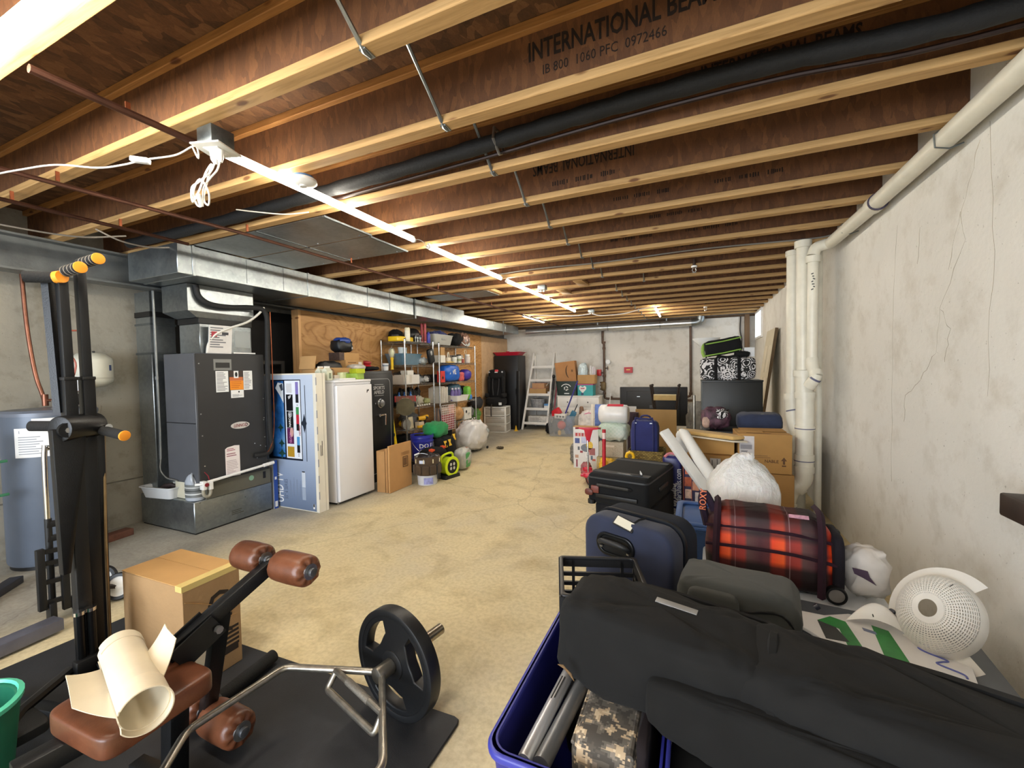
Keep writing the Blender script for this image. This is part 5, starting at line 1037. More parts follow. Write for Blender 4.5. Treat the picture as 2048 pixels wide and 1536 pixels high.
# lower shelves of unit two
z = L2[1] + G
sft('tan_bread_bag', 'clear bag of tan stuffing on the low shelf by the white carton', 'bag', (-4.18, 6.86, z), (.20, .26, .26), P('#c79a66', .4, 0, .25, 10), 2.8, .025, 87)
t = bxo('white_appliance_box', 'white appliance carton with a dark dot on the low shelf of the second unit', 'box', (-4.19, 7.17, z), (.16, .28, .22), P('#dcdad2', .6, 0, .03)); decal(t, 'dot', INK, (.0801, -.06, .15), (0, 1, 0), UP, 0, 0, pts=ell(.03, .03)); typed_lines(t, (.0802, .04, .10), (0, 1, 0), UP, .10, .05, 3, seed=2)
sft('wire_bundle', 'grey bundle of cables at the far end of the low shelf', 'cables', (-4.2, 7.41, z), (.14, .14, .20), P('#77787a', .5, .2, .4, 40), 2.5, .03, 88)
bxo('cream_carton', 'cream and pink cartons at the near end of the low shelf', 'box', (-4.22, 6.48, z), (.18, .36, .28), P('#c9a890', .6, 0, .3, 9))
z = L2[0] + G
sft('teal_pack', 'teal and white plastic pack on the lowest shelf of the second unit', 'pack', (-4.22, 7.30, z), (.22, .30, .22), P('#4f8f96', .4, 0, .4, 12), 3.4, .02, 89); sft('clear_wrap', 'clear plastic wrap spilling off the lowest shelf end', 'plastic', (-4.08, 7.72, 0), (.22, .24, .30), CLR, 2.6, .04, 90); sft('grey_sack', 'dark sack at the near end of the lowest shelf of the second unit', 'sack', (-4.32, 6.55, z), (.3, .4, .24), BLKF, 3.5, .02, 91)
# ---- on freezer and safe
z = 1.373
def carton_jug(c, lab_):
    t = thing('milk_carton', lab_, 'carton', c, 5); MB().bx((-.04, -.04, 0), (.04, .04, .10)).build('body', P('#c9cdb8', .5, 0, .1, 30), t, bevel=.002); MB().prism([(-.04, .10), (.04, .10), (.0, .14)], -.04, .04, face_m((0, 0, 0), (1, 0, 0), UP)).build('gable', P('#d5d8c8', .5, 0, .05), t, smooth=0); MB().bx((-.003, -.04, .135), (.003, .04, .155)).build('crimp', WHITE, t); decal(t, 'label', P('#7f8a72', .5, 0, .3, 60), (.0402, 0, .05), (0, 1, 0), UP, .03, .06); return t
carton_jug((-3.74, 3.43, z), 'white drink carton at the end of the freezer top'); carton_jug((-3.85, 3.44, z), 'second drink carton behind the first on the freezer top')
sft('brown_jar', 'brown jar behind the drink cartons on the freezer', 'jar', (-3.84, 3.56, z), (.09, .09, .13), P('#7a5a3a', .4, 0, .2), 3, .0, 1)
t = bxo('white_tray', 'flat white lid lying on the freezer front edge', 'lid', (-3.68, 3.60, z), (.14, .24, .018), WHITE); bxo('cream_small_box', 'cream box behind the flat white lid on the freezer', 'box', (-3.79, 3.62, z), (.06, .14, .055), P('#c8beb0', .6, 0, .1))
t = bxo('green_carton', 'lime green and white carton lying on the freezer top', 'carton', (-3.70, 3.80, z), (.16, .13, .07), P('#8fae4a', .5, 0, .25, 14), 8); bxo('lime_box', 'lime yellow box stacked on the green carton', 'box', (-3.69, 3.83, z + .07), (.12, .13, .055), P('#a9b523', .5, 0, .12), -6); bxo('lime_tube_box', 'long pale green box leaning on the lime ones', 'box', (-3.79, 3.72, z), (.06, .20, .085), P('#cfd8b0', .5, 0, .3, 12), 20)
t = tray('open_carton', 'open brown carton behind the lime boxes on the freezer', 'box', (-3.98, 3.66, z), .26, .50, .13, KHK, rz=0, tp=.99, rim=0); MB().box((-.0, -.275, .20), (.24, .006, .15), (-12, 0, 0)).build('flap', KHK, t)
t = sft('black_shoe', 'black shoe lying in the open carton', 'shoe', (-3.96, 3.66, z + .012), (.14, .34, .20), P('#18191b', .5, 0, .1), 3, .015, 93); MB().soft((0, .02, .02), (.12, .33, .035), 5, 18).build('sole', P('#2b2c2e', .6, 0, .1), t)
sft('white_rag', 'white crumpled cloth lying over the safe corner', 'cloth', (-3.99, 4.12, 1.482 - .01), (.20, .22, .07), fabric('#cfcac0', fold=.6), 2.6, .015, 94)
t = thing('electronics_carton', 'tan printed cartons on the safe top', 'box', (-4.18, 4.18, 1.4835)); t.location = (-4.2, 4.20, 1.472); t['label'] = 'lower wide tan carton on top of the safe'
MB().bx((-.12, -.16, 0), (.12, .15, .14)).build('carton', KHK, t, bevel=.003)
for k in range(3): decal(t, 'print', P('#7d5a34', .7, 0, .1), (.1202, -.05, .04 + .035 * k), (0, 1, 0), UP, .14, .012)
decal(t, 'label', P('#d8cfc8', .5, 0, .1), (.1202, .09, .09), (0, 1, 0), UP, .06, .06)
t = bxo('tan_upper_carton', 'upper tan carton on the safe with a dark printed end', 'box', (-4.23, 4.17, 1.612), (.18, .34, .10), CB('#b58f5c')); MB().bx((-.0905, -.171, .002), (.0905, -.09, .1005)).build('printed_end', P('#4a3a34', .6, 0, .4, 30), t, smooth=0)
t = sft('black_power_tool', 'blue and black tool pouch stacked on the cartons above the safe', 'pouch', (-4.24, 4.14, 1.7125), (.20, .26, .16), P('#15181c', .45, 0, .2), 3.6, .015, 95); MB().soft((.01, 0, .15), (.18, .20, .10), 3, 20, .01, 3, 4).build('blue_top', P('#22408c', .35, 0, .2, 12), t); MB().cyl((.09, .08, .06), (.10, .09, .06), .03, n=14).build('ring', SILV, t)
t = thing('red_canister', 'red plastic canister with a clear jar on the safe', 'canister', (-4.10, 4.48, 1.482)); t.location = (-4.15, 4.47, 1.472)
MB().lathe([(.085, 0), (.09, .02), (.09, .05), (.07, .075), (.05, .085)], n=24).build('base', P('#b41f2c', .3, 0, .05), t); MB().lathe([(.06, .085), (.075, .11), (.07, .125), (.03, .14), (0, .142)], n=24).build('lid', P('#a3262e', .35, 0, .05), t)
t = lat('white_pot', 'small white pot at the far corner of the safe top', 'pot', (-3.92, 4.60, 1.472), [(.034, 0), (.038, .01), (.04, .085), (.043, .09), (.043, .1), (0, .1)], P('#c9ccd0', .4, 0, .05)); MB().lathe([(.0405, .06), (.0405, .075)], n=16, caps=False).build('band', P('#5a6a7a', .5, 0, 0), t)
sft('dark_cloth', 'dark cloth lying flat across the safe top in front of the cartons', 'cloth', (-3.96, 4.34, 1.472), (.16, .26, .05), BLKF, 3, .01, 96)
# ---- on the floor before the shelves
def bucket(name, label, c, r, h, body, rz=0):
    t = thing(name, label, 'bucket', c, rz); MB().lathe([(r * .84, 0), (r * .85, .006), (r * .95, h * .74), (r * 1.02, h * .745), (r * 1.02, h * .77), (r * .96, h * .78), (r * .97, h * .88), (r * 1.03, h * .885), (r * 1.0, h * .97), (r * 1.03, h), (r * .96, h), (r * .9, h * .6), (r * .82, .012), (0, .012)], n=36).build('pail', body, t); return t
t = bucket('blue_bucket', 'blue plastic bucket with white lettering stacked beside the shelf corner', (-3.68, 5.06, .16), .165, .375, P('#2a2f96', .35, 0, .05))
bxo('low_step', 'low dark crate under the blue bucket', 'crate', (-3.70, 5.08, 0), (.34, .34, .16), P('#1d1d20', .6, 0, .1))
q = Vector((.86, -.50, 0)); o_ = Vector((q.x * .153, q.y * .153, .2))
def arc_text(par, body, size, r, a0, z, mat, taper=0):
    """lettering wrapped round a bucket: one mesh bent onto the wall"""
    ob = text(body, size, mat, par, (0, 0, 0), (1, 0, 0), (0, 1, 0), align='CENTER', bold=.02, depth=.003)
    for v_ in ob.data.vertices:
        x, y, d_ = v_.co; a = R(a0) + x / r; rr = r + taper * (z + y) + d_; v_.co = (rr * math.cos(a), rr * math.sin(a), z + y)
    return ob
arc_text(t, 'DO IT', .085, .1425, -24, .195, WHITE, .047); arc_text(t, 'RIGHT', .07, .1425, -24, .125, WHITE, .047)
MB().tube([(.165 * math.cos(a), .165 * math.sin(a), .30 - .19 * math.sin((a - R(-118)) / R(180) * PI)) for a in [R(-118 + 15 * i) for i in range(13)]], .003, 6).build('bail', STEEL, t); MB().bx((-.05, -.12, .35), (.07, -.02, .385)).build('tool_in_pail', BLACK, t, bevel=.006)
t = bucket('tool_bucket', 'white bucket wrapped in a brown tool organizer full of tools', (-3.20, 4.50, 0), .145, .35, P('#cfd2d8', .35, 0, .05))
BRN = fabric('#43321f', fold=.4)
MB().lathe([(.150, .13), (.158, .15), (.160, .27), (.165, .33), (.158, .365), (.148, .36)], n=32, caps=False).build('organizer', BRN, t)
for i in range(7): a = R(-130 + 34 * i); MB().soft((.163 * math.cos(a), .163 * math.sin(a), .20), (.035, .085, .12), 5, 14, rot=(0, 0, math.degrees(a))).build('pocket', BRN, t)
for i in range(5): a = R(-110 + 40 * i); MB().box((.172 * math.cos(a), .172 * math.sin(a), .315), (.006, .012, .05), (0, 0, math.degrees(a))).build('tape_trim', P('#d3c6a0', .6, 0, .1), t)
curved(t, 'label', P('#8f93c8', .5, 0, .3, 30), .137, -75, -25, .02, .10); decal(t, 'white_label', P('#b9c4dc', .6, 0, .1), (.166 * math.cos(R(-78)), .166 * math.sin(R(-78)), .31), (math.sin(R(78)), math.cos(R(78)), 0), UP, .07, .04)
MB().tube([(-.12, -.08, .37), (-.05, -.07, .40), (.05, -.03, .38), (.13, .02, .33)], .004, 6, smooth=4).build('bail', STEEL, t); MB().cyl((-.13, -.09, .375), (-.07, -.07, .40), .011, n=10).build('bail_grip', WHITE, t)
for i in range(5): MB().tube([(.12, .07 * (i - 2) * .3, .30), (.165, .01 * i - .02, .25), (.17, .012 * i - .02, .08 + .02 * (i % 2))], .010, 6).build('leather_tassel', BLACK, t)
sft('tool_lump', 'dark tools bunched inside the brown tool bucket', 'tools', (-3.20, 4.50, .24), (.22, .22, .13), P('#262022', .5, .1, .3, 30), 2.6, .03, 97)
t = thing('cord_reel', 'lime green and black extension cord reel on the floor beside the tool bucket', 'cord reel', (-3.13, 4.86, 0), -12)
LIME = P('#c8dc1e', .4, 0, .06); qx = face_m((0, 0, 0), (0, 1, 0), UP).to_3x3()
m = MB(); m.prism([(-.14, 0), (.14, 0), (.13, .05), (-.13, .05)], -.11, .11, face_m((0, 0, 0), (0, 1, 0), UP)); m.build('base', BLACK, t, bevel=.006)
MB().lathe([(.05, -.09), (.115, -.085), (.12, -.02), (.12, .05), (.115, .085), (.05, .09)], (0, 0, .16), 28, qx).build('cord_spool', P('#a9bf1c', .5, 0, .15, 60), t)
m = MB(); m.ring(ell(.135, .135, 36), ell(.095, .095, 36), .085, .105, face_m((0, 0, .16), (0, 1, 0), UP)); m.build('rim', LIME, t, bevel=.005); MB().lathe([(.095, .08), (.095, .1), (0, .102)], (0, 0, .16), 28, qx).build('outlet_panel', BLACK, t)
for i in range(4): decal(t, 'outlet', P('#c9c9c2', .4, 0, 0), (.1022, -.03 + .06 * (i % 2), .135 + .055 * (i // 2)), (0, 1, 0), UP, 0, 0, pts=ell(.018, .022, 14))
MB().tube([(0, -.12, .2), (0, -.09, .30), (0, .09, .32), (0, .12, .22)], .016, 8, smooth=4).build('handle', LIME, t)
t = sft('black_tool_tote', 'black tool bag with orange tabs behind the green cord reel', 'bag', (-3.44, 4.98, 0), (.30, .40, .36), BLKF, 4, .015, 98); 
for s in (-1, 1): MB().box((.08, .14 * s, .355), (.06, .07, .03), (0, 10, 0)).build('orange_tab', P('#e2542a', .45, 0, .05), t, bevel=.004)
t = sft('large_tool_bag', 'tall black bag with yellow trim between the blue bucket and the white bag', 'bag', (-3.62, 5.44, 0), (.42, .46, .44), BLKF, 3.2, .03, 99)
for p, r_ in (((.19, -.14, .36), 20), ((.20, -.04, .37), 0), ((.15, .17, .42), 40)): MB().prism([(-.035, -.05), (.035, -.045), (.015, 0), (.04, .05), (-.03, .05), (-.015, 0)], -.004, .004, face_m(p, (.1, 1, 0), (-.3, 0, 1))).build('yellow_trim', P('#e6b92e', .45, 0, .05), t, bevel=.002)
sft('green_sack', 'bright green cloth sack slumped on the black bag beside the blue bucket', 'sack', (-3.66, 5.38, .425), (.30, .42, .23), fabric('#1f8a4c', fold=.6), 2.8, .03, 100)
t = thing('red_wire_rack', 'white wire rack holding red packets standing before the second shelving unit', 'rack', (-3.98, 6.05, 0)); WW = P('#e2dcd8', .4, 0, 0)
m = MB()
for i in range(9): m.tube([(0, .055 * i, .42), (0, .055 * i, .86)], .004, 5)
for i in range(12): m.tube([(0, 0, .42 + .04 * i), (0, .44, .42 + .04 * i)], .0035, 5)
g = m.build('grid', WW, t); g['kind'] = 'stuff'; MB().bx((-.03, .02, .43), (-.012, .42, .70)).build('red_panel', P('#9c1f2b', .5, 0, .15, 14), t, smooth=0); MB().bx((-.03, .25, .70), (-.012, .42, .85)).build('pink_panel', P('#d99a86', .5, 0, .3, 14), t, smooth=0)
for y in (0, .44): MB().tube([(0, y, 0), (0, y, .42)], .005, 6).build('leg', WW, t)
PLB = P('#e3e1e0', .28, 0, .1, 8, Transmission_Weight=.12)
t = sft('white_trash_bag', 'crumpled white plastic bag slumped at the foot of the second shelving unit', 'bag', (-3.72, 6.62, 0), (.46, .66, .52), PLB, 2.6, .05, 101, n=40, shape=lambda q: (q.x, q.y * (1 - .5 * q.z), q.z)); MB().soft((.22, .17, .05), (.03, .06, .05), 3, 12).build('dark_knot', BLACK, t)
t = sft('clear_bottle_bag', 'clear bag with a green bottle inside standing on the floor before the shelves', 'bag', (-3.16, 5.33, 0), (.20, .30, .30), P('#d3d3cc', .2, 0, .15, 12, Transmission_Weight=.35), 3, .02, 102, n=36); MB().soft((.075, -.005, .15), (.06, .13, .22), 5, 18).build('green_bottle', P('#4f9a58', .35, 0, .08), t)
bxo('orange_board', 'narrow orange-red board edge beside the clear bag', 'board', (-3.24, 5.56, 0), (.10, .025, .28), P('#c8532f', .6, 0, .06))
tag(MB().tube([(-3.98, 6.00, .30), (-4.05, 5.99, .8), (-4.09, 6.075, 1.12)], .010, 8).tube([(-3.96, 6.02, .30), (-3.97, 6.05, .7), (-4.05, 6.085, 1.10)], .012, 8).build('tripod_legs', P('#24242a', .4, .3, .1)), 'folded dark tripod standing between the shelving units', 'tripod'); bpy.data.objects['tripod_legs'].location.z = -.30
sft('leaf_scrap', 'small dark scrap of leaves lying alone on the open floor', 'scrap', (-3.72, 6.95, 0), (.14, .10, .025), P('#4b4030', .9, 0, .4, 60), 2.2, .02, 103); bpy.data.objects['leaf_scrap'].location = (-3.32, 6.95, 0)
# ---------------------------------------------------------------- along the far wall
MATB = P('#17171a', .5, 0, .1)
t = thing('tall_black_cabinet', 'tall plain black cabinet with a red sled on top by the far wall', 'cabinet', (-4.56, 9.32, 0))
MB().bx((0, 0, 0), (.62, .50, 1.80)).build('carcass', P('#1b1b1d', .45, 0, .08), t, bevel=.004); MB().bx((.005, -.02, .04), (.615, 0, 1.79)).build('door', P('#141416', .4, 0, .06), t, bevel=.003); MB().bx((.56, -.035, .85), (.58, -.02, 1.0)).build('handle', BLACK, t)
t = tray('red_sled', 'red plastic sled lying upturned on the tall black cabinet', 'sled', (-4.24, 9.52, 1.80), .70, .42, .075, P('#a91d33', .35, 0, .05), tp=.82, rim=.02); MB().box((.02, -.15, .09), (.08, .05, .03)).build('handle', P('#a91d33', .35, 0, .05), t, bevel=.006)
t = thing('drawer_cart', 'white three-drawer plastic cart with a black child seat on top', 'drawers', (-4.56, 8.70, 0), 8)
WP = P('#e6e4de', .4, 0, .03); DRW = P('#bdb7ae', .3, 0, .08, 6, Transmission_Weight=.15)
for x in (0, .50):
    for y in (0, .36): MB().bx((x, y, 0), (x + .035, y + .035, .60)).build('post', WP, t, bevel=.006)
for z in (0, .19, .385, .575): MB().bx((0, 0, z), (.535, .395, z + .024)).build('rail', WP, t, bevel=.004)
for z in (.026, .216, .411): d_ = MB().bx((.04, -.008, z), (.50, .38, z + .158)).build('drawer', DRW, t, bevel=.006); MB().bx((.12, -.014, z + .115), (.42, -.008, z + .14)).build('pull', P('#a59f96', .4, 0, .05), d_, bevel=.004)
for z in (.03, .22, .415): MB().bx((.518, .04, z), (.53, .36, z + .15)).build('side_panel', P('#b3ada4', .35, 0, .1), t)
t = thing('child_seat', 'black padded child car seat standing on the white drawer cart', 'car seat', (-4.31, 8.86, .606), 8)
SEATM = fabric('#161618', fold=.3)
MB().soft((0, -.0, .11), (.46, .38, .20), 4.5, 24).build('base', SEATM, t, smooth=70); MB().soft((0, .10, .47), (.38, .18, .62), 4.5, 28, rot=(-8, 0, 0)).build('backrest', SEATM, t, smooth=70); MB().soft((0, .09, .74), (.40, .20, .24), 4, 24, rot=(-8, 0, 0)).build('headrest', SEATM, t, smooth=70)
for s in (-1, 1):
    MB().soft((.20 * s, -.02, .26), (.07, .32, .10), 4, 16).build('armrest', SEATM, t, smooth=70); MB().soft((.17 * s, .02, .50), (.06, .16, .42), 4, 16).build('side_wing', SEATM, t, smooth=70); MB().tube([(.07 * s, .03, .74), (.08 * s, -.02, .5), (.05 * s, -.06, .26)], .016, 6, smooth=3).build('harness', P('#26262a', .7, 0, .1), t)
MB().soft((.02, .0, .83), (.09, .03, .06), 3, 14).build('red_tag', P('#c83a44', .5, 0, .05), t); MB().box((.015, -.012, .795), (.07, .01, .02)).build('white_tag', PAPER, t)
for s in (-1, 1): MB().cyl((.16 * s, -.0, .80), (.16 * s, -.012, .80), .02, n=12).build('button', P('#b9b9bb', .4, .4, 0), t)
MB().bx((.12, -.195, .04), (.19, -.19, .1)).build('label', PAPER, t); MB().tube([(-.05, -.19, .06), (-.05, -.25, -.02), (-.05, -.25, -.22)], .012, 6).build('hanging_strap', BLACK, t)
sft('garden_decor', 'green plastic greenery bunched behind the drawer cart by the shelves', 'greenery', (-4.72 + .35, 8.40, 0), (.24, .30, .62), P('#4d7a32', .6, 0, .5, 30), 2.4, .06, 110); bpy.data.objects['garden_decor'].location = (-4.46, 8.05, 0)
sft('black_gear_bag', 'black and white gear bag lying on the greenery by the shelves', 'bag', (-4.44, 8.10, .60), (.26, .36, .26), P('#26262a', .6, 0, .6, 14), 2.6, .03, 111)
tag(MB().box((-3.93, 9.28, .71), (.12, .035, 1.42), (0, 2, -38)).build('leaning_board', P('#2b2c2e', .5, 0, .08), bevel=.003), 'narrow dark panel leaning on the tall cabinet beside the ladder shelf', 'panel')
t = lat('yellow_cone', 'small yellow cone on the floor beside the ladder shelf', 'cone', (-3.93, 9.12, 0), [(.055, 0), (.055, .008), (.03, .012), (.01, .125), (.0, .13)], P('#dcae1e', .5, 0, .05), 20)
# white ladder shelf
t = thing('ladder_shelf', 'white ladder shelf leaning on the far wall with boxes on its steps', 'shelf', (-3.86, 9.34, 0))
LW = P('#e6e3de', .45, 0, .03)
for x in (0, .62): MB().bar((x, 0, 0), (x + (.04 if x == 0 else -.04), .80, 1.86), .035, .06).build('rail', LW, t, bevel=.003)
for x in (.06, .56): MB().bar((x, .78, 0), (x, .80, 1.80), .025, .03).build('back_leg', LW, t)
MB().bar((.05, .40, .55), (.60, .62, 1.25), .012, .02).build('brace', P('#a99f94', .6, 0, .1), t)
LZS = (.13, .46, .80, 1.15, 1.48)
for z in LZS:
    y = .80 * z / 1.86; s = MB().bx((.02, y, z), (.62, .80, z + .018)).build('step', LW, t, bevel=.002); MB().bx((.02, y, z + .018), (.62, y + .014, z + .06)).build('step_lip', LW, s, bevel=.002)
bx_, by_ = -3.86, 9.34
t = bxo('pink_flat_box', 'flat tan box with a pink top on the middle step of the ladder shelf', 'box', (bx_ + .25, by_ + .56, .82), (.42, .32, .16), KHK, 4); MB().bx((-.21, -.16, .16), (.21, .16, .164)).build('pink_top', P('#c98d85', .6, 0, .08), t, smooth=0)
t = bxo('pink_upper_box', 'smaller tan and pink box stacked on the middle step of the ladder shelf', 'box', (bx_ + .27, by_ + .60, .985), (.34, .26, .12), CB('#b98f68'), -8); MB().bx((-.17, -.13, .12), (.17, .13, .124)).build('pink_top', P('#c99189', .6, 0, .08), t, smooth=0)
bxo('white_packet', 'small white packet at the end of the middle step of the ladder shelf', 'packet', (bx_ + .54, by_ + .52, .82), (.09, .1, .08), PAPER)
t = lat('bagged_pot', 'grey plastic-wrapped round pot on the second step of the ladder shelf', 'pot', (bx_ + .26, by_ + .42, .48), [(.13, 0), (.16, .03), (.18, .20), (.19, .24), (.16, .25), (.14, .22)], P('#9b9ca0', .35, .2, .3, 20), 24); MB().soft((0, 0, .225), (.30, .30, .06), 2.4, 18, .02, 3, 8).build('contents', P('#4d4640', .7, 0, .4, 30), t)
t = bxo('blue_white_box', 'white box with a blue lid on the second step of the ladder shelf', 'box', (bx_ + .53, by_ + .38, .48), (.14, .16, .09), PAPER); MB().bx((-.072, -.082, .085), (.072, .082, .13)).build('lid', P('#5f93c8', .4, 0, .05), t, bevel=.003)
t = bxo('silver_printed_box', 'silver-white printed carton on the lowest step of the ladder shelf', 'box', (bx_ + .33, by_ + .28, .15), (.46, .26, .17), P('#c3c0bb', .5, 0, .15, 20), 5); typed_lines(t, (0, -.1302, .085), (1, 0, 0), UP, .42, .13, 7, P('#6f6a68', .5, 0, 0), 4)
# bat and pole between shelf and dresser
tag(MB().cyl((-3.15, 9.25, .0), (-3.19, 9.72, .95), .018, n=10).cyl((-3.19, 9.72, .95), (-3.20, 9.80, 1.22), .026, n=10).soft((-3.203, 9.82, 1.27), (.075, .075, .10), 2.2, 14).build('black_bat', P('#1a1a1d', .35, 0, .1)), 'black long-handled bat leaning between the ladder shelf and the dresser', 'bat')
tag(MB().tube([(-3.10, 9.30, 0), (-3.09, 9.80, 1.25), (-3.09, 9.82, 1.30)], [.015, .015, .012], 10).build('pink_pole', P('#8c3a4c', .4, 0, .1)), 'dark pink pole leaning beside the black bat', 'pole')
# dresser with bin, cartons and diaper box on top
t = thing('white_dresser', 'white dresser with small knobs against the far wall', 'dresser', (-3.02, 9.52, 0))
MB().bx((0, 0, .06), (.98, .44, .80)).build('carcass', LW, t, bevel=.003); MB().bx((-.015, -.015, .80), (1.0, .445, .82)).build('top', LW, t, bevel=.003)
for x in (.02, .50):
    for z in (.09, .325, .565): d_ = MB().bx((x, -.014, z), (x + .465, 0, z + .215)).build('drawer', P('#e2dfd9', .45, 0, .03), t, bevel=.003); MB().soft((x + .232, -.026, z + .11), (.03, .028, .03), 2.2, 12).build('knob', P('#4c4a48', .35, .5, 0), d_)
for x in (.03, .90):
    for y in (.03, .38): MB().bx((x, y, 0), (x + .05, y + .03, .06)).build('foot', LW, t)
t = tray('recycling_bin', 'dark green recycling bin with a white recycling symbol on the dresser', 'bin', (-2.80, 9.73, .822), .52, .38, .33, P('#22302b', .45, 0, .05), tp=.88, rim=.015)
rc = face_m((-.01, -.1905, .17), (1, 0, 0), (0, -.085, 1))
m = MB()
for k in range(3):
    a = R(90 + 120 * k); c, s = math.cos(a), math.sin(a)
    for pl in ([(-.05, .062), (.018, .062), (.03, .04), (-.03, .04)], [(.012, .072), (.05, .045), (.02, .02), (.012, .04)]):
        m.prism([(x * c - y * s, x * s + y * c) for x, y in [(p[0] * .8, (p[1] - .02) * .9 + .012) for p in pl]], 0, .002, rc)
g = m.build('recycling_symbol', WHITE, t, smooth=0); g['kind'] = 'stuff'
m = MB(); m.prism([(x * .13, y * .11) for x, y in [(math.cos(R(a)), math.sin(R(a))) for a in range(25, 156, 10)]] + [(x * .112, y * .092) for x, y in [(math.cos(R(a)), math.sin(R(a))) for a in range(155, 24, -10)]], 0, .002, rc); m.build('arc', WHITE, t, smooth=0)
decal(t, 'printed_word', WHITE, (-.0, -.1785, .05), (1, 0, 0), (0, -.069, 1), .12, .022)
t = bxo('smile_carton', 'tilted brown carton with a curved arrow print in the recycling bin', 'box', (-2.80, 9.70, 1.02), (.48, .22, .60), CB('#a9794c'), rot=(0, -6, 2))
m = MB(); pts = [(-.02 + .10 * (math.cos(R(a)) - .75), .17 * math.sin(R(a))) for a in range(-60, 61, 10)]; m.tube([(-(p[0]) * 1.0 + .02, -.1115, .36 + p[1]) for p in pts], [.004 + .009 * math.sin(PI * i / 12) for i in range(13)], 6); m.build('curved_arrow', P('#3a2a20', .6, 0, 0), t); decal(t, 'print', P('#6a4a2c', .7, 0, 0), (.16, -.1105, .37), (1, 0, 0), UP, .04, .05)
t = bxo('flat_top_box', 'teal and white diaper carton with a heart on the dresser', 'box', (-2.36, 9.70, .822), (.36, .28, .27), P('#2f9ea0', .45, 0, .06, 8)); HRT = [(.0, -.09), (.085, .0), (.085, .05), (.05, .08), (.0, .05), (-.05, .08), (-.085, .05), (-.085, .0)]
t['label'] = 'teal carton with a white heart and pink top standing on the dresser'; t.name = 'diaper_carton'
decal(t, 'heart', WHITE, (-.06, -.1402, .15), (1, 0, 0), UP, 0, 0, pts=HRT); decal(t, 'print', P('#b3375c', .5, 0, 0), (-.06, -.1415, .17), (1, 0, 0), UP, .09, .022); decal(t, 'print', P('#3a4a6a', .5, 0, 0), (-.07, -.1402, .04), (1, 0, 0), UP, 0, 0, pts=ell(.035, .03)); MB().bx((-.18, -.1405, .245), (.1805, .1405, .272)).build('pink_top', P('#b5457c', .5, 0, .08), t, smooth=0)
t = tray('brown_tray_box', 'open brown cardboard tray box stacked on the teal carton', 'box', (-2.34, 9.70, 1.095), .40, .30, .20, KHK, tp=.98, rim=0); decal(t, 'hand_hole', P('#4a3018', .8, 0, 0), (-.06, -.1502, .15), (1, 0, 0), UP, .08, .03)
m = MB(); m.bar((-.14, -.151, .03), (-.04, -.151, .12), .008, .002); m.bar((-.14, -.151, .10), (-.05, -.151, .04), .008, .002); m.build('print', P('#6a4a2c', .7, 0, 0), t, smooth=0)
sft('bubble_wrap', 'bundle of clear bubble wrap standing in the brown tray box', 'bubble wrap', (-2.44, 9.70, 1.115), (.22, .20, .46), P('#c3d2d6', .25, 0, .2, 30), 3, .03, 112, n=32)
for i in range(3): lat('paper_roll', ('white paper roll standing in the brown tray box', 'second white paper roll in the tray box, tilted outward', 'thin pink-edged roll in the tray box')[i], 'roll', (-2.26 + .045 * i, 9.70 + .03 * (i % 2), 1.115), [(.024, 0), (.024, .40 - .02 * i), (.018, .40 - .02 * i), (.018, .02)], P(('#dcd8d8', '#e2dfe0', '#cfc3ca')[i], .6, 0, .05), 14)
tag(MB().tube([(-2.02, 9.88, 0), (-2.02, 9.90, .80), (-2.04, 9.90, .84), (-2.10, 9.90, .86), (-2.14, 9.90, .86)], .012, 8, smooth=3).build('bent_metal_tube', P('#a9a7a2', .3, .8, .1)), 'bent chrome tube standing beside the dresser end', 'tube')
tag(MB().tube([(-1.90, 9.86, 0), (-1.86, 9.9, .70), (-1.84, 9.92, .86)], .008, 6).build('thin_white_rod', WHITE), 'thin white rod leaning on the wall under the sprinkler valve', 'rod')
# clear tote with toys
CT = NT('clear_plastic'); CT.color('#c9ccd0'); CT.set(Roughness=.18, Alpha=.2, Specular_IOR_Level=.4); CT = CT.m
t = tray('clear_toy_tote', 'clear plastic tote of toys on the floor before the dresser', 'tote', (-2.66, 8.78, 0), .62, .42, .44, CT, 4, tp=.86, rim=.018)
tx, ty = -2.66, 8.78
sft('red_toy_ball', 'red ball seen through the clear toy tote', 'ball', (tx - .02, ty - .06, .14), (.19, .19, .19), P('#c8423a', .4, 0, .08), 2, 0, 1); sft('blue_toy', 'blue toys piled inside the clear tote beside the red ball', 'toys', (tx + .12, ty + .04, .02), (.22, .22, .40), P('#4b5f86', .5, 0, .5, 14), 3, .03, 113); sft('dark_toy', 'dark grey toys piled at the near end of the clear tote', 'toys', (tx - .15, ty + .04, .02), (.2, .2, .38), P('#4a4c50', .5, 0, .4, 14), 3, .03, 114)
sft('yellow_toy', 'small yellow toy at the bottom of the clear tote', 'toy', (tx - .06, ty - .09, .015), (.07, .06, .11), P('#d8a83a', .5, 0, .1), 3, .005, 1)
t = thing('toy_house', 'red-roofed white toy house sticking out of the clear tote', 'toy', (tx - .12, ty - .02, .38), -8); MB().bx((-.05, -.06, .0), (.20, .06, .10)).build('body', P('#d9d6d0', .5, 0, .05), t, bevel=.003); MB().prism([(-.12, .0), (.10, .10), (.02, .22), (-.12, .13)], -.05, .05, face_m((0, 0, .02), (1, 0, 0), UP)).build('red_roof', P('#c0202c', .4, 0, .05), t, bevel=.004)
for x in (.02, .09, .16): MB().bx((x - .018, -.063, .02), (x + .018, -.06, .06)).build('window', P('#2a2c34', .4, 0, 0), t)
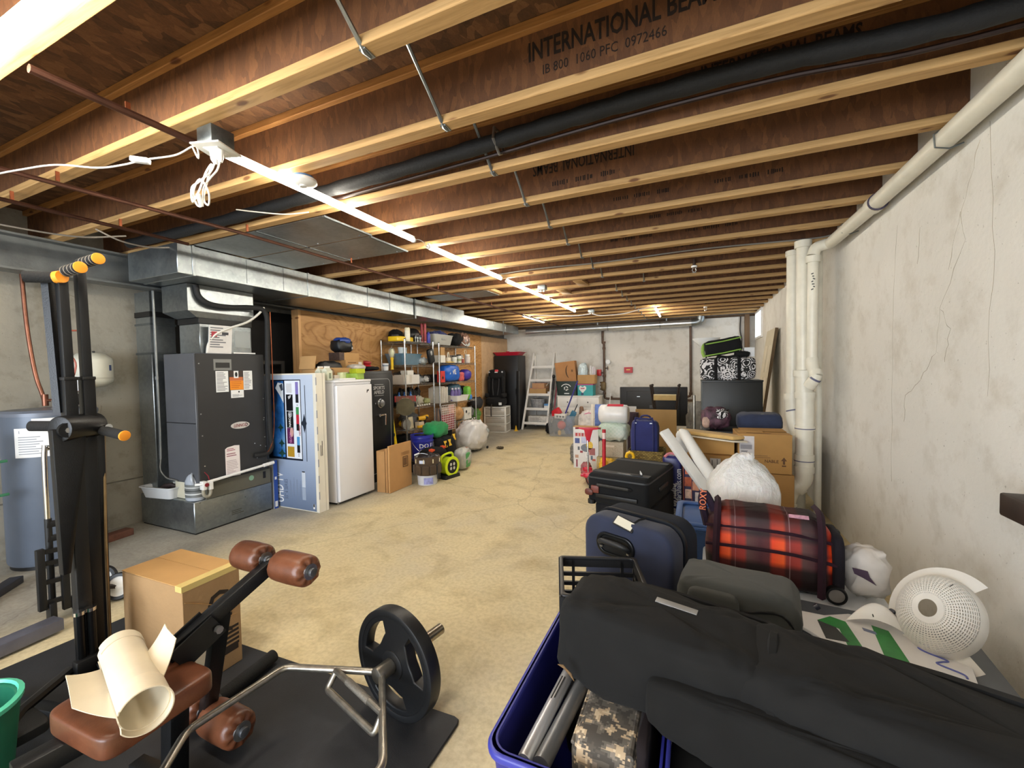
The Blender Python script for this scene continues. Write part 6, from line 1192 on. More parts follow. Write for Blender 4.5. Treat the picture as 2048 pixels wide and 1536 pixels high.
t = thing('toy_broom', 'long blue-handled pole slanting up out of the clear tote', 'pole', (tx + .02, ty, .40)); MB().cyl((0, 0, 0), (.22, .35, .78), .016, n=10).build('handle', P('#26277c', .35, 0, .05), t); MB().soft((0, -.01, .0), (.08, .06, .06), 3, 14).build('black_joint', BLACK, t)
t = thing('teal_shovel', 'teal toy shovel leaning in the clear tote', 'shovel', (tx + .18, ty - .02, .36), rot=(0, 24, 0)); MB().soft((0, 0, .10), (.12, .03, .20), 6, 18).build('blade', P('#1f6280', .4, 0, .06), t); MB().cyl((0, 0, .18), (0, .0, .36), .010, n=8).build('handle', BLACK, t)
t = sft('wooden_toy', 'brown wooden curled toy on the rim of the clear tote', 'toy', (tx + .33, ty + .30, 0), (.10, .08, .62), P('#7d5a40', .5, 0, .2), 4, .01, 115)
t = sft('white_bag_items', 'white printed paper bags bunched beyond the clear tote', 'bag', (-2.05, 8.75, 0), (.46, .34, .56), P('#d3cdc9', .6, 0, .25, 12), 3.2, .04, 116); MB().tube([(-.1, -.15, .50), (.0, -.16, .53), (.12, -.15, .50)], .008, 6).build('pink_cord', P('#d0568a', .5, 0, 0), t)
t = sft('floor_sack', 'small black sack on the floor at the foot of the clear tote', 'sack', (-3.02, 8.92, 0), (.18, .18, .24), BLKF, 2.6, .02, 117)
# art canvas, toy carton, scooters, bedding stack
t = thing('canvas_frame', 'white canvas stretcher frame leaning with its back showing', 'canvas', (-1.66, 7.05, 0), rot=(-6, 0, 0))
CW = P('#ddd8d0', .7, 0, .04); MB().bx((0, .0, .02), (.46, .015, .84)).build('canvas', CW, t, smooth=0)
for lo, hi in (((0, -.02, .02), (.05, 0, .84)), ((.41, -.02, .02), (.46, 0, .84)), ((.05, -.02, .02), (.41, 0, .07)), ((.05, -.02, .79), (.41, 0, .84))): MB().bx(lo, hi).build('stretcher', P('#d9cfbf', .6, 0, .06), t, bevel=.002)
MB().bar((.05, -.012, .58), (.24, -.012, .80), .03, .012).build('corner_brace', P('#cdbfa8', .6, 0, .06), t)
t = thing('toy_carton', 'white printed toy carton standing on the floor behind the red scooter', 'box', (-1.66, 5.97, 0), 0)
MB().bx((0, 0, 0), (.37, .14, .60)).build('carton', P('#d9d7d6', .55, 0, .04), t, bevel=.002); MB().bx((-.002, .0, .597), (.372, .142, .606)).build('brown_top', KHK, t, smooth=0)
def tp(u, v_, w_, h_, c, k=0, pts=None, nm='print'): return decal(t, nm, P(c, .5, 0, .15, 30), (u, -.0002 - .0012 * k, v_), (1, 0, 0), UP, w_, h_, .0012, pts)
tp(.14, .49, .24, .06, '#c9b4b4'); 
for k in range(5): tp(.05 + .045 * k, .49, .03, .045, ('#b8383c', '#c85a50', '#a8343a', '#cf6a5a', '#5a5e8c')[k], 1)
tp(.06, .40, .07, .075, '#45548c'); tp(.19, .41, .14, .09, '#b8bcd8'); tp(.20, .30, 0, 0, '#6d7580', 0, ell(.09, .06, 16)); tp(.24, .34, 0, 0, '#d8b23a', 1, ell(.05, .06, 12)); tp(.27, .25, .10, .10, '#9c5a58', 1); tp(.21, .2, .05, .08, '#e8e8e6', 2); tp(.21, .2, .02, .05, '#2a2c30', 3); tp(.05, .17, .05, .045, '#b89078'); tp(.05, .07, .022, .11, '#8c3a48'); tp(.08, .29, .03, .05, '#565a62'); tp(.3, .13, .05, .03, '#c86a5a'); tp(.12, .24, .04, .03, '#8a3038'); tp(.27, .16, .03, .06, '#5a6a7a')
sft('patterned_pouch', 'grey patterned pouch on the floor behind the toy carton', 'pouch', (-1.72, 6.26, 0), (.12, .20, .30), P('#6f6d68', .6, 0, .5, 40), 3, .015, 118)
t = thing('red_scooter', 'red three-wheeled child scooter with a T handle before the toy carton', 'scooter', (-1.21, 5.32, 0), 0); RS = P('#c0213a', .35, 0, .06)
MB().prism([(-.14, -.16), (.06, -.12), (.30, .02), (.42, .10), (.38, .18), (.2, .12), (.0, .10), (-.12, .06)], .085, .12, Matrix.Identity(4)).build('deck', RS, t, bevel=.008)
for c in ((-.12, .14, .062), (-.03, -.19, .062)): wheel(t, c, (.72, .5, .2), .062, .035, P('#4a4a4c', .5, 0, .05), P('#7a4a4a', .4, 0, .1)); MB().soft((c[0], c[1], c[2] + .055), (.13, .08, .06), 3, 14).build('fender', RS, t)
wheel(t, (.40, .17, .05), (.72, -.7, 0), .05, .03, BLACK, RS)
MB().cyl((-.07, -.02, .11), (-.085, .02, .52), .011, n=10).build('column', CHROME, t); MB().prism([(-.12, .69), (.13, .685), (.13, .665), (.06, .655), (.018, .50), (-.018, .50), (-.05, .655), (-.12, .67)], -.014, .014, face_m((-.08, .03, 0), (.98, .2, 0), UP)).build('t_handle', RS, t, bevel=.004)
for s in (-1, 1): MB().cyl((-.08 + .115 * s, .03 + .023 * s, .678), (-.08 + .16 * s, .03 + .032 * s, .676), .013, n=10).build('grip', P('#7a2a30', .6, 0, .1), t)
sft('doll', 'small dark-haired pinkish toy lying on the scooter deck', 'toy', (-1.36, 5.50, 0), (.14, .12, .18), P('#9a5a5c', .6, 0, .5, 20), 2.6, .02, 119)
t = thing('red_tube_toy', 'bright red upright tube with a pale label beside the scooter column', 'tube', (-1.12, 5.50, 0)); MB().cyl((0, 0, 0), (.0, .03, .645), .024, n=14).build('tube', P('#b81c2c', .35, 0, .06), t); MB().cyl((0, .024, .52), (0, .0285, .60), .0247, n=14).build('label', P('#e6d0cc', .5, 0, 0), t)
# bedding stack
bxo('low_toy_box', 'printed carton under the linen bin in the bedding stack', 'box', (-1.08, 6.06, 0), (.44, .36, .20), P('#b8a87a', .6, 0, .3, 12))
for i in range(5): sft('yellow_toy_truck', ('yellow toy piece in the heap, closest to the red tube', 'yellow toy piece in the middle of the heap before the bedding', 'yellow toy piece at the suitcase side of the heap', 'taller yellow toy piece at the back of the heap by the red tube', 'back yellow toy piece right under the linen bin')[i], 'toy', (-1.16 + .085 * (i % 3), 5.70 + .05 * (i // 2), .0), (.12, .11, .16 + .05 * (i % 2)), P('#e6b41a', .4, 0, .12), 4, .02, 120 + i, group='yellow toy pieces before the bedding stack')
LIN = NT('linen'); v = LIN.coords((1, 1, 1)); n = LIN.noise(v, 60, 4); LIN.color(LIN.ramp(n.outputs[0], [(.3, '#a89c86'), (.7, '#c8bda8')])); LIN.set(Roughness=.9); LIN.bump(n.outputs[0], .3, .004); LIN = LIN.m
t = tag(MB().bx((-.17, -.15, 0), (.17, .15, .215)).build('linen_bin', LIN, bevel=.012, seg=2), 'beige linen storage bin with a pale handle under the green bedding', 'bin'); t.location = (-1.10, 6.04, .203); MB().box((-.03, -.153, .155), (.16, .008, .028)).build('handle', P('#dcd3c0', .7, 0, .05), t, bevel=.003); MB().box((-.02, -.1525, .05), (.10, .005, .05)).build('label_holder', P('#b8ab95', .8, 0, .05), t, bevel=.002)
sft('green_bedding', 'pale green checked bedding bundle squeezed between bin and white roll', 'bedding', (-1.08, 6.04, .418), (.42, .36, .25), NT('mint').m, 3.4, .02, 125, n=36)
MNT = bpy.data.materials['mint']; q_ = NT('mint_check'); v = q_.coords((30, 30, 30)); ck = q_.node('TexChecker'); ck.inputs['Scale'].default_value = 1.2; ck.inputs['Color1'].default_value = lin('#b9cfc0'); ck.inputs['Color2'].default_value = lin('#d3ddd3'); q_.link(v, ck.inputs[0]); n = q_.noise(v, .12, 4); q_.color(q_.mix(.5, ck.outputs[0], q_.ramp(n.outputs[0], [(.35, '#a5c2b0'), (.65, '#dde3da')]))); q_.set(Roughness=.6); bpy.data.objects['green_bedding'].data.materials[0] = q_.m; bpy.data.materials.remove(MNT)
t = thing('wrapped_white_roll', 'thick white plastic-wrapped roll on top of the green bedding', 'roll', (-1.08, 6.04, .795)); m = MB(); qx2 = face_m((0, 0, 0), (0, 1, 0), UP).to_3x3(); m.lathe([(.0, -.20), (.10, -.205), (.13, -.18), (.137, -.1), (.138, .1), (.132, .18), (.10, .205), (.03, .19), (0, .185)], n=32, q=qx2); m.build('roll', P('#dedddb', .3, 0, .06, 8), t, smooth=60); MB().box((.03, -.05, .131), (.22, .06, .006), (20, 0, 0)).build('red_print', P('#c01f3a', .5, 0, .1), t)
tag(MB().box((-1.33, 6.74, .44), (.36, .06, .86), (-4, 0, 0)).build('blue_pack', P('#5f78b8', .4, 0, .5, 9), bevel=.01), 'blue and white flat pack standing behind the bedding stack', 'pack'); bxo('white_envelope', 'white cardboard sheet standing behind the white roll', 'sheet', (-.92, 6.60, 0), (.30, .012, .84), PAPER)
t = thing('yoga_mat', 'dark purple rolled mat standing beside the cardboard sheet', 'mat', (-.90, 6.66, 0)); bpy.data.objects['white_envelope'].location = (-1.02, 6.82, 0)
MB().lathe([(.0, 0), (.085, 0), (.085, .76), (.06, .76), (.058, .74), (0, .74)], n=28).build('roll', P('#43323f', .7, 0, .1), t); m = MB(); m.tube([(.10 * 0 + .0862 * math.cos(R(-70 + 0)) , .0862 * math.sin(R(-70)), .69)] * 0 + [(.086 * math.cos(R(-64) + .35 * r_ * math.cos(a)), .086 * math.sin(R(-64) + .35 * r_ * math.cos(a)), .69 + .032 * r_ * math.sin(a)) for r_, a in [(i / 30, i * .6) for i in range(31)]], .0025, 4); m.build('spiral_mark', P('#1f171d', .7, 0, 0), t)
bxo('cardboard_sheet', 'large tan cardboard sheet standing behind the navy tote bag', 'cardboard', (-.58, 6.80, 0), (.60, .014, .80), CB('#a5824f', .05), bev=.001)
WICK = NT('wicker'); v = WICK.coords((1, 1, 1)); bt = WICK.node('TexBrick'); bt.inputs['Scale'].default_value = 14; bt.inputs['Color1'].default_value = lin('#a08a4c'); bt.inputs['Color2'].default_value = lin('#6d5a2c'); bt.inputs['Mortar'].default_value = lin('#3a2f16'); bt.inputs['Mortar Size'].default_value = .03
mp = WICK.node('Mapping'); mp.inputs['Rotation'].default_value = (R(90), 0, 0); WICK.link(v, mp.inputs[0]); WICK.link(mp.outputs[0], bt.inputs[0]); WICK.link(bt.outputs[0], WICK.b.inputs['Base Color']); WICK.bump(bt.outputs[1], .6, .01); WICK.set(Roughness=.8); WICK = WICK.m
t = tray('wicker_basket', 'yellow-brown woven basket holding the navy tote bag', 'basket', (-.585, 5.60, 0), .42, .36, .40, WICK, tp=.92, th=.012)
m = MB()
for k in range(8):
    for j in range(15):
        x = -.19 + .027 * j; z = .045 + .048 * k; m.soft((x, -.172 - .0008 * k, z), (.032, .014, .036), 2.2, 6, rot=(0, 35 if (k + j) % 2 else -35, 0))
g = m.build('weave', P('#9b8648', .75, 0, .35, 60), t); g['kind'] = 'stuff'
t = thing('navy_tote_bag', 'navy blue fabric tote bag standing in the woven basket', 'bag', (-.61, 5.60, .014)); NV = fabric('#262c66', fold=.35); MB().soft((0, 0, .38), (.34, .22, .76), 8, 36, .012, 3, 4).build('bag', NV, t, smooth=70)
for s in (-1, 1): MB().tube([(-.11, -.113, .05), (-.11, -.115, .74), (-.06, -.10, .785), (.06, -.10, .785), (.11, -.115, .74), (.11, -.113, .05)] if s < 0 else [(-.09, .09, .70), (-.05, .08, .80), (.05, .08, .80), (.09, .09, .70)], .012, 4, smooth=3).build('strap', fabric('#20265c'), t)
for x in (-.105, .085): MB().box((x, -.118, .735), (.03, .004, .012)).build('metal_ring', SILV, t)
t = thing('yellow_tape_holder', 'yellow looped plastic toy beside the woven basket', 'toy', (-.74, 5.18, 0)); MB().bx((-.04, -.04, 0), (.04, .04, .33)).build('stem', BLACK, t); MB().tube([(.045 * math.cos(2 * PI * i / 8), 0, .38 + .05 * math.sin(2 * PI * i / 8)) for i in range(8)], .018, 8, closed=True).build('loop', P('#e6b41a', .4, 0, .08), t)
# television stand and stool
t = thing('flat_television', 'large black flat television seen from the back near the far wall', 'television', (-.80, 8.75, 0), 0); MB().bx((-.64, 0, .30), (.64, .05, 1.06)).build('back_panel', P('#141518', .5, 0, .08), t, bevel=.012); MB().bx((-.50, -.03, .36), (.50, .0, .98)).build('rear_cover', P('#191a1d', .55, 0, .08), t, bevel=.015); MB().bx((-.30, -.034, .86), (-.24, -.03, .875)).build('logo_plate', SILV, t); MB().bx((-.06, -.034, .64), (.05, -.03, .70)).build('port_panel', P('#4a4c50', .4, .2, .3, 80), t); MB().box((0, .02, .15), (.30, .05, .30)).build('stand', BLACK, t); MB().bx((-.35, -.12, 0), (.35, .16, .02)).build('stand_base', BLACK, t)
t = thing('turned_stool', 'upturned dark wooden stool with spiral-turned legs before the television', 'stool', (-.52, 8.05, .0)); DW = P('#241712', .4, 0, .2); 
m = MB(); 
for sx in (-1, 1):
    for sy in (-1, 1):
        p0, p1 = Vector((.13 * sx, .10 * sy, .28)), Vector((.235 * sx, .16 * sy, 1.10)); n = 26
        MB().tube([p0.lerp(p1, i / n) for i in range(n + 1)], [.014 + .008 * (i % 2) for i in range(n + 1)], 8).build('leg', DW, t); MB().soft(p1 + Vector((0, 0, .02)), (.05, .05, .05), 2.1, 12).build('finial', DW, t)
MB().soft((0, 0, .25), (.40, .34, .07), 5, 20).build('seat', P('#a98a54', .7, 0, .1), t); MB().bx((-.19, -.155, .86), (.19, -.12, .95)).build('tan_rail', P('#b59a64', .7, 0, .1), t, bevel=.004); MB().bx((-.19, -.15, .95), (.19, -.11, .965)).build('cream_rail', P('#dccfa4', .6, 0, .05), t, bevel=.003)
for sx in (-1, 1): MB().bar((.17 * sx, .12, 0), (.15 * sx, .1, .26), .03).build('prop', DW, t)
# sprinkler riser, alarm boxes, pipes on the far wall
t = thing('sprinkler_riser', 'brown sprinkler riser pipe with a gauge and red flow switch on the far wall', 'pipe', (-2.03, 10.12, 0)); PB = P('#574438', .45, .5, .25)
MB().tube([(-.03, 0, 2.36), (-.03, 0, 2.12), (-.03, 0, 2.06), (.0, 0, 2.02), (.0, 0, .80), (.01, 0, .74), (.06, 0, .72), (1.95, 0, .70)], .028, 10).build('pipe', PB, t)
for z in (2.34, 2.04, 1.9, 1.24, .82): MB().cyl((0 if z < 2.1 else -.03, 0, z), (0 if z < 2.1 else -.03, 0, z + .05), .038, n=12).build('fitting', PB, t)
MB().cyl((.03, 0, 1.60), (.07, 0, 1.60), .012, n=8).build('gauge_stem', STEEL, t); MB().cyl((.10, -.03, 1.60), (.10, -.055, 1.60), .055, n=22).build('gauge', P('#c9cac8', .35, .4, 0), t); MB().cyl((.10, -.056, 1.60), (.10, -.058, 1.60), .047, n=22).build('gauge_face', WHITE, t)
MB().tube([(.02, 0, 1.45), (.10, -.02, 1.45)], .012, 8).build('valve_stem', PB, t); MB().bar((.09, -.02, 1.40), (.09, -.02, 1.50), .015, .02).build('valve_handle', P('#3a2c26', .5, 0, 0), t); MB().bx((-.17, -.05, 1.27), (-.07, .03, 1.42)).build('flow_switch', P('#c0262c', .4, 0, .04), t, bevel=.006); MB().cyl((-.07, -.0, 1.34), (.0, -.0, 1.34), .012, n=8).build('switch_stem', PB, t)
MB().soft((-.02, -.01, 1.02), (.12, .10, .22), 4, 16, .01, 3, 1).build('valve_body', P('#75603f', .5, .4, .2), t)
for z in (.95, 1.04, 1.11): MB().cyl((-.10, -.01, z), (-.04, -.01, z), .016, n=8).build('drain_port', P('#6a5338', .45, .5, .2), t)
MB().tube([(.42, 0, .71), (.42, 0, .90), (.44, 0, .92), (.62, 0, .92)], .018, 8).build('branch', PB, t); MB().cyl((.16, 0, .70), (.16, 0, .78), .03, n=10).build('tee', PB, t)
t = bxo('fire_alarm_box', 'small red alarm box with a cream label on the far wall', 'alarm', (-1.47, 10.165, 1.33), (.19, .07, .135), P('#b3202c', .45, 0, .05)); decal(t, 'label', P('#e0b060', .5, 0, .05), (0, -.0352, .075), (1, 0, 0), UP, .09, .03)
tag(MB().tube([(-.12, 10.12, 2.53), (-.12, 10.12, .86), (-.14, 10.12, .80), (-.22, 10.12, .77)], .026, 10).cyl((-.12, 10.12, .82), (-.12, 10.12, .88), .035, n=10).build('brown_drop_pipe', PB), 'straight brown pipe dropping down the far wall beside the round duct', 'pipe')
sft('tarp_bundle', 'grey crumpled bundle on the floor between the television and the dark cabinet', 'bundle', (.02, 8.2, 0), (.36, .4, .80), P('#6f6c66', .6, 0, .5, 9), 2.8, .05, 130)
cord('wall_wires', 'thin black wires hanging down the far right corner', [(.86, YF - .03, 2.5), (.85, YF - .03, 2.2), (.88, YF - .03, 2.0), (.86, YF - .03, 1.7), (.87, YF - .03, 1.4)], .012, P('#2a2420', .6, 0, .2), 'wires')
# ceiling fittings
t = thing('junction_box', 'white square junction box with a plugged outlet where the LED cord starts', 'outlet box', (-1.945, 1.20, 2.44)); t.location = (-1.945, 1.215, 2.445)
MB().bx((-.05, -.05, .008), (.05, .05, .085)).build('metal_box', GALV_D, t, bevel=.003); MB().box((0, 0, .004), (.135, .135, .008), (0, 0, 18)).build('cover_plate', P('#d9d7cf', .4, 0, .03), t, bevel=.002); MB().box((0, 0, -.001), (.07, .07, .006), (0, 0, 18)).build('receptacle', WHITE, t, bevel=.002)
for x in (-.018, .02): MB().tube([(x, 0, -.002), (x, .002, -.035), (x + .003, .004, -.055)], [.017, .015, .006], 10).build('plug', WHITE, t)
jx, jy = -1.945, 1.215
cord('cord_bundle', 'white power cord bundled in loops hanging from the junction box', [(jx - .015, jy, 2.392), (jx - .05, jy + .0, 2.36), (jx - .13, jy - .0, 2.335), (jx - .17, jy - .01, 2.31), (jx - .15, jy - .02, 2.24), (jx - .10, jy - .02, 2.28), (jx - .06, jy - .01, 2.36), (jx - .05, jy + .01, 2.40), (jx - .10, jy + .02, 2.35), (jx - .12, jy + .01, 2.26), (jx - .07, jy + .0, 2.22), (jx - .05, jy - .01, 2.27), (jx - .09, jy - .02, 2.33), (jx - .16, jy - .01, 2.29), (jx - .17, jy + .01, 2.24), (jx - .13, jy + .01, 2.235), (jx - .10, jy, 2.30), (jx - .05, jy, 2.335), (jx + .0, jy, 2.36), (jx + .02, jy + .0, 2.392)], .0042, k=5)
MB().box((jx - .115, jy - .01, 2.245), (.018, .014, .055), (20, 10, 0)).build('inline_switch', WHITE, bpy.data.objects['cord_bundle'], bevel=.003)
t = cord('overhead_cord', 'white cord with an inline switch sagging from the junction box toward the left', [(jx - .17, jy + .0, 2.50), (jx - .13, jy, 2.44), (jx - .15, jy - .0, 2.50), (-2.20, 1.19, 2.47), (-2.30, 1.12, 2.44), (-2.40, 1.08, 2.42), (-2.55, 1.05, 2.425), (-2.75, .98, 2.45), (-3.0, .93, 2.455), (-3.4, .86, 2.46), (-3.8, .8, 2.52)], .004)
MB().box((-2.32, 1.11, 2.437), (.075, .03, .024), (0, 5, 32)).build('inline_switch', WHITE, t, bevel=.005)
t = thing('smoke_alarm', 'round white smoke alarm on a joist beside the LED tube', 'smoke alarm', (-2.01, 1.715, 2.51)); t.location = (-1.985, 1.70, 2.525); MB().lathe([(.05, 0), (.068, -.005), (.072, -.02), (.055, -.034), (0, -.038)], n=32).build('cover', WHITE, t); MB().lathe([(.02, -.036), (.018, -.044), (0, -.045)], n=20).build('test_button', P('#cfcfcb', .4, 0, 0), t); MB().cyl((0, 0, 0), (0, 0, .010), .055, n=24).build('base', P('#4a6a90', .5, 0, .05), t)
for i, (x, z, lb, y0, y1) in enumerate(((-2.055, 2.495, 'dark copper pipe clipped under the joists by the junction box', .68, 1.30), (-2.97, 2.475, 'long brown pipe running under the joists beside the sheet metal pan', .2, 9.8), (-3.62, 2.475, 'long brown pipe running under the joists nearest the trunk duct', .2, 2.02))):
    t = tag(MB().tube([(x - (.19 if i == 1 else .0), y0, z), (x - (.04 if i == 1 else 0), min(y1, 2.0), z), (x, y1, z)] if i == 1 else [(x, y0, z), (x, y1, z)], .015 if i == 0 else .0125, 8).build('copper_pipe', COPPER_D), lb, 'pipe')
    for y in (.95,) if i == 0 else ((1.10, 2.05, 3.05, 4.5, 6.0) if i == 1 else (1.1, 1.6)): MB().bx((x - .003 - (.1 if i == 1 and y < 2 else 0), y - .008, z + .01), (x + .003 - (.1 if i == 1 and y < 2 else 0), y + .008, ZJ)).build('clip', COPPER, t)
cord('thin_wire', 'thin pale cable strung along a joist past the sprinkler head', [(-2.6, 4.52, 2.56), (-1.7, 4.5, 2.585), (-.9, 4.5, 2.57), (0, 4.5, 2.585), (.9, 4.5, 2.56), (1.09, 4.5, 2.57)], .007, P('#8b867c', .5, 0, .05), 'cable')
cord('thin_cable', 'thin pale cable dangling by the bright LED tube and sheet metal', [(-2.75, 1.83, 2.53), (-2.6, 1.86, 2.50), (-2.45, 1.95, 2.49), (-2.35, 2.05, 2.52)], .004, P('#b9b2a4', .5, 0, 0), 'cable')
cord('loose_cable', 'pair of pale cables sagging below the joists by the steel beam', [(-4.4, .9, 2.53), (-4.2, 1.2, 2.47), (-4.1, 1.55, 2.47), (-4.0, 1.8, 2.53)], .006, P('#8f8578', .5, 0, 0), 'cable'); cord('loose_cable', 'pale cable looping below the joists before the trunk duct', [(-4.0, 1.62, 2.53), (-3.95, 1.75, 2.47), (-3.95, 1.95, 2.475), (-3.9, 2.2, 2.54)], .006, P('#8f8578', .5, 0, 0), 'cable')
# insulated black line in a joist bay
pts = [(XR - .02, 1.98, 2.61), (.7, 1.97, 2.60), (.3, 1.975, 2.63), (-.2, 1.99, 2.64), (-.6, 2.0, 2.635), (-1.0, 2.01, 2.625), (-1.6, 2.03, 2.62), (-2.2, 2.04, 2.61), (-2.9, 2.05, 2.60), (-3.6, 2.05, 2.59), (-4.4, 2.05, 2.60)]
t = tag(MB().tube([Vector(p) + Vector((0, -.05, -.02)) for p in pts], [.038 + .003 * math.sin(i * 2.1) for i in range(61)], 12, smooth=6).build('insulated_pipe', BLK_INS), 'black foam-insulated pipe running along the second joist bay', 'pipe')
MB().tube([Vector(p) + Vector((0, .012, -.05)) for p in pts[:8]], .010, 8, smooth=6).build('liquid_line', P('#2a1a14', .5, .4, .2), t); MB().tube([(-.92, 1.96, 2.57), (-.92, 1.915, 2.60), (-.92, 1.93, 2.66), (-.92, 1.985, 2.66), (-.92, 2.03, 2.63), (-.92, 2.03, 2.58), (-.92, 1.985, 2.555)], .008, 6, closed=True).build('pipe_clamp', STEEL, t)
def head(x, y, lb):
    t = thing('fire_sprinkler', lb, 'sprinkler', (x, y, ZJ - .03)); MB().cyl((0, 0, .10), (0, 0, .0), .016, n=10).build('nipple', PB, t); MB().cyl((0, 0, .03), (0, 0, .012), .03, n=14).build('escutcheon', WHITE, t)
    for s in (-1, 1): MB().tube([(.012 * s, 0, .01), (.02 * s, 0, -.02), (.006 * s, 0, -.04)], .005, 6).build('frame_arm', STEEL, t)
    MB().cyl((0, 0, -.04), (0, 0, -.044), .022, n=14).build('deflector', STEEL, t)
head(-.02, 4.98, 'white sprinkler head hanging under the joists nearest the pipes'); head(.15, 8.465, 'small sprinkler head hanging under the joists by the far wall')
for i, (x, y) in enumerate(((-2.15, 6.1 - .9), (-1.78, 7.75))):
    t = thing('ceiling_box', ('metal electrical box on a joist beside the third LED tube', 'metal electrical box at the end of the LED line')[i], 'electrical box', (x + .32 * (i == 0), y, ZJ - .05)); MB().bx((-.05, -.05, 0), (.05, .05, .055)).build('box', GALV_D, t, bevel=.003); MB().bx((-.045, -.045, -.006), (.045, .045, 0)).build('cover', P('#b9b7b0', .4, .2, .05), t)
    for s in (-1, 1): MB().tube([(.02 * s, 0, -.004), (.022 * s, 0, -.03)], .012, 8).build('plug', WHITE, t)
cord('far_cord', 'white cord sagging from the far electrical box toward the right light', [(-1.76, 7.75, 2.46), (-1.6, 7.78, 2.42), (-1.2, 7.8, 2.43), (-.9, 7.82, 2.49), (-.68, 7.84, 2.51)], .008); cord('far_cord', 'white cord running from the far electrical box to the short left light', [(-1.80, 7.75, 2.46), (-2.1, 7.7, 2.44), (-2.6, 7.68, 2.48), (-3.09, 7.66, 2.51)], .008)
for (x, y) in ((-2.6, 5.13), (-1.72, 5.62), (-1.35, 5.14)): tag(MB().bx((x - .06, y - .0, ZJ + .002), (x + .06, y + .36, ZJ + .036)).build('wood_block', LUMBER, bevel=.002), 'short lumber block nailed between two joists, ' + {-2.6: 'left of the LED line', -1.72: 'just right of the LED line', -1.35: 'nearer and right of the LED line'}[x], 'lumber block')
# ---------------------------------------------------------------- plumbing on the right wall
t = tag(MB().tube([(1.06, -1.0, 2.49), (1.06, 1.6, 2.487), (1.055, 3.6, 2.475), (1.03, 4.35, 2.465)], .046, 20).build('drain_line', PVC), 'long cream plastic drain pipe running along the top of the right wall', 'pipe')
MB().tube([(1.058, 3.42, 2.476), (1.057, 3.50, 2.4755)], .055, 20).build('coupling', PVC, t); MB().tube([(1.058, 3.41, 2.476), (1.058, 3.42, 2.476)], .056, 20).build('cement_ring', P('#3a3344', .6, 0, 0), t)
for y in (2.6, 3.95): MB().tube([(1.06, y, ZJ), (1.005, y, 2.50), (1.01, y, 2.44), (1.06, y, 2.425), (1.11, y, 2.44)], .004, 5).build('hanger', GALV_D, t)
t = thing('drain_stack', 'thick cream plastic drain stack with couplings and an angled elbow at the right wall', 'pipe', (0, 0, 0))
ya = 4.4; CEM = P('#5a5a70', .6, 0, 0)
def pipe(pts, r, nm='pipe', n=22, k=0, mat=PVC): return MB().tube(pts, r, n, smooth=k).build(nm, mat, t)
pipe([(.862, 4.46, ZJ), (.862, 4.43, 1.40)], .052); pipe([(.862, 4.46, ZJ - .06), (.862, 4.46, ZJ)], .066, 'top_hub')
pipe([(.858, ya, 1.40), (.862, ya, 1.18)], .066, 'wye_body'); pipe([(.857, ya, 1.345), (.857, ya, 1.40)], .077, 'hub'); pipe([(.868, ya, 1.155), (.868, ya, 1.21)], .079, 'hub')
pipe([(.870, ya, 1.17), (.870, ya, .88)], .070); pipe([(.870, ya, .875), (.870, ya, .915)], .076, 'hub'); pipe([(.870, ya, .885), (.870, ya, .893)], .0765, 'cement_ring', mat=CEM); pipe([(.868, ya, .88), (.866, ya, .64)], .067)
pipe([(.866, ya, .59), (.866, ya, .66)], .076, 'hub'); pipe([(.866, ya, .60), (.866, ya, .608)], .0768, 'cement_ring', mat=CEM); pipe([(.866, ya, .61), (.866, ya, .52)], .070); pipe([(.866, ya, .50), (.866, ya, .555)], .077, 'hub')
pipe([(.866, ya, .52), (.862, ya, .45), (.84, ya, .40), (.81, ya, .365)], .070, 'elbow', k=5); pipe([(.835, ya, .392), (.795, ya, .352)], .080, 'hub'); pipe([(.80, ya, .355), (.765, ya, .315), (.742, ya, .25), (.738, ya, .19)], .068, 'elbow', k=5)
pipe([(.738, ya, .17), (.737, ya, .215)], .078, 'hub'); pipe([(.737, ya, .185), (.737, ya, .193)], .0788, 'cement_ring', mat=CEM); pipe([(.736, ya, .20), (.735, ya, .0)], .070); pipe([(.735, ya, .0), (.735, ya, .06)], .078, 'hub')
t = thing('cleanout_pipe', 'tall cream plastic pipe standing left of the drain stack with its own coupling', 'pipe', (0, 0, 0)); yb = 4.80
pipe([(.853, yb, ZJ), (.848, yb, 1.17)], .058); pipe([(.853, yb, ZJ - .05), (.853, yb, ZJ)], .068, 'hub'); pipe([(.846, yb, 1.11), (.846, yb, 1.175)], .072, 'hub'); pipe([(.848, yb, 1.13), (.85, yb, 1.0), (.86, yb - .02, .9), (.885, yb - .06, .74)], .062, 'bend', k=5); pipe([(.884, yb - .06, .78), (.884, yb - .06, .70)], .070, 'hub'); pipe([(.884, yb - .06, .75), (.884, yb - .06, .0)], .06)
pipe([(.851, yb, 1.012), (.853, yb - .003, 1.0)], .0635, 'cement_ring', mat=CEM)
t = thing('branch_pipe', 'narrower cream plastic pipe joining the drain stack from the overhead line', 'pipe', (0, 0, 0)); yc = 4.36
pipe([(1.03, 4.35, 2.465), (.99, yc, 2.46), (.935, yc, 2.44), (.915, yc, 2.38)], .046, 'elbow', k=4); pipe([(.915, yc, 2.32), (.915, yc, 2.375)], .053, 'hub'); pipe([(.915, yc, 2.34), (.911, yc, 1.50)], .040)
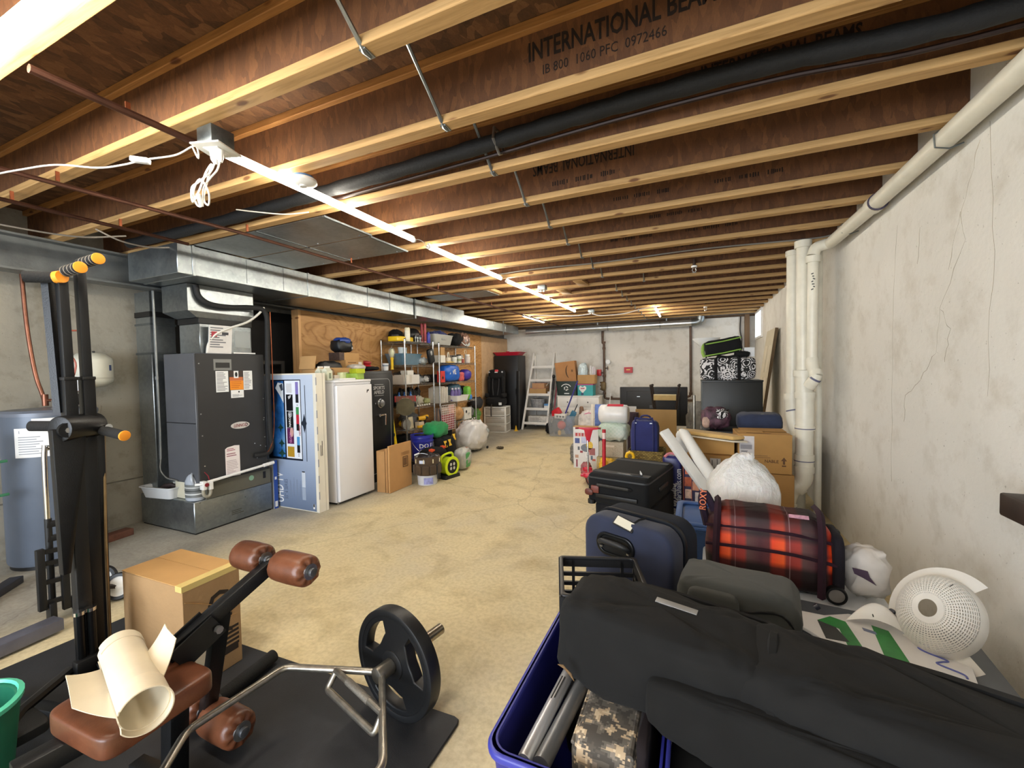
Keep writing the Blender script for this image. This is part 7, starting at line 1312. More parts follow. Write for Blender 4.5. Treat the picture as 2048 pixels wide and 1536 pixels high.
pipe([(.911, yc, 1.50), (.911, yc - .02, 1.43), (.925, yc - .04, 1.37)], .046, 'elbow', k=4); pipe([(.925, yc - .03, 1.395), (.928, yc - .05, 1.35)], .050, 'hub'); pipe([(.93, yc - .05, 1.36), (.915, yc - .05, 1.32), (.885, yc - .02, 1.26)], .046, 'wye_arm', k=4); pipe([(.925, yc - .055, 1.335), (.917, yc - .05, 1.322)], .0475, 'cement_ring', mat=CEM)
[MB().box((.908 + .006 * (k % 3 - 1), yc - .0395, 2.22 - .022 * k), (.018 - .004 * (k % 2), .002, .009), (0, 25 * (k % 3 - 1), 0)).build('pipe_print', P('#4a4844', .7, 0, .2), t, smooth=0) for k in range(7)]
t = tag(MB().tube([(1.0, 4.56, ZJ), (1.0, 4.56, 0)], .030, 14).build('vent_pipe', PVC), 'thin cream pipe between the drain stack and the right wall', 'pipe')
# door slab leaning on the right wall
t = thing('door_slab', 'cream panelled door slab leaning on the right wall behind the dark cabinet', 'door slab', (.80, 7.25, 0), rot=(0, 7.5, 0))
DR = P('#c9bfa6', .6, 0, .05, 5); MB().bx((0, 0, 0), (.038, .80, 2.02)).build('slab', DR, t, bevel=.003)
for z in (.15, .85, 1.35):
    for y in (.10, .44): MB().bx((-.004, y, z), (.0, y + .26, z + (.42 if z > .2 else .6))).build('panel', P('#d3c9b2', .6, 0, .04, 5), t, bevel=.003)
MB().bx((-.001, -.002, 0), (.04, 0, 2.02)).build('edge', P('#5d4a30', .7, 0, .15), t, smooth=0)  # near edge strip coloured dark brown for the shadow there
# dark cabinet and what is piled on it
t = thing('dark_cabinet', 'wide black cabinet carrying a patterned black and white bag', 'cabinet', (.05, 5.55, 0)); MB().bx((0, 0, 0), (.645, .45, 1.262)).build('carcass', P('#101312', .4, 0, .12, 4), t, bevel=.003); MB().bx((-.004, -.012, 1.262), (.65, .455, 1.28)).build('top', P('#131615', .4, 0, .08), t, bevel=.002); MB().bx((.0, -.01, 0), (.015, 0, 1.262)).build('edge', P('#4a4c48', .5, 0, .2), t, smooth=0)
MB().bx((.01, -.008, .02), (.635, .0, 1.25)).build('front_panel', P('#0f1211', .45, 0, .15, 3), t, bevel=.002)
PAIS = NT('paisley'); v = PAIS.coords(); vo = PAIS.node('TexVoronoi'); vo.inputs['Scale'].default_value = 9.5; nz = PAIS.noise(v, 5, 3); ad = PAIS.node('VectorMath', operation='MULTIPLY_ADD'); ad.inputs[1].default_value = (.05, .05, .05); PAIS.link(nz.outputs[1], ad.inputs[0]); PAIS.link(v, ad.inputs[2]); PAIS.link(ad.outputs[0], vo.inputs[0])
sn = PAIS.math('SINE', PAIS.math('MULTIPLY', vo.outputs[0], 34)); v2 = PAIS.node('TexVoronoi'); v2.inputs['Scale'].default_value = 38; PAIS.link(v, v2.inputs[0]); sm = PAIS.math('ADD', sn, PAIS.math('MULTIPLY_ADD', v2.outputs[0], 2.4, -1.0))
PAIS.color(PAIS.ramp(sm, [(.42, '#121212'), (.5, '#d2cfd0')], 'CONSTANT')); PAIS.set(Roughness=.8); PAIS = PAIS.m
def zlow(mb):
    z = min(q.z for q in mb.v); mb.v = [q - Vector((0, 0, z)) for q in mb.v]; return mb
t = thing('patterned_bag', 'black and white patterned bag with black straps on the dark cabinet', 'bag', (.335, 5.72, 1.283)); zlow(MB().soft((0, 0, 0), (.60, .30, .265), 7, 36, .008, 3, 5)).build('bag', PAIS, t, smooth=70)
for x in (-.125, .12): MB().bx((x - .018, -.158, .0), (x + .018, -.149, .262)).build('strap', fabric('#111113'), t, bevel=.002)
MB().tube([(-.125, -.15, .25), (-.09, -.13, .285), (.0, -.12, .272), (.09, -.13, .285), (.12, -.15, .25)], .014, 6, smooth=3).build('handle', fabric('#111113'), t); 
# large printed rosette on the bag's front
m = MB(); M = face_m((-.0, -.1515, .07), (1, 0, 0), UP)
m = MB()
for r0, r1, c in ((.052, .062, 0), (.028, .038, 0), (.0, .012, 0)): m.ring(ell(r1, r1, 24), ell(max(r0, .0005), max(r0, .0005), 24), 0, .0012, M)
for k in range(12): a = 2 * PI * k / 12; m.prism([(.0, -.007), (.016, -.004), (.016, .004), (0, .007)], 0, .0012, M @ Matrix.Rotation(a, 4, 'Z') @ Matrix.Translation((.066, 0, 0)))
g = m.build('printed_rosette', P('#d6d2d2', .8, 0, 0), t, smooth=0); g['kind'] = 'stuff'
t = sft('green_trim_bag', 'black folded bag with lime green edging tilted on top of the patterned bag', 'bag', (.29, 5.74, 1.565), (.40, .26, .19), BLKF, 6, .01, 131, rot=(0, -10, 0)); 
for z in (.03, .17): MB().tube([(-.19, -.13, z - .02), (0, -.135, z + .01), (.19, -.13, z + .05)], .008, 6).build('lime_edging', P('#7ba33a', .6, 0, .1), t)
MB().tube([(-.20, -.05, .0), (-.22, -.06, .06), (-.215, -.04, .13), (-.19, 0, .16)], .02, 8, smooth=3).build('lime_end', P('#87a84a', .6, 0, .2, 40), t)
bxo('white_card_box', 'small white box on the patterned bag beside the black folded one', 'box', (.57, 5.72, 1.555), (.11, .10, .11), PAPER); sft('dark_cloth', 'small black cloth on the patterned bag beside the white box', 'cloth', (.49, 5.66, 1.548), (.16, .14, .07), BLKF, 3, .01, 132)
t = thing('floor_lamp', 'torch floor lamp with a white bowl shade behind the dark cabinet', 'lamp', (.12, 6.25, 0)); MB().lathe([(.13, 0), (.13, .015), (.02, .03), (.011, .05), (.011, 1.66), (.03, 1.69)], n=20).build('stand', P('#3a3634', .4, .5, .1), t); MB().lathe([(.03, 1.69), (.09, 1.73), (.16, 1.80), (.175, 1.825), (.155, 1.81), (.07, 1.74), (.0, 1.72)], n=28, caps=False).build('bowl_shade', P('#e6e9ea', .4, 0, .02), t)
tag(MB().cyl((-.03, 5.55, 0), (-.03, 5.58, 1.10), .017, n=12).build('steel_pole', P('#9a958a', .3, .8, .2)), 'bare metal pole standing against the edge of the dark cabinet', 'pole')
# boxes, cushion, bags behind the boxes
bxo('dark_tote', 'dark lidded tote under the navy bag and the patterned backpack', 'tote', (.42, 4.97, 0), (.78, .46, .79), P('#17191d', .5, 0, .1), bev=.012)
t = sft('navy_duffel', 'navy blue bag with a grey zipper flap lying behind the big carton', 'bag', (.575, 4.92, .792), (.40, .30, .17), fabric('#27304a', fold=.4), 5, .012, 133); MB().soft((-.03, -.10, .13), (.17, .05, .05), 3, 16, rot=(0, -25, 0)).build('grey_flap', fabric('#7d7f76'), t)
t = sft('patterned_backpack', 'purple-brown patterned backpack slumped behind the small carton', 'backpack', (.18, 4.86, .792), (.27, .24, .21), P('#4a2f3c', .7, 0, .9, 16), 2.8, .03, 134); MB().soft((.04, -.05, .16), (.15, .14, .12), 2.8, 20, .02, 3, 8).build('paisley_flap', PAIS, t); MB().soft((-.09, -.08, .08), (.08, .08, .12), 2.6, 14).build('pale_pocket', P('#b59a8c', .7, 0, .3, 20), t)
CB1 = CB('#a67d45'); CB2 = CB('#9c7440')
bxo('base_carton', 'brown carton under the big carton beside the drain stack', 'box', (.555, 4.37, 0), (.39, .38, .508), CB2, 2)
t = bxo('big_carton', 'big brown carton with an up arrow and a shipping label beside the drain stack', 'box', (.53, 4.38, .512), (.41, .38, .335), CB1, 2)
MB().bx((-.206, -.191, .332), (.206, -.06, .338)).build('flap', CB('#b0864c'), t, bevel=.001, seg=1); MB().box((-.09, -.02, .341), (.20, .10, .004), (0, 0, 0)).build('flap', CB('#b38a50'), t, bevel=.001, seg=1); MB().box((.02, .08, .343), (.36, .16, .004), (2, 0, 2)).build('flap', CB('#a98048'), t, bevel=.001, seg=1)
decal(t, 'shipping_label', P('#c9c4c4', .35, 0, .1, 20), (-.135, -.1902, .225), (1, 0, 0), UP, .115, .19); decal(t, 'print', P('#8d8a8e', .4, 0, .1), (-.14, -.1915, .225), (1, 0, 0), UP, .09, .04)
m = MB(); rr = random.Random(5)
for i in range(14): m.box((-.175 + .0055 * i, -.1918, .155), (.0015 + .002 * rr.random(), .001, .032))
g = m.build('barcode', INK, t, smooth=0); g['kind'] = 'stuff'
typed_lines(t, (-.14, -.1915, .185), (1, 0, 0), UP, .08, .018, 2, INK, 4)
PR2 = P('#5d3f22', .7, 0, .1); text('NABLE', .036, PR2, t, (.0, -.1912, .095), (1, 0, 0), UP, bold=.02, sx=.98); typed_lines(t, (.0, -.1906, .145), (1, 0, 0), UP, .15, .03, 2, P('#86633a', .7, 0, .1), 3); decal(t, 'print', PR2, (.145, -.1902, .072), (1, 0, 0), UP, .03, .012)
decal(t, 'up_arrow', PR2, (.145, -.1902, .115), (1, 0, 0), UP, 0, 0, pts=[(-.008, -.03), (.008, -.03), (.008, .0), (.022, .0), (0, .032), (-.022, .0), (-.008, .0)]); typed_lines(t, (.0, -.12, .3385), (1, 0, 0), (0, 1, 0), .26, .03, 2, PR2, 9)
t = bxo('low_carton', 'brown carton with striped tape beneath the small carton', 'box', (.13, 4.32, 0), (.44, .40, .655), CB2, -3); m = decal(t, 'tape', P('#b9b4b0', .35, 0, .05), (.03, -.2002, .52), (1, 0, 0), (.05, 0, 1), .085, .22)
for k, (x, z) in enumerate(((.005, .59), (.045, .60), (.02, .53), (.055, .50), (.0, .46), (.04, .44))): decal(t, 'tape_stripe', INK, (x, -.2016, z), (1, 0, -.0), (.35, 0, 1), .005, .05)
text('TH', .04, PR2, t, (-.10, -.2012, .42), (1, 0, 0), UP)
bxo('small_carton', 'smaller plain brown carton stacked under the tan cushion', 'box', (.135, 4.34, .658), (.35, .32, .14), CB('#b0864a'), -2)
t = thing('tan_cushion', 'long tan padded ironing-board-shaped cushion lying on the cartons', 'cushion', (.11, 4.20, .80), rot=(0, 4, -8)); m = MB(); m.prism([(-.28, .0), (-.25, .07), (-.15, .10), (.0, .10), (.18, .10), (.29, .03), (.30, -.03), (.20, -.10), (.0, -.10), (-.15, -.09), (-.25, -.06)], .0, .012); m.build('board', P('#d6cdbb', .6, 0, .04), t, bevel=.004)
m = MB(); m.prism([(-.275, .0), (-.245, .065), (-.15, .095), (.0, .09), (.18, .095), (.28, .03), (.19, -.095), (.0, -.09), (-.15, -.085), (-.245, -.055)], .016, .05); m.build('pad', fabric('#c9a566', fold=.25), t, bevel=.014, seg=3); m = MB(); m.prism([(-.27, .0), (-.24, .06), (.18, .09), (.27, .02), (.18, -.09), (-.24, -.05)], .011, .017); m.build('dark_piping', BLACK, t, smooth=0)
# foam strips, shopping bags
FM = P('#d6d4ce', .7, 0, .05, 9)
tag(MB().bar((-.255, 3.74, .915), (.13, 3.56, .40), .085, .035, 25).build('foam_strip', FM, bevel=.004), 'white square foam strip leaning over the shopping bags', 'foam'); tag(MB().tube([(-.13, 3.90, .90), (-.10, 3.88, .88), (.02, 3.69, .70), (.22, 3.56, .42)], [.02, .042, .05, .05], 12).build('foam_wrap', FM), 'second foam strip, rounded and folded at its top, beside the square one', 'foam')
sft('white_paper_wad', 'white paper bag top poking up beside the foam strips', 'paper', (-.12, 3.98, .60), (.10, .10, .22), PAPER, 2.6, .02, 135); bpy.data.objects['white_paper_wad'].location.z = .672
NVB = P('#242660', .35, 0, .12, 8)
t = thing('navy_shopping_bag', 'navy plastic shopping bag with white lettering standing behind the black suitcase', 'bag', (-.195, 3.98, 0), -4); MB().soft((0, 0, .335), (.17, .20, .67), 9, 28, .010, 3, 2).build('bag', NVB, t, smooth=60); MB().tube([(-.06, -.09, .66), (-.02, -.06, .69), (.06, -.05, .675), (.09, .0, .66)], .012, 6, smooth=3).build('pink_handle', P('#c87a80', .5, 0, .1), t)
text('Marshalls', .15, WHITE, t, (.035, -.108, .09), (0, 0, 1), (-1, 0, 0), sx=.62, bold=.02, depth=.006, shear=.15); text('Shop Marshalls.com', .07, WHITE, t, (.078, -.108, .15), (0, 0, 1), (-1, 0, 0), sx=.75, depth=.006)
t = thing('pet_print_bag', 'navy and orange printed shopping bag beside the navy one', 'bag', (-.02, 3.82, 0), 0); MB().soft((0, 0, .33), (.17, .18, .66), 9, 24, .008, 3, 3).build('bag', P('#2a2344', .5, 0, .2), t, smooth=60)
for x, z, c in ((-.045, .60, '#c8684a'), (-.05, .50, '#a8512f'), (.01, .47, '#c98a6a'), (-.045, .40, '#d8b49c'), (.03, .38, '#c4b8b0'), (.02, .56, '#8a3a4a'), (-.04, .30, '#3a3f6a')): decal(t, 'picture', P(c, .5, 0, .3, 40), (x, -.0905, z), (1, 0, 0), UP, .05, .075, .003)
for x in (-.075, -.015, .06): MB().bar((x, -.093, .12), (x - .01, -.093, .63), .008, .003).build('orange_border', P('#c8603f', .5, 0, .05), t)
# ---- suitcases
SB = fabric('#121315', scale=1200); SBT = P('#2b2d2f', .55, 0, .08)
bxo('lower_case', 'dark case with pale corner wheels under the black suitcase', 'case', (-.455, 3.50, .03), (.44, .64, .385), fabric('#17171a'), -12, .03); lc = bpy.data.objects['lower_case']
for x in (-.20, .20):
    for y in (-.29, .29): MB().cyl((x - .015, y, -.005), (x + .015, y, -.005), .025, n=12).build('wheel', P('#a8a496', .5, 0, .05), lc)
t = thing('black_suitcase', 'black soft suitcase lying flat with a white tag on its lid', 'suitcase', (-.475, 3.47, .417), -12)
MB().bx((-.235, -.35, 0), (.235, .34, .232)).build('body', SB, t, bevel=.035, seg=4); m = MB(); m.ring(rrect(.475, .70, .04), rrect(.455, .68, .035), .195, .206); m.build('zipper', P('#3a3c3e', .4, .2, .1), t).location = (0, -.005, 0)
MB().bx((-.22, -.29, .232), (.22, -.225, .236)).build('lid_band', SBT, t, smooth=0); MB().bx((-.22, .19, .232), (.22, .25, .236)).build('lid_band', SBT, t, smooth=0); MB().bx((-.02, -.275, .236), (.08, -.262, .239)).build('name_plate', CHROME, t); MB().bar((.125, -.19, .243), (.165, -.27, .243), .004, .025).build('white_tag', PAPER, t); MB().tube([(.10, -.28, .236), (.14, -.285, .24), (.17, -.27, .24)], .006, 6).build('zip_pull', BLACK, t)
MB().tube([(-.15, -.352, .15), (-.14, -.372, .155), (.10, -.372, .15), (.11, -.352, .145)], .013, 8).build('carry_handle', P('#1b1c1e', .5, 0, .1), t); MB().bx((-.16, -.365, .055), (.16, -.345, .085)).build('handle_recess', BLACK, t, bevel=.004); MB().box((-.165, -.36, .115), (.06, .02, .055), (0, 0, 10)).build('leather_tag', P('#6a2f22', .5, 0, .15), t, bevel=.004); MB().soft((-.21, -.37, .09), (.07, .03, .05), 3, 12).build('leather_tag', P('#5a2a20', .5, 0, .15), t)
for x in (-.13, -.05): MB().cyl((x, -.35, .075), (x, -.356, .075), .009, n=10).build('rivet', CHROME, t)
MB().bx((.228, -.1, .09), (.248, .12, .125)).build('side_handle', BLACK, t, bevel=.006)
for x in (-.2, .2): MB().cyl((x, -.345, .03), (x, -.345, .0), .03, n=12).build('corner_foot', BLACK, t)
NVS = fabric('#1d243b', scale=1400, bump=.25); t = thing('navy_suitcase', 'large upright navy suitcase with a recessed black handle and a name tag', 'suitcase', (-.245, 2.075, 0), -23)
m = MB(); pts = rrect(.455, .745, .085, 6); m.prism(pts, -.02, .10, face_m((0, -.055, .3725), (1, 0, 0), UP)); m.build('front_shell', NVS, t, bevel=.022, seg=3)
m = MB(); m.prism(rrect(.46, .75, .09, 6), -.155, -.021, face_m((0, -.055, .3755), (1, 0, 0), UP)); m.build('rear_shell', fabric('#141a26', scale=1400, bump=.25), t, bevel=.02, seg=3)
m = MB(); m.ring(rrect(.466, .756, .092, 6), rrect(.452, .742, .088, 6), -.034, -.018, face_m((0, -.055, .3765), (1, 0, 0), UP)); m.build('zipper', P('#0e0f12', .5, .2, 0), t)
BP = P('#0e0f10', .32, .1, .05); hm = face_m((-.045, -.156, .625), (1, 0, 0), UP); m = MB(); m.ring(rrect(.20, .105, .05, 5), rrect(.165, .075, .037, 5), -.004, .012, hm); m.build('handle_surround', BP, t, bevel=.004); m = MB(); m.prism(rrect(.17, .08, .037, 5), -.002, .003, hm); m.build('handle_well', P('#08090a', .5, 0, 0), t, smooth=0)
MB().tube([hm @ Vector(p) for p in ((-.072, -.004, .006), (-.066, .012, .026), (-.04, .022, .036), (.04, .022, .036), (.066, .012, .026), (.072, -.004, .006))], .013, 10, smooth=4).build('grip', P('#1d1e20', .55, 0, .1), t)
for s in (-1, 1): MB().box(hm @ Vector((.071 * s, -.012, .008)), (.014, .012, .018)).build('grip_joint', STEEL, t, bevel=.002)
g = MB().box((.0, -.150, .738), (.10, .006, .05), (-50, 14, 4)).build('name_tag', BLACK, t, bevel=.002); MB().box((.0, -.1535, .7415), (.085, .003, .04), (-50, 14, 4)).build('tag_card', P('#cfc9b6', .5, 0, .04), g, smooth=0); MB().tube([(.03, -.14, .738), (.05, -.11, .757), (.06, -.07, .757)], .005, 6).build('tag_strap', BLACK, t)
MB().tube([(.18, .0, .63), (.236, .0, .55), (.238, -.01, .5)], .004, 6).build('zip_pull', CHROME, t); MB().bx((-.2, -.12, -.0), (.2, .09, .012)).build('base_strip', BLACK, t)
# ---- blue-lidded tote with white sack
BLT = P('#3f5f98', .4, 0, .06)
t = tray('blue_lid_tote', 'blue plastic storage tote under the white trash bag', 'tote', (.20, 2.99, 0), .62, .44, .44, P('#34507f', .4, 0, .06), tp=.88, rim=.016); m = MB(); m.prism(rrect(.66, .48, .05, 5), .452, .475); m.build('lid', BLT, t, bevel=.006); m = MB(); m.ring(rrect(.66, .48, .05, 5), rrect(.58, .40, .04, 5), .475, .492); m.build('lid_rim', BLT, t, bevel=.006)
TB = NT('white_sack'); v = TB.coords(); n = TB.noise(v, 7, 6, .65, 1.5); n2 = TB.noise(TB.coords((6, 6, 1.4)), 6, 5, .6, 1.2); TB.color(TB.ramp(n.outputs[0], [(.3, '#cfcdca'), (.7, '#e2e1de')])); TB.set(Roughness=.28, Subsurface_Weight=.1); TB.bump(TB.math('ADD', n2.outputs[0], TB.math('MULTIPLY', n.outputs[0], .6)), .55, .03); TB = TB.m
def sack(q):
    h = (q.z + .2) / .4; k = 1 - .55 * max(0, h - .55) / .45 if h > .55 else 1
    a = math.atan2(q.y, q.x); f = 1 + .05 * math.sin(a * 11 + 1) * max(0, h - .3)
    return (q.x * k * f, q.y * k * f, q.z)
t = sft('white_trash_sack', 'full white plastic sack tied at the top on the blue tote lid', 'bag', (.26, 2.97, .478), (.40, .36, .41), TB, 3.0, .012, 136, n=56, shape=sack); MB().soft((.02, -.02, .405), (.09, .07, .05), 2.4, 18, .012, 5, 3).build('tied_top', TB, t)
sft('white_cloth_bag', 'crumpled pale bag squeezed between suitcase and blue tote', 'bag', (-.19, 2.83, 0), (.16, .14, .50), P('#b9b2a0', .7, 0, .15), 3, .03, 137)
# ---- clear tote, plaid duffel
CTG = P('#b4b7bb', .25, 0, .05, 5); t = tray('clear_lid_tote', 'grey translucent storage tote under the plaid duffel', 'tote', (.41, 2.52, 0), .72, .44, .33, CTG, -2, tp=.9, rim=.016); m = MB(); m.prism(rrect(.77, .49, .04, 4), .342, .362); m.build('lid', P('#c3c6ca', .28, 0, .03), t, bevel=.005)
for x in (-.25, -.02, .2): MB().bx((x, -.252, .30), (x + .06, -.243, .358)).build('latch_rib', P('#cfd2d6', .3, 0, .02), t, bevel=.003)
PL = NT('plaid'); v = PL.coords(); sp = PL.node('SeparateXYZ'); PL.link(v, sp.inputs[0]); nz = PL.noise(v, 3, 3)
def band(axis, freq, off, stops):
    c_ = PL.math('FRACT', PL.math('MULTIPLY_ADD', PL.math('ADD', sp.outputs[axis], PL.math('MULTIPLY', nz.outputs[0], .012)), freq, off)); return PL.ramp(c_, stops)
bx1 = band(0, 4.4, .12, [(.0, '#4a2030'), (.16, '#5a2830'), (.22, '#e8501a'), (.42, '#f26a26'), (.47, '#8a2f2a'), (.70, '#a23a30'), (.76, '#5c484c'), (1, '#4a2030')])
bz1 = band(2, 3.1, .28, [(.0, '#2a1720'), (.2, '#3a1a22'), (.36, '#ff9a5a'), (.6, '#ffb070'), (.72, '#6a3a32'), (.86, '#55484c'), (1, '#2a1720')])
ln = band(0, 31, .0, [(.0, '#000000'), (.80, '#000000'), (.9, '#8a7a7c'), (1, '#000000')]); gate = band(0, 4.4, .12, [(.40, '#000000'), (.43, '#ffffff'), (.52, '#ffffff'), (.55, '#000000')])
bz1 = PL.ramp(PL.math('MULTIPLY', PL.math('ADD', sp.outputs[2], PL.math('MULTIPLY', nz.outputs[0], .012)), 2.6), [(0, '#4a2c34'), (.33, '#573238'), (.40, '#ffeadc'), (.50, '#ffdcc8'), (.53, '#c09088'), (.57, '#ffdcc8'), (.64, '#ffd0b8'), (.70, '#7a5656'), (.80, '#b88a80'), (.88, '#75545a'), (1, '#5a3a42')])
c = PL.mix(1.0, bx1, bz1, 'MULTIPLY'); c = PL.mix(1.0, c, PL.mix(1.0, ln, gate, 'MULTIPLY'), 'ADD'); PL.link(c, PL.b.inputs['Base Color']); PL.set(Roughness=.62); n2 = PL.noise(v, 7, 4); PL.bump(n2.outputs[0], .4, .02); PL = PL.m
MAR = fabric('#2b1420', fold=.3); t = thing('plaid_duffel', 'orange and maroon plaid rolling duffel bag lying on the grey tote', 'duffel bag', (.315, 2.44, .37), rot=(0, 0, -2))
def duf(q): h = (q.z + .18) / .36; return (q.x * (1 - .10 * max(0, h - .4)), q.y * (1 - .35 * max(0, h - .35)), q.z - .05 * max(0, q.x) * max(0, h))
t_ = zlow(MB().soft((0, 0, 0), (.55, .31, .355), 6, 48, .010, 3, 9, shape=duf)).build('body', PL, t, smooth=75)
for z, y in ((.285, -.128), (.20, -.158)): MB().tube([(-.27, y + .015, z - .01), (-.1, y, z), (.1, y - .002, z - .002), (.27, y + .012, z - .03)], .008, 6, smooth=3).build('zipper_piping', MAR, t)
for x in (-.225, .205): MB().tube([(x, -.168, .02), (x, -.172, .16), (x + .005, -.15, .28), (x + .01, -.08, .372), (x + .01, .05, .372)], .016, 4, smooth=4).build('strap', MAR, t)
MB().soft((.275, -.03, .16), (.05, .25, .28), 5, 20).build('end_panel', fabric('#17131a'), t, smooth=70); MB().soft((.293, .05, .255), (.05, .05, .04), 4, 12).build('end_handle', BLACK, t)
wheel(t, (.262, -.15, .04), (0, 1, 0), .042, .03, BLACK, P('#8b8580', .4, .3, .1)); wheel(t, (.262, .12, .04), (0, 1, 0), .042, .03, BLACK, P('#8b8580', .4, .3, .1))
MB().tube([(-.265, -.05, .25), (-.29, -.04, .37), (-.275, -.03, .41), (-.235, -.05, .34), (-.215, -.08, .29)], .02, 6, smooth=4).build('side_handle', fabric('#221626'), t); text('ROXY', .045, P('#d0704a', .6, 0, 0), t, (-.272, -.066, .33), (.05, 0, 1), (-1, .1, 0), sx=.9, depth=.012)
decal(t, 'logo_patch', P('#b88a9a', .6, 0, .3, 60), (.13, -.085, .355), (1, 0, 0), (0, .8, .5), .08, .02, .004)
t = sft('white_cloth_sack', 'white sack with a purple flap between the duffel and the right wall', 'bag', (.76, 2.58, .0), (.20, .34, .44), P('#cfc9c2', .5, 0, .08, 8), 3, .03, 138, shape=lambda q: (q.x, q.y * (1 - .4 * (q.z + .3)), q.z)); t.location = (.715, 2.43, .366); t.scale = (.8, .6, .5); MB().prism([(-.05, .05), (.02, .05), (.03, .0), (.06, -.06), (.0, -.02), (-.04, .0)], 0, .003, face_m((-.04, -.165, .26), (.9, -.43, 0), UP)).build('purple_flap', fabric('#463446'), t)
# ---- support tote, board box and mask
t = tray('grey_tote_low', 'dark grey tote holding up the green and white board', 'tote', (.60, 1.98, 0), .66, .40, .36, P('#4a4d52', .4, 0, .06), -6, tp=.9); m = MB(); m.prism(rrect(.69, .43, .03), .372, .395); m.build('lid', P('#565a60', .4, 0, .05), t, bevel=.004)
t = thing('striped_board', 'white board with two green stripes lying on the grey tote beside the mesh mask', 'board', (.56, 1.985, .402), -14)
MB().prism([(-.27, -.02), (-.14, -.10), (-.08, -.15), (.30, -.16), (.31, .10), (.12, .14), (-.02, .13), (-.10, .06), (-.25, .03)], 0, .014, Matrix.Identity(4)).build('board', P('#dcdad8', .45, 0, .03), t, bevel=.003)
GRN = P('#2f7d3c', .45, 0, .2, 20); MB().prism([(-.08, .06), (-.03, .05), (.03, -.15), (-.02, -.15), (-.05, -.02), (-.12, .0)], .0142, .0155).build('green_stripe', GRN, t, smooth=0); MB().prism([(.05, .08), (.10, .07), (.15, -.155), (.08, -.155)], .0142, .0155).build('green_stripe', GRN, t, smooth=0)
MB().prism([(-.12, .0), (-.06, -.02), (-.02, -.10), (-.09, -.12)], .0142, .0158).build('dark_panel', P('#3a3d3c', .5, 0, .1), t, smooth=0); MB().prism([(.02, .04), (.06, .035), (.065, .015), (.025, .02)], .0142, .0156).build('blue_print', P('#6d7690', .5, 0, .2, 60), t, smooth=0)
MB().tube([(.17 + .012 * i + .028 * math.sin(i * 1.9), .05 - .02 * i, .0152) for i in range(9)], .0035, 5, smooth=5).build('handwriting', P('#5a61a0', .5, 0, 0), t)
MB().grid(lambda u, w_: Vector((-.03 + .20 * u, .06 + .07 * math.sin(PI * u) * w_, .016 + .085 * math.sin(PI * u) * (1 - (2 * w_ - 1) ** 2 * .6))), 18, 8).build('raised_form', P('#e2e0dc', .4, 0, .02), t, thick=.003)
for p in ((-.13, .065, .03), (.0, .09, .03)): MB().cyl(p, (p[0] + .012, p[1] + .005, p[2] + .012), .012, n=10).build('clip', P('#17182a', .4, 0, 0), t)
MB().bx((-.20, -.01, .0142), (-.185, .005, .0155)).build('print', INK, t, smooth=0); MB().tube([(.045, .10, .09), (.05, .08, .075), (.055, .06, .06)], .002, 4).build('pen_mark', INK, t)
t = thing('mesh_mask', 'white perforated plastic face mask form with a nose opening against the right wall', 'mask', (.815, 2.0, .398), rot=(0, 0, 0)); t.scale = (.82, .82, .82)
MK = P('#d9d6cf', .4, 0, .03); ax_ = Vector((-.62, -.60, .52)).normalized(); qm = ax_.to_track_quat('Z', 'Y').to_matrix()
def dome(u, w_):
    a = 2 * PI * u; r = .02 + .13 * w_; rr = .022 + .125 * math.sin(w_ * PI / 2); z = .125 * math.cos(w_ * PI / 2) ** .8 if w_ < 1 else 0
    return qm @ Vector((rr * math.cos(a) * 1.0, rr * math.sin(a) * 1.18, z)) + Vector((0, 0, .15))
m = MB(); m.grid(lambda u, w_: dome(u, .16 + .62 * w_), 56, 15, cu=True)
o = m.build('perforated_shell', MK, t, smooth=60); bm = bmesh.new(); bm.from_mesh(o.data); fs = [f for f in bm.faces]; bmesh.ops.inset_individual(bm, faces=fs, thickness=.0026, use_even_offset=True); bmesh.ops.delete(bm, geom=fs, context='FACES'); bmesh.ops.solidify(bm, geom=bm.faces[:], thickness=.0018); bm.to_mesh(o.data); bm.free(); o['kind'] = 'stuff'
MB().grid(lambda u, w_: dome(u, .78 + .22 * w_), 60, 6, cu=True).build('rim', MK, t, thick=.0025); MB().grid(lambda u, w_: dome(u, .05 + .11 * w_), 40, 4, cu=True).build('nose_ring', MK, t, thick=.002)
MB().grid(lambda u, w_: qm @ Vector((.147 * math.cos(R(60) + 2.6 * u) * (1 + .35 * w_), .173 * math.sin(R(60) + 2.6 * u) * (1 + .30 * w_), -.002 - .02 * w_)) + Vector((0, 0, .15)), 24, 5).build('flange', MK, t, thick=.0025)
MB().grid(lambda u, w_: qm @ Vector((.147 * math.cos(R(230) + 1.6 * u) * (1 + .45 * w_), .173 * math.sin(R(230) + 1.6 * u) * (1 + .35 * w_), -.002 - .01 * w_)) + Vector((0, 0, .15)), 20, 5).build('flange', MK, t, thick=.0025)
for a in (200, 300): p = qm @ Vector((.17 * math.cos(R(a)), .20 * math.sin(R(a)), .004)) + Vector((0, 0, .15)); MB().cyl(p, p + ax_ * .014, .012, n=10).build('clip', P('#17182a', .4, 0, 0), t)
p = dome(.2, .5); MB().tube([p + ax_ * .003, p + ax_ * .004 + Vector((.012, 0, .012))], .0015, 4).build('pen_mark', INK, t)
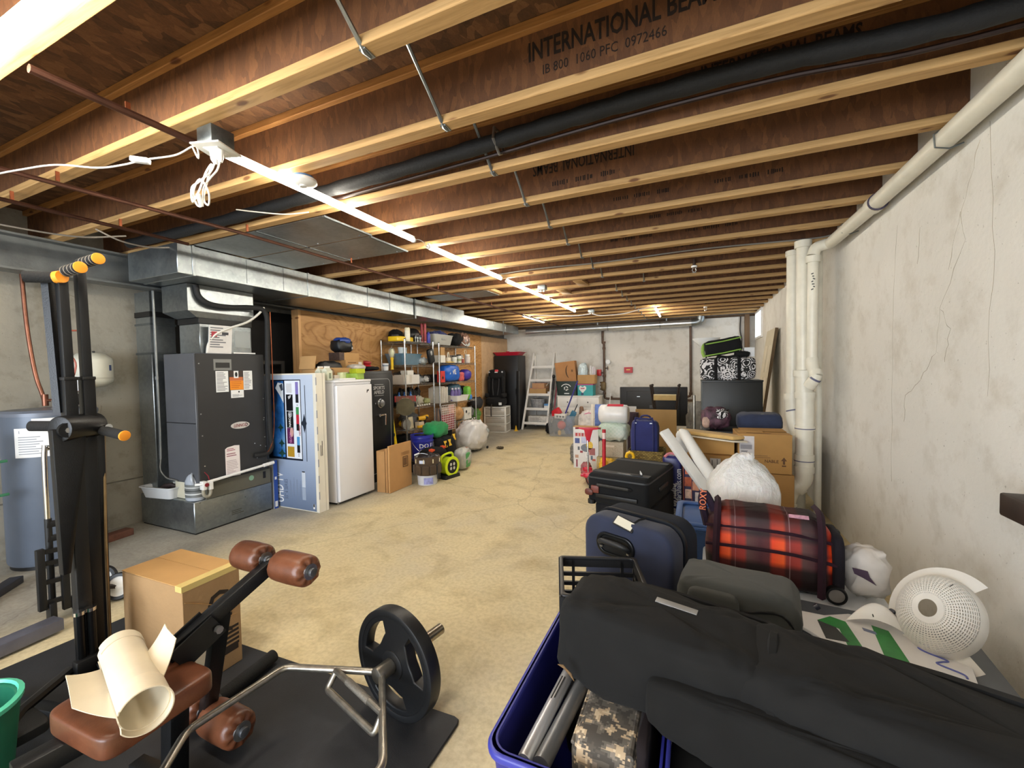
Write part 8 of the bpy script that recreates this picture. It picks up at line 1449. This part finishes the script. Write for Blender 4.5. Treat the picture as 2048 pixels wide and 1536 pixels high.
# ---- milk crate
t = thing('milk_crate', 'black plastic milk crate set on the rim of the blue tote', 'crate', (-.335, 1.575, .423), rot=(0, 0, 18)); CK = P('#161618', .45, 0, .08); cw, ch = .30, .235
for i, (rx, px, py) in enumerate(((0, 0, -1), (0, 0, 1), (90, -1, 0), (90, 1, 0))):
    rz = 0 if i < 2 else 90; M = Matrix.Translation((px * cw / 2, py * cw / 2, 0)) @ Matrix.Rotation(R(rz), 4, 'Z'); m = MB().frame(M)
    m.bx((-cw / 2, -.006, ch - .035), (cw / 2, .006, ch)); m.bx((-cw / 2, -.006, 0), (cw / 2, .006, .03))
    for z in (.08, .12, .16, .20): m.bx((-cw / 2, -.005, z), (cw / 2, .005, z + .016))
    for x in (-.155, -.1, -.05, 0, .05, .1, .155): m.bx((x - .006, -.006, 0), (x + .006, .006, ch - (.0 if abs(x) > .09 else .085)))
    m.build('lattice_side', CK, t, smooth=0)
m = MB()
for k in range(8): x = -.15 + .043 * k; m.bx((x - .005, -cw / 2, 0), (x + .005, cw / 2, .012)); m.bx((-cw / 2, x - .005, .001), (cw / 2, x + .005, .011))
m.build('lattice_floor', CK, t, smooth=0); m = MB(); m.ring([(x * 1.05, y * 1.05) for x, y in rrect(cw, cw, .015)], [(x * .95, y * .95) for x, y in rrect(cw, cw, .015)], ch - .006, ch + .006); m.build('rim', CK, t, bevel=.002)
sft('crate_support', 'dark bag in the blue tote under the milk crate', 'bag', (-.305, 1.56, .016), (.30, .26, .36), BLKF, 7, .005, 139)
# ---- big blue tote with camouflage bag and metal tubes
BL = P('#2c2f86', .4, 0, .06); t = tray('blue_tote', 'deep blue plastic tote with a rolled rim in front of the milk crate', 'tote', (-.305, 1.365, 0), .43, .74, .41, BL, 0, th=.012, tp=.86, rim=.0); m = MB(); m.ring(rrect(.475, .785, .06, 6), rrect(.425, .735, .05, 6), .395, .42); m.build('rim', P('#3b3f9e', .38, 0, .05), t, bevel=.008, seg=3)
for x in (-.1, .1): MB().bx((x - .006, -.375, .10), (x + .006, -.362, .38)).build('rib', BL, t)
CAM = NT('digital_camo'); v = CAM.coords(); sn = CAM.node('VectorMath', operation='SNAP'); sn.inputs[1].default_value = (.0065, .0065, .0065); CAM.link(v, sn.inputs[0]); n1 = CAM.noise(sn.outputs[0], 26, 3, .6); n2 = CAM.noise(sn.outputs[0], 17, 2, .6); CAM.color(CAM.mix(CAM.math('GREATER_THAN', n2.outputs[0], .53), CAM.ramp(n1.outputs[0], [(0, '#4f4a44'), (.46, '#6b655c'), (.55, '#8a8074'), (.62, '#6b655c')], 'CONSTANT'), CAM.ramp(n1.outputs[0], [(0, '#5a544c'), (.45, '#c0aa8c'), (.56, '#d6c3a4'), (.62, '#8a7c6a')], 'CONSTANT'))); CAM.set(Roughness=.9); CAM = CAM.m
t = thing('camouflage_bag', 'digital camouflage padded bag packed upright in the blue tote', 'bag', (-.235, 1.26, .016), 0); zlow(MB().soft((0, 0, 0), (.185, .36, .41), 9, 40, .004, 3, 2)).build('bag', CAM, t, smooth=60)
m = MB(); m.tube([(-.084, -.16, .395), (-.084, .16, .395)], .006, 8); m.build('piping', CAM, t); m = MB(); m.tube([(.070, -.16, .403), (.070, .16, .403)], .010, 8); m.build('piping', CAM, t)
ALU = P('#c4c5c7', .32, .6, .03, 10)
t = lat('steel_tube', 'shiny silver tube with black print standing slanted in the blue tote', 'tube', (-.445, .985, .375), [(.018, 0), (.0205, .004), (.0205, .46), (.018, .464)], ALU, 24, rot=(-86, 0, -5)); tag(MB().cyl((-.392, 1.04, .372), (-.352, 1.46, .378), .024, n=24).build('grey_tube', P('#85878a', .38, .6, .05, 12)), 'duller grey tube beside the shiny one in the blue tote', 'tube'); bpy.data.objects['steel_tube'].location = (-.437, 1.03, .378)
typed_lines(t, (.0, -.0206, .24), (0, 0, -1), (1, 0, 0), .11, .018, 2, INK, 5)
sft('dark_pack', 'dark purple-brown bag squeezed beside the camouflage bag in the blue tote', 'bag', (-.135, 1.26, .10), (.03, .34, .36), fabric('#1d1618'), 8, .004, 140)
# ---- long black bag, lower bag, pack behind
BK = fabric('#161616', scale=1500, bump=.3, fold=.35); BK2 = fabric('#121212', scale=1500, bump=.3, fold=.35)
t = thing('long_black_bag', 'long black padded bag with a grey logo plate lying across tote and crate', 'bag', (.125, 1.255, .565), rot=(0, 2, -10))
def lb(q): f = 1 - .10 * math.exp(-((q.x + .05) / .05) ** 2); e = 1 - .25 * max(0, (-q.x - .42)) * 4; return (q.x, q.y * f * e, q.z * f * e)
MB().soft((-.24, .02, .02), (.60, .29, .27), 5.5, 56, .014, 3, 11, shape=lambda q: (q.x, q.y * (1 - .3 * max(0, -q.x - .15)), q.z * (1 - .35 * max(0, -q.x - .15)))).build('hood', BK, t, smooth=75); MB().soft((.50, .015, .0), (1.10, .30, .27), 6, 64, .014, 4, 12, shape=lambda q: (q.x, q.y, q.z - .02 * math.sin(q.x * 4))).build('barrel', BK, t, smooth=75)
MB().soft((.34, -.11, -.02), (1.15, .12, .16), 6, 48, .010, 4, 13).build('side_pocket', BK2, t, smooth=75); MB().tube([(-.52, .13, .10), (-.3, .155, .135), (0, .15, .135), (.04, .15, .13)], .008, 6, smooth=3).build('piping', BLACK, t); MB().tube([(.06, .15, .12), (.4, .16, .125), (.95, .155, .10)], .012, 6, smooth=3).build('piping', BLACK, t)
MB().tube([(.055, -.14, .0), (.05, -.08, .12), (.05, .06, .145), (.055, .15, .09)], .016, 6, smooth=4).build('seam_strap', BK2, t)
g = MB().box((-.20, .045, .153), (.16, .055, .006), (8, 0, -2)).build('logo_patch', BK2, t, bevel=.002); MB().box((-.20, .045, .1575), (.12, .022, .004), (8, 0, -2)).build('logo_plate', P('#a2a09c', .4, .4, .1), g, bevel=.001)
MB().tube([(-.53, -.06, .06), (-.545, -.02, .0), (-.53, .03, -.04)], .006, 6).build('end_zip', P('#7a7c80', .4, .5, 0), t); decal(t, 'dust_smudge', P('#6d5436', .9, 0, .5, 80), (-.46, -.158, -.03), (1, 0, 0), (0, -.3, 1), .0, .0, .002, [(-.03, .01), (-.01, .018), (.0, .006), (.014, -.004), (.02, -.03), (.006, -.012), (-.01, .004)])
t = sft('black_lower_bag', 'black soft bag on the floor beneath the long black bag', 'bag', (.485, 1.17, 0), (1.14, .56, .37), BK2, 9, .012, 141, rz=-5, n=40); MB().tube([(-.48, -.2, .2), (-.5, -.16, .34), (-.44, -.1, .43)], .006, 6).build('zipper', P('#6a5a3a', .4, .5, .1), t)
t = sft('charcoal_pack', 'charcoal backpack standing behind the long black bag', 'backpack', (.135, 1.74, 0), (.40, .24, .665), fabric('#343531', fold=.3), 9, .012, 142, rz=-8, n=40); MB().soft((-.07, -.115, .56), (.17, .06, .18), 6, 24).build('front_pocket', fabric('#31322e', fold=.3), t, smooth=70); MB().tube([(.02, -.125, .60), (.14, -.12, .62), (.19, -.10, .52), (.195, -.09, .40)], .005, 6, smooth=4).build('piping', BLACK, t)
sft('grey_bundle', 'dark grey folded fabric between the charcoal pack and the board', 'fabric', (.44, 1.64, 0), (.16, .16, .46), fabric('#3a3b3a', fold=.3), 4, .02, 143)
# dark object entering at the right edge of the view
t = thing('dark_wood_bracket', 'dark brown wooden block jutting from the right wall at the frame edge', 'bracket', (1.0, 1.78, 1.08)); t.location = (0, 0, 0)
DWB = P('#2a1d16', .5, 0, .25, 12); MB().box((1.045, 1.935, .955), (.168, .14, .08), (0, 0, 0)).build('block', DWB, t, bevel=.008)
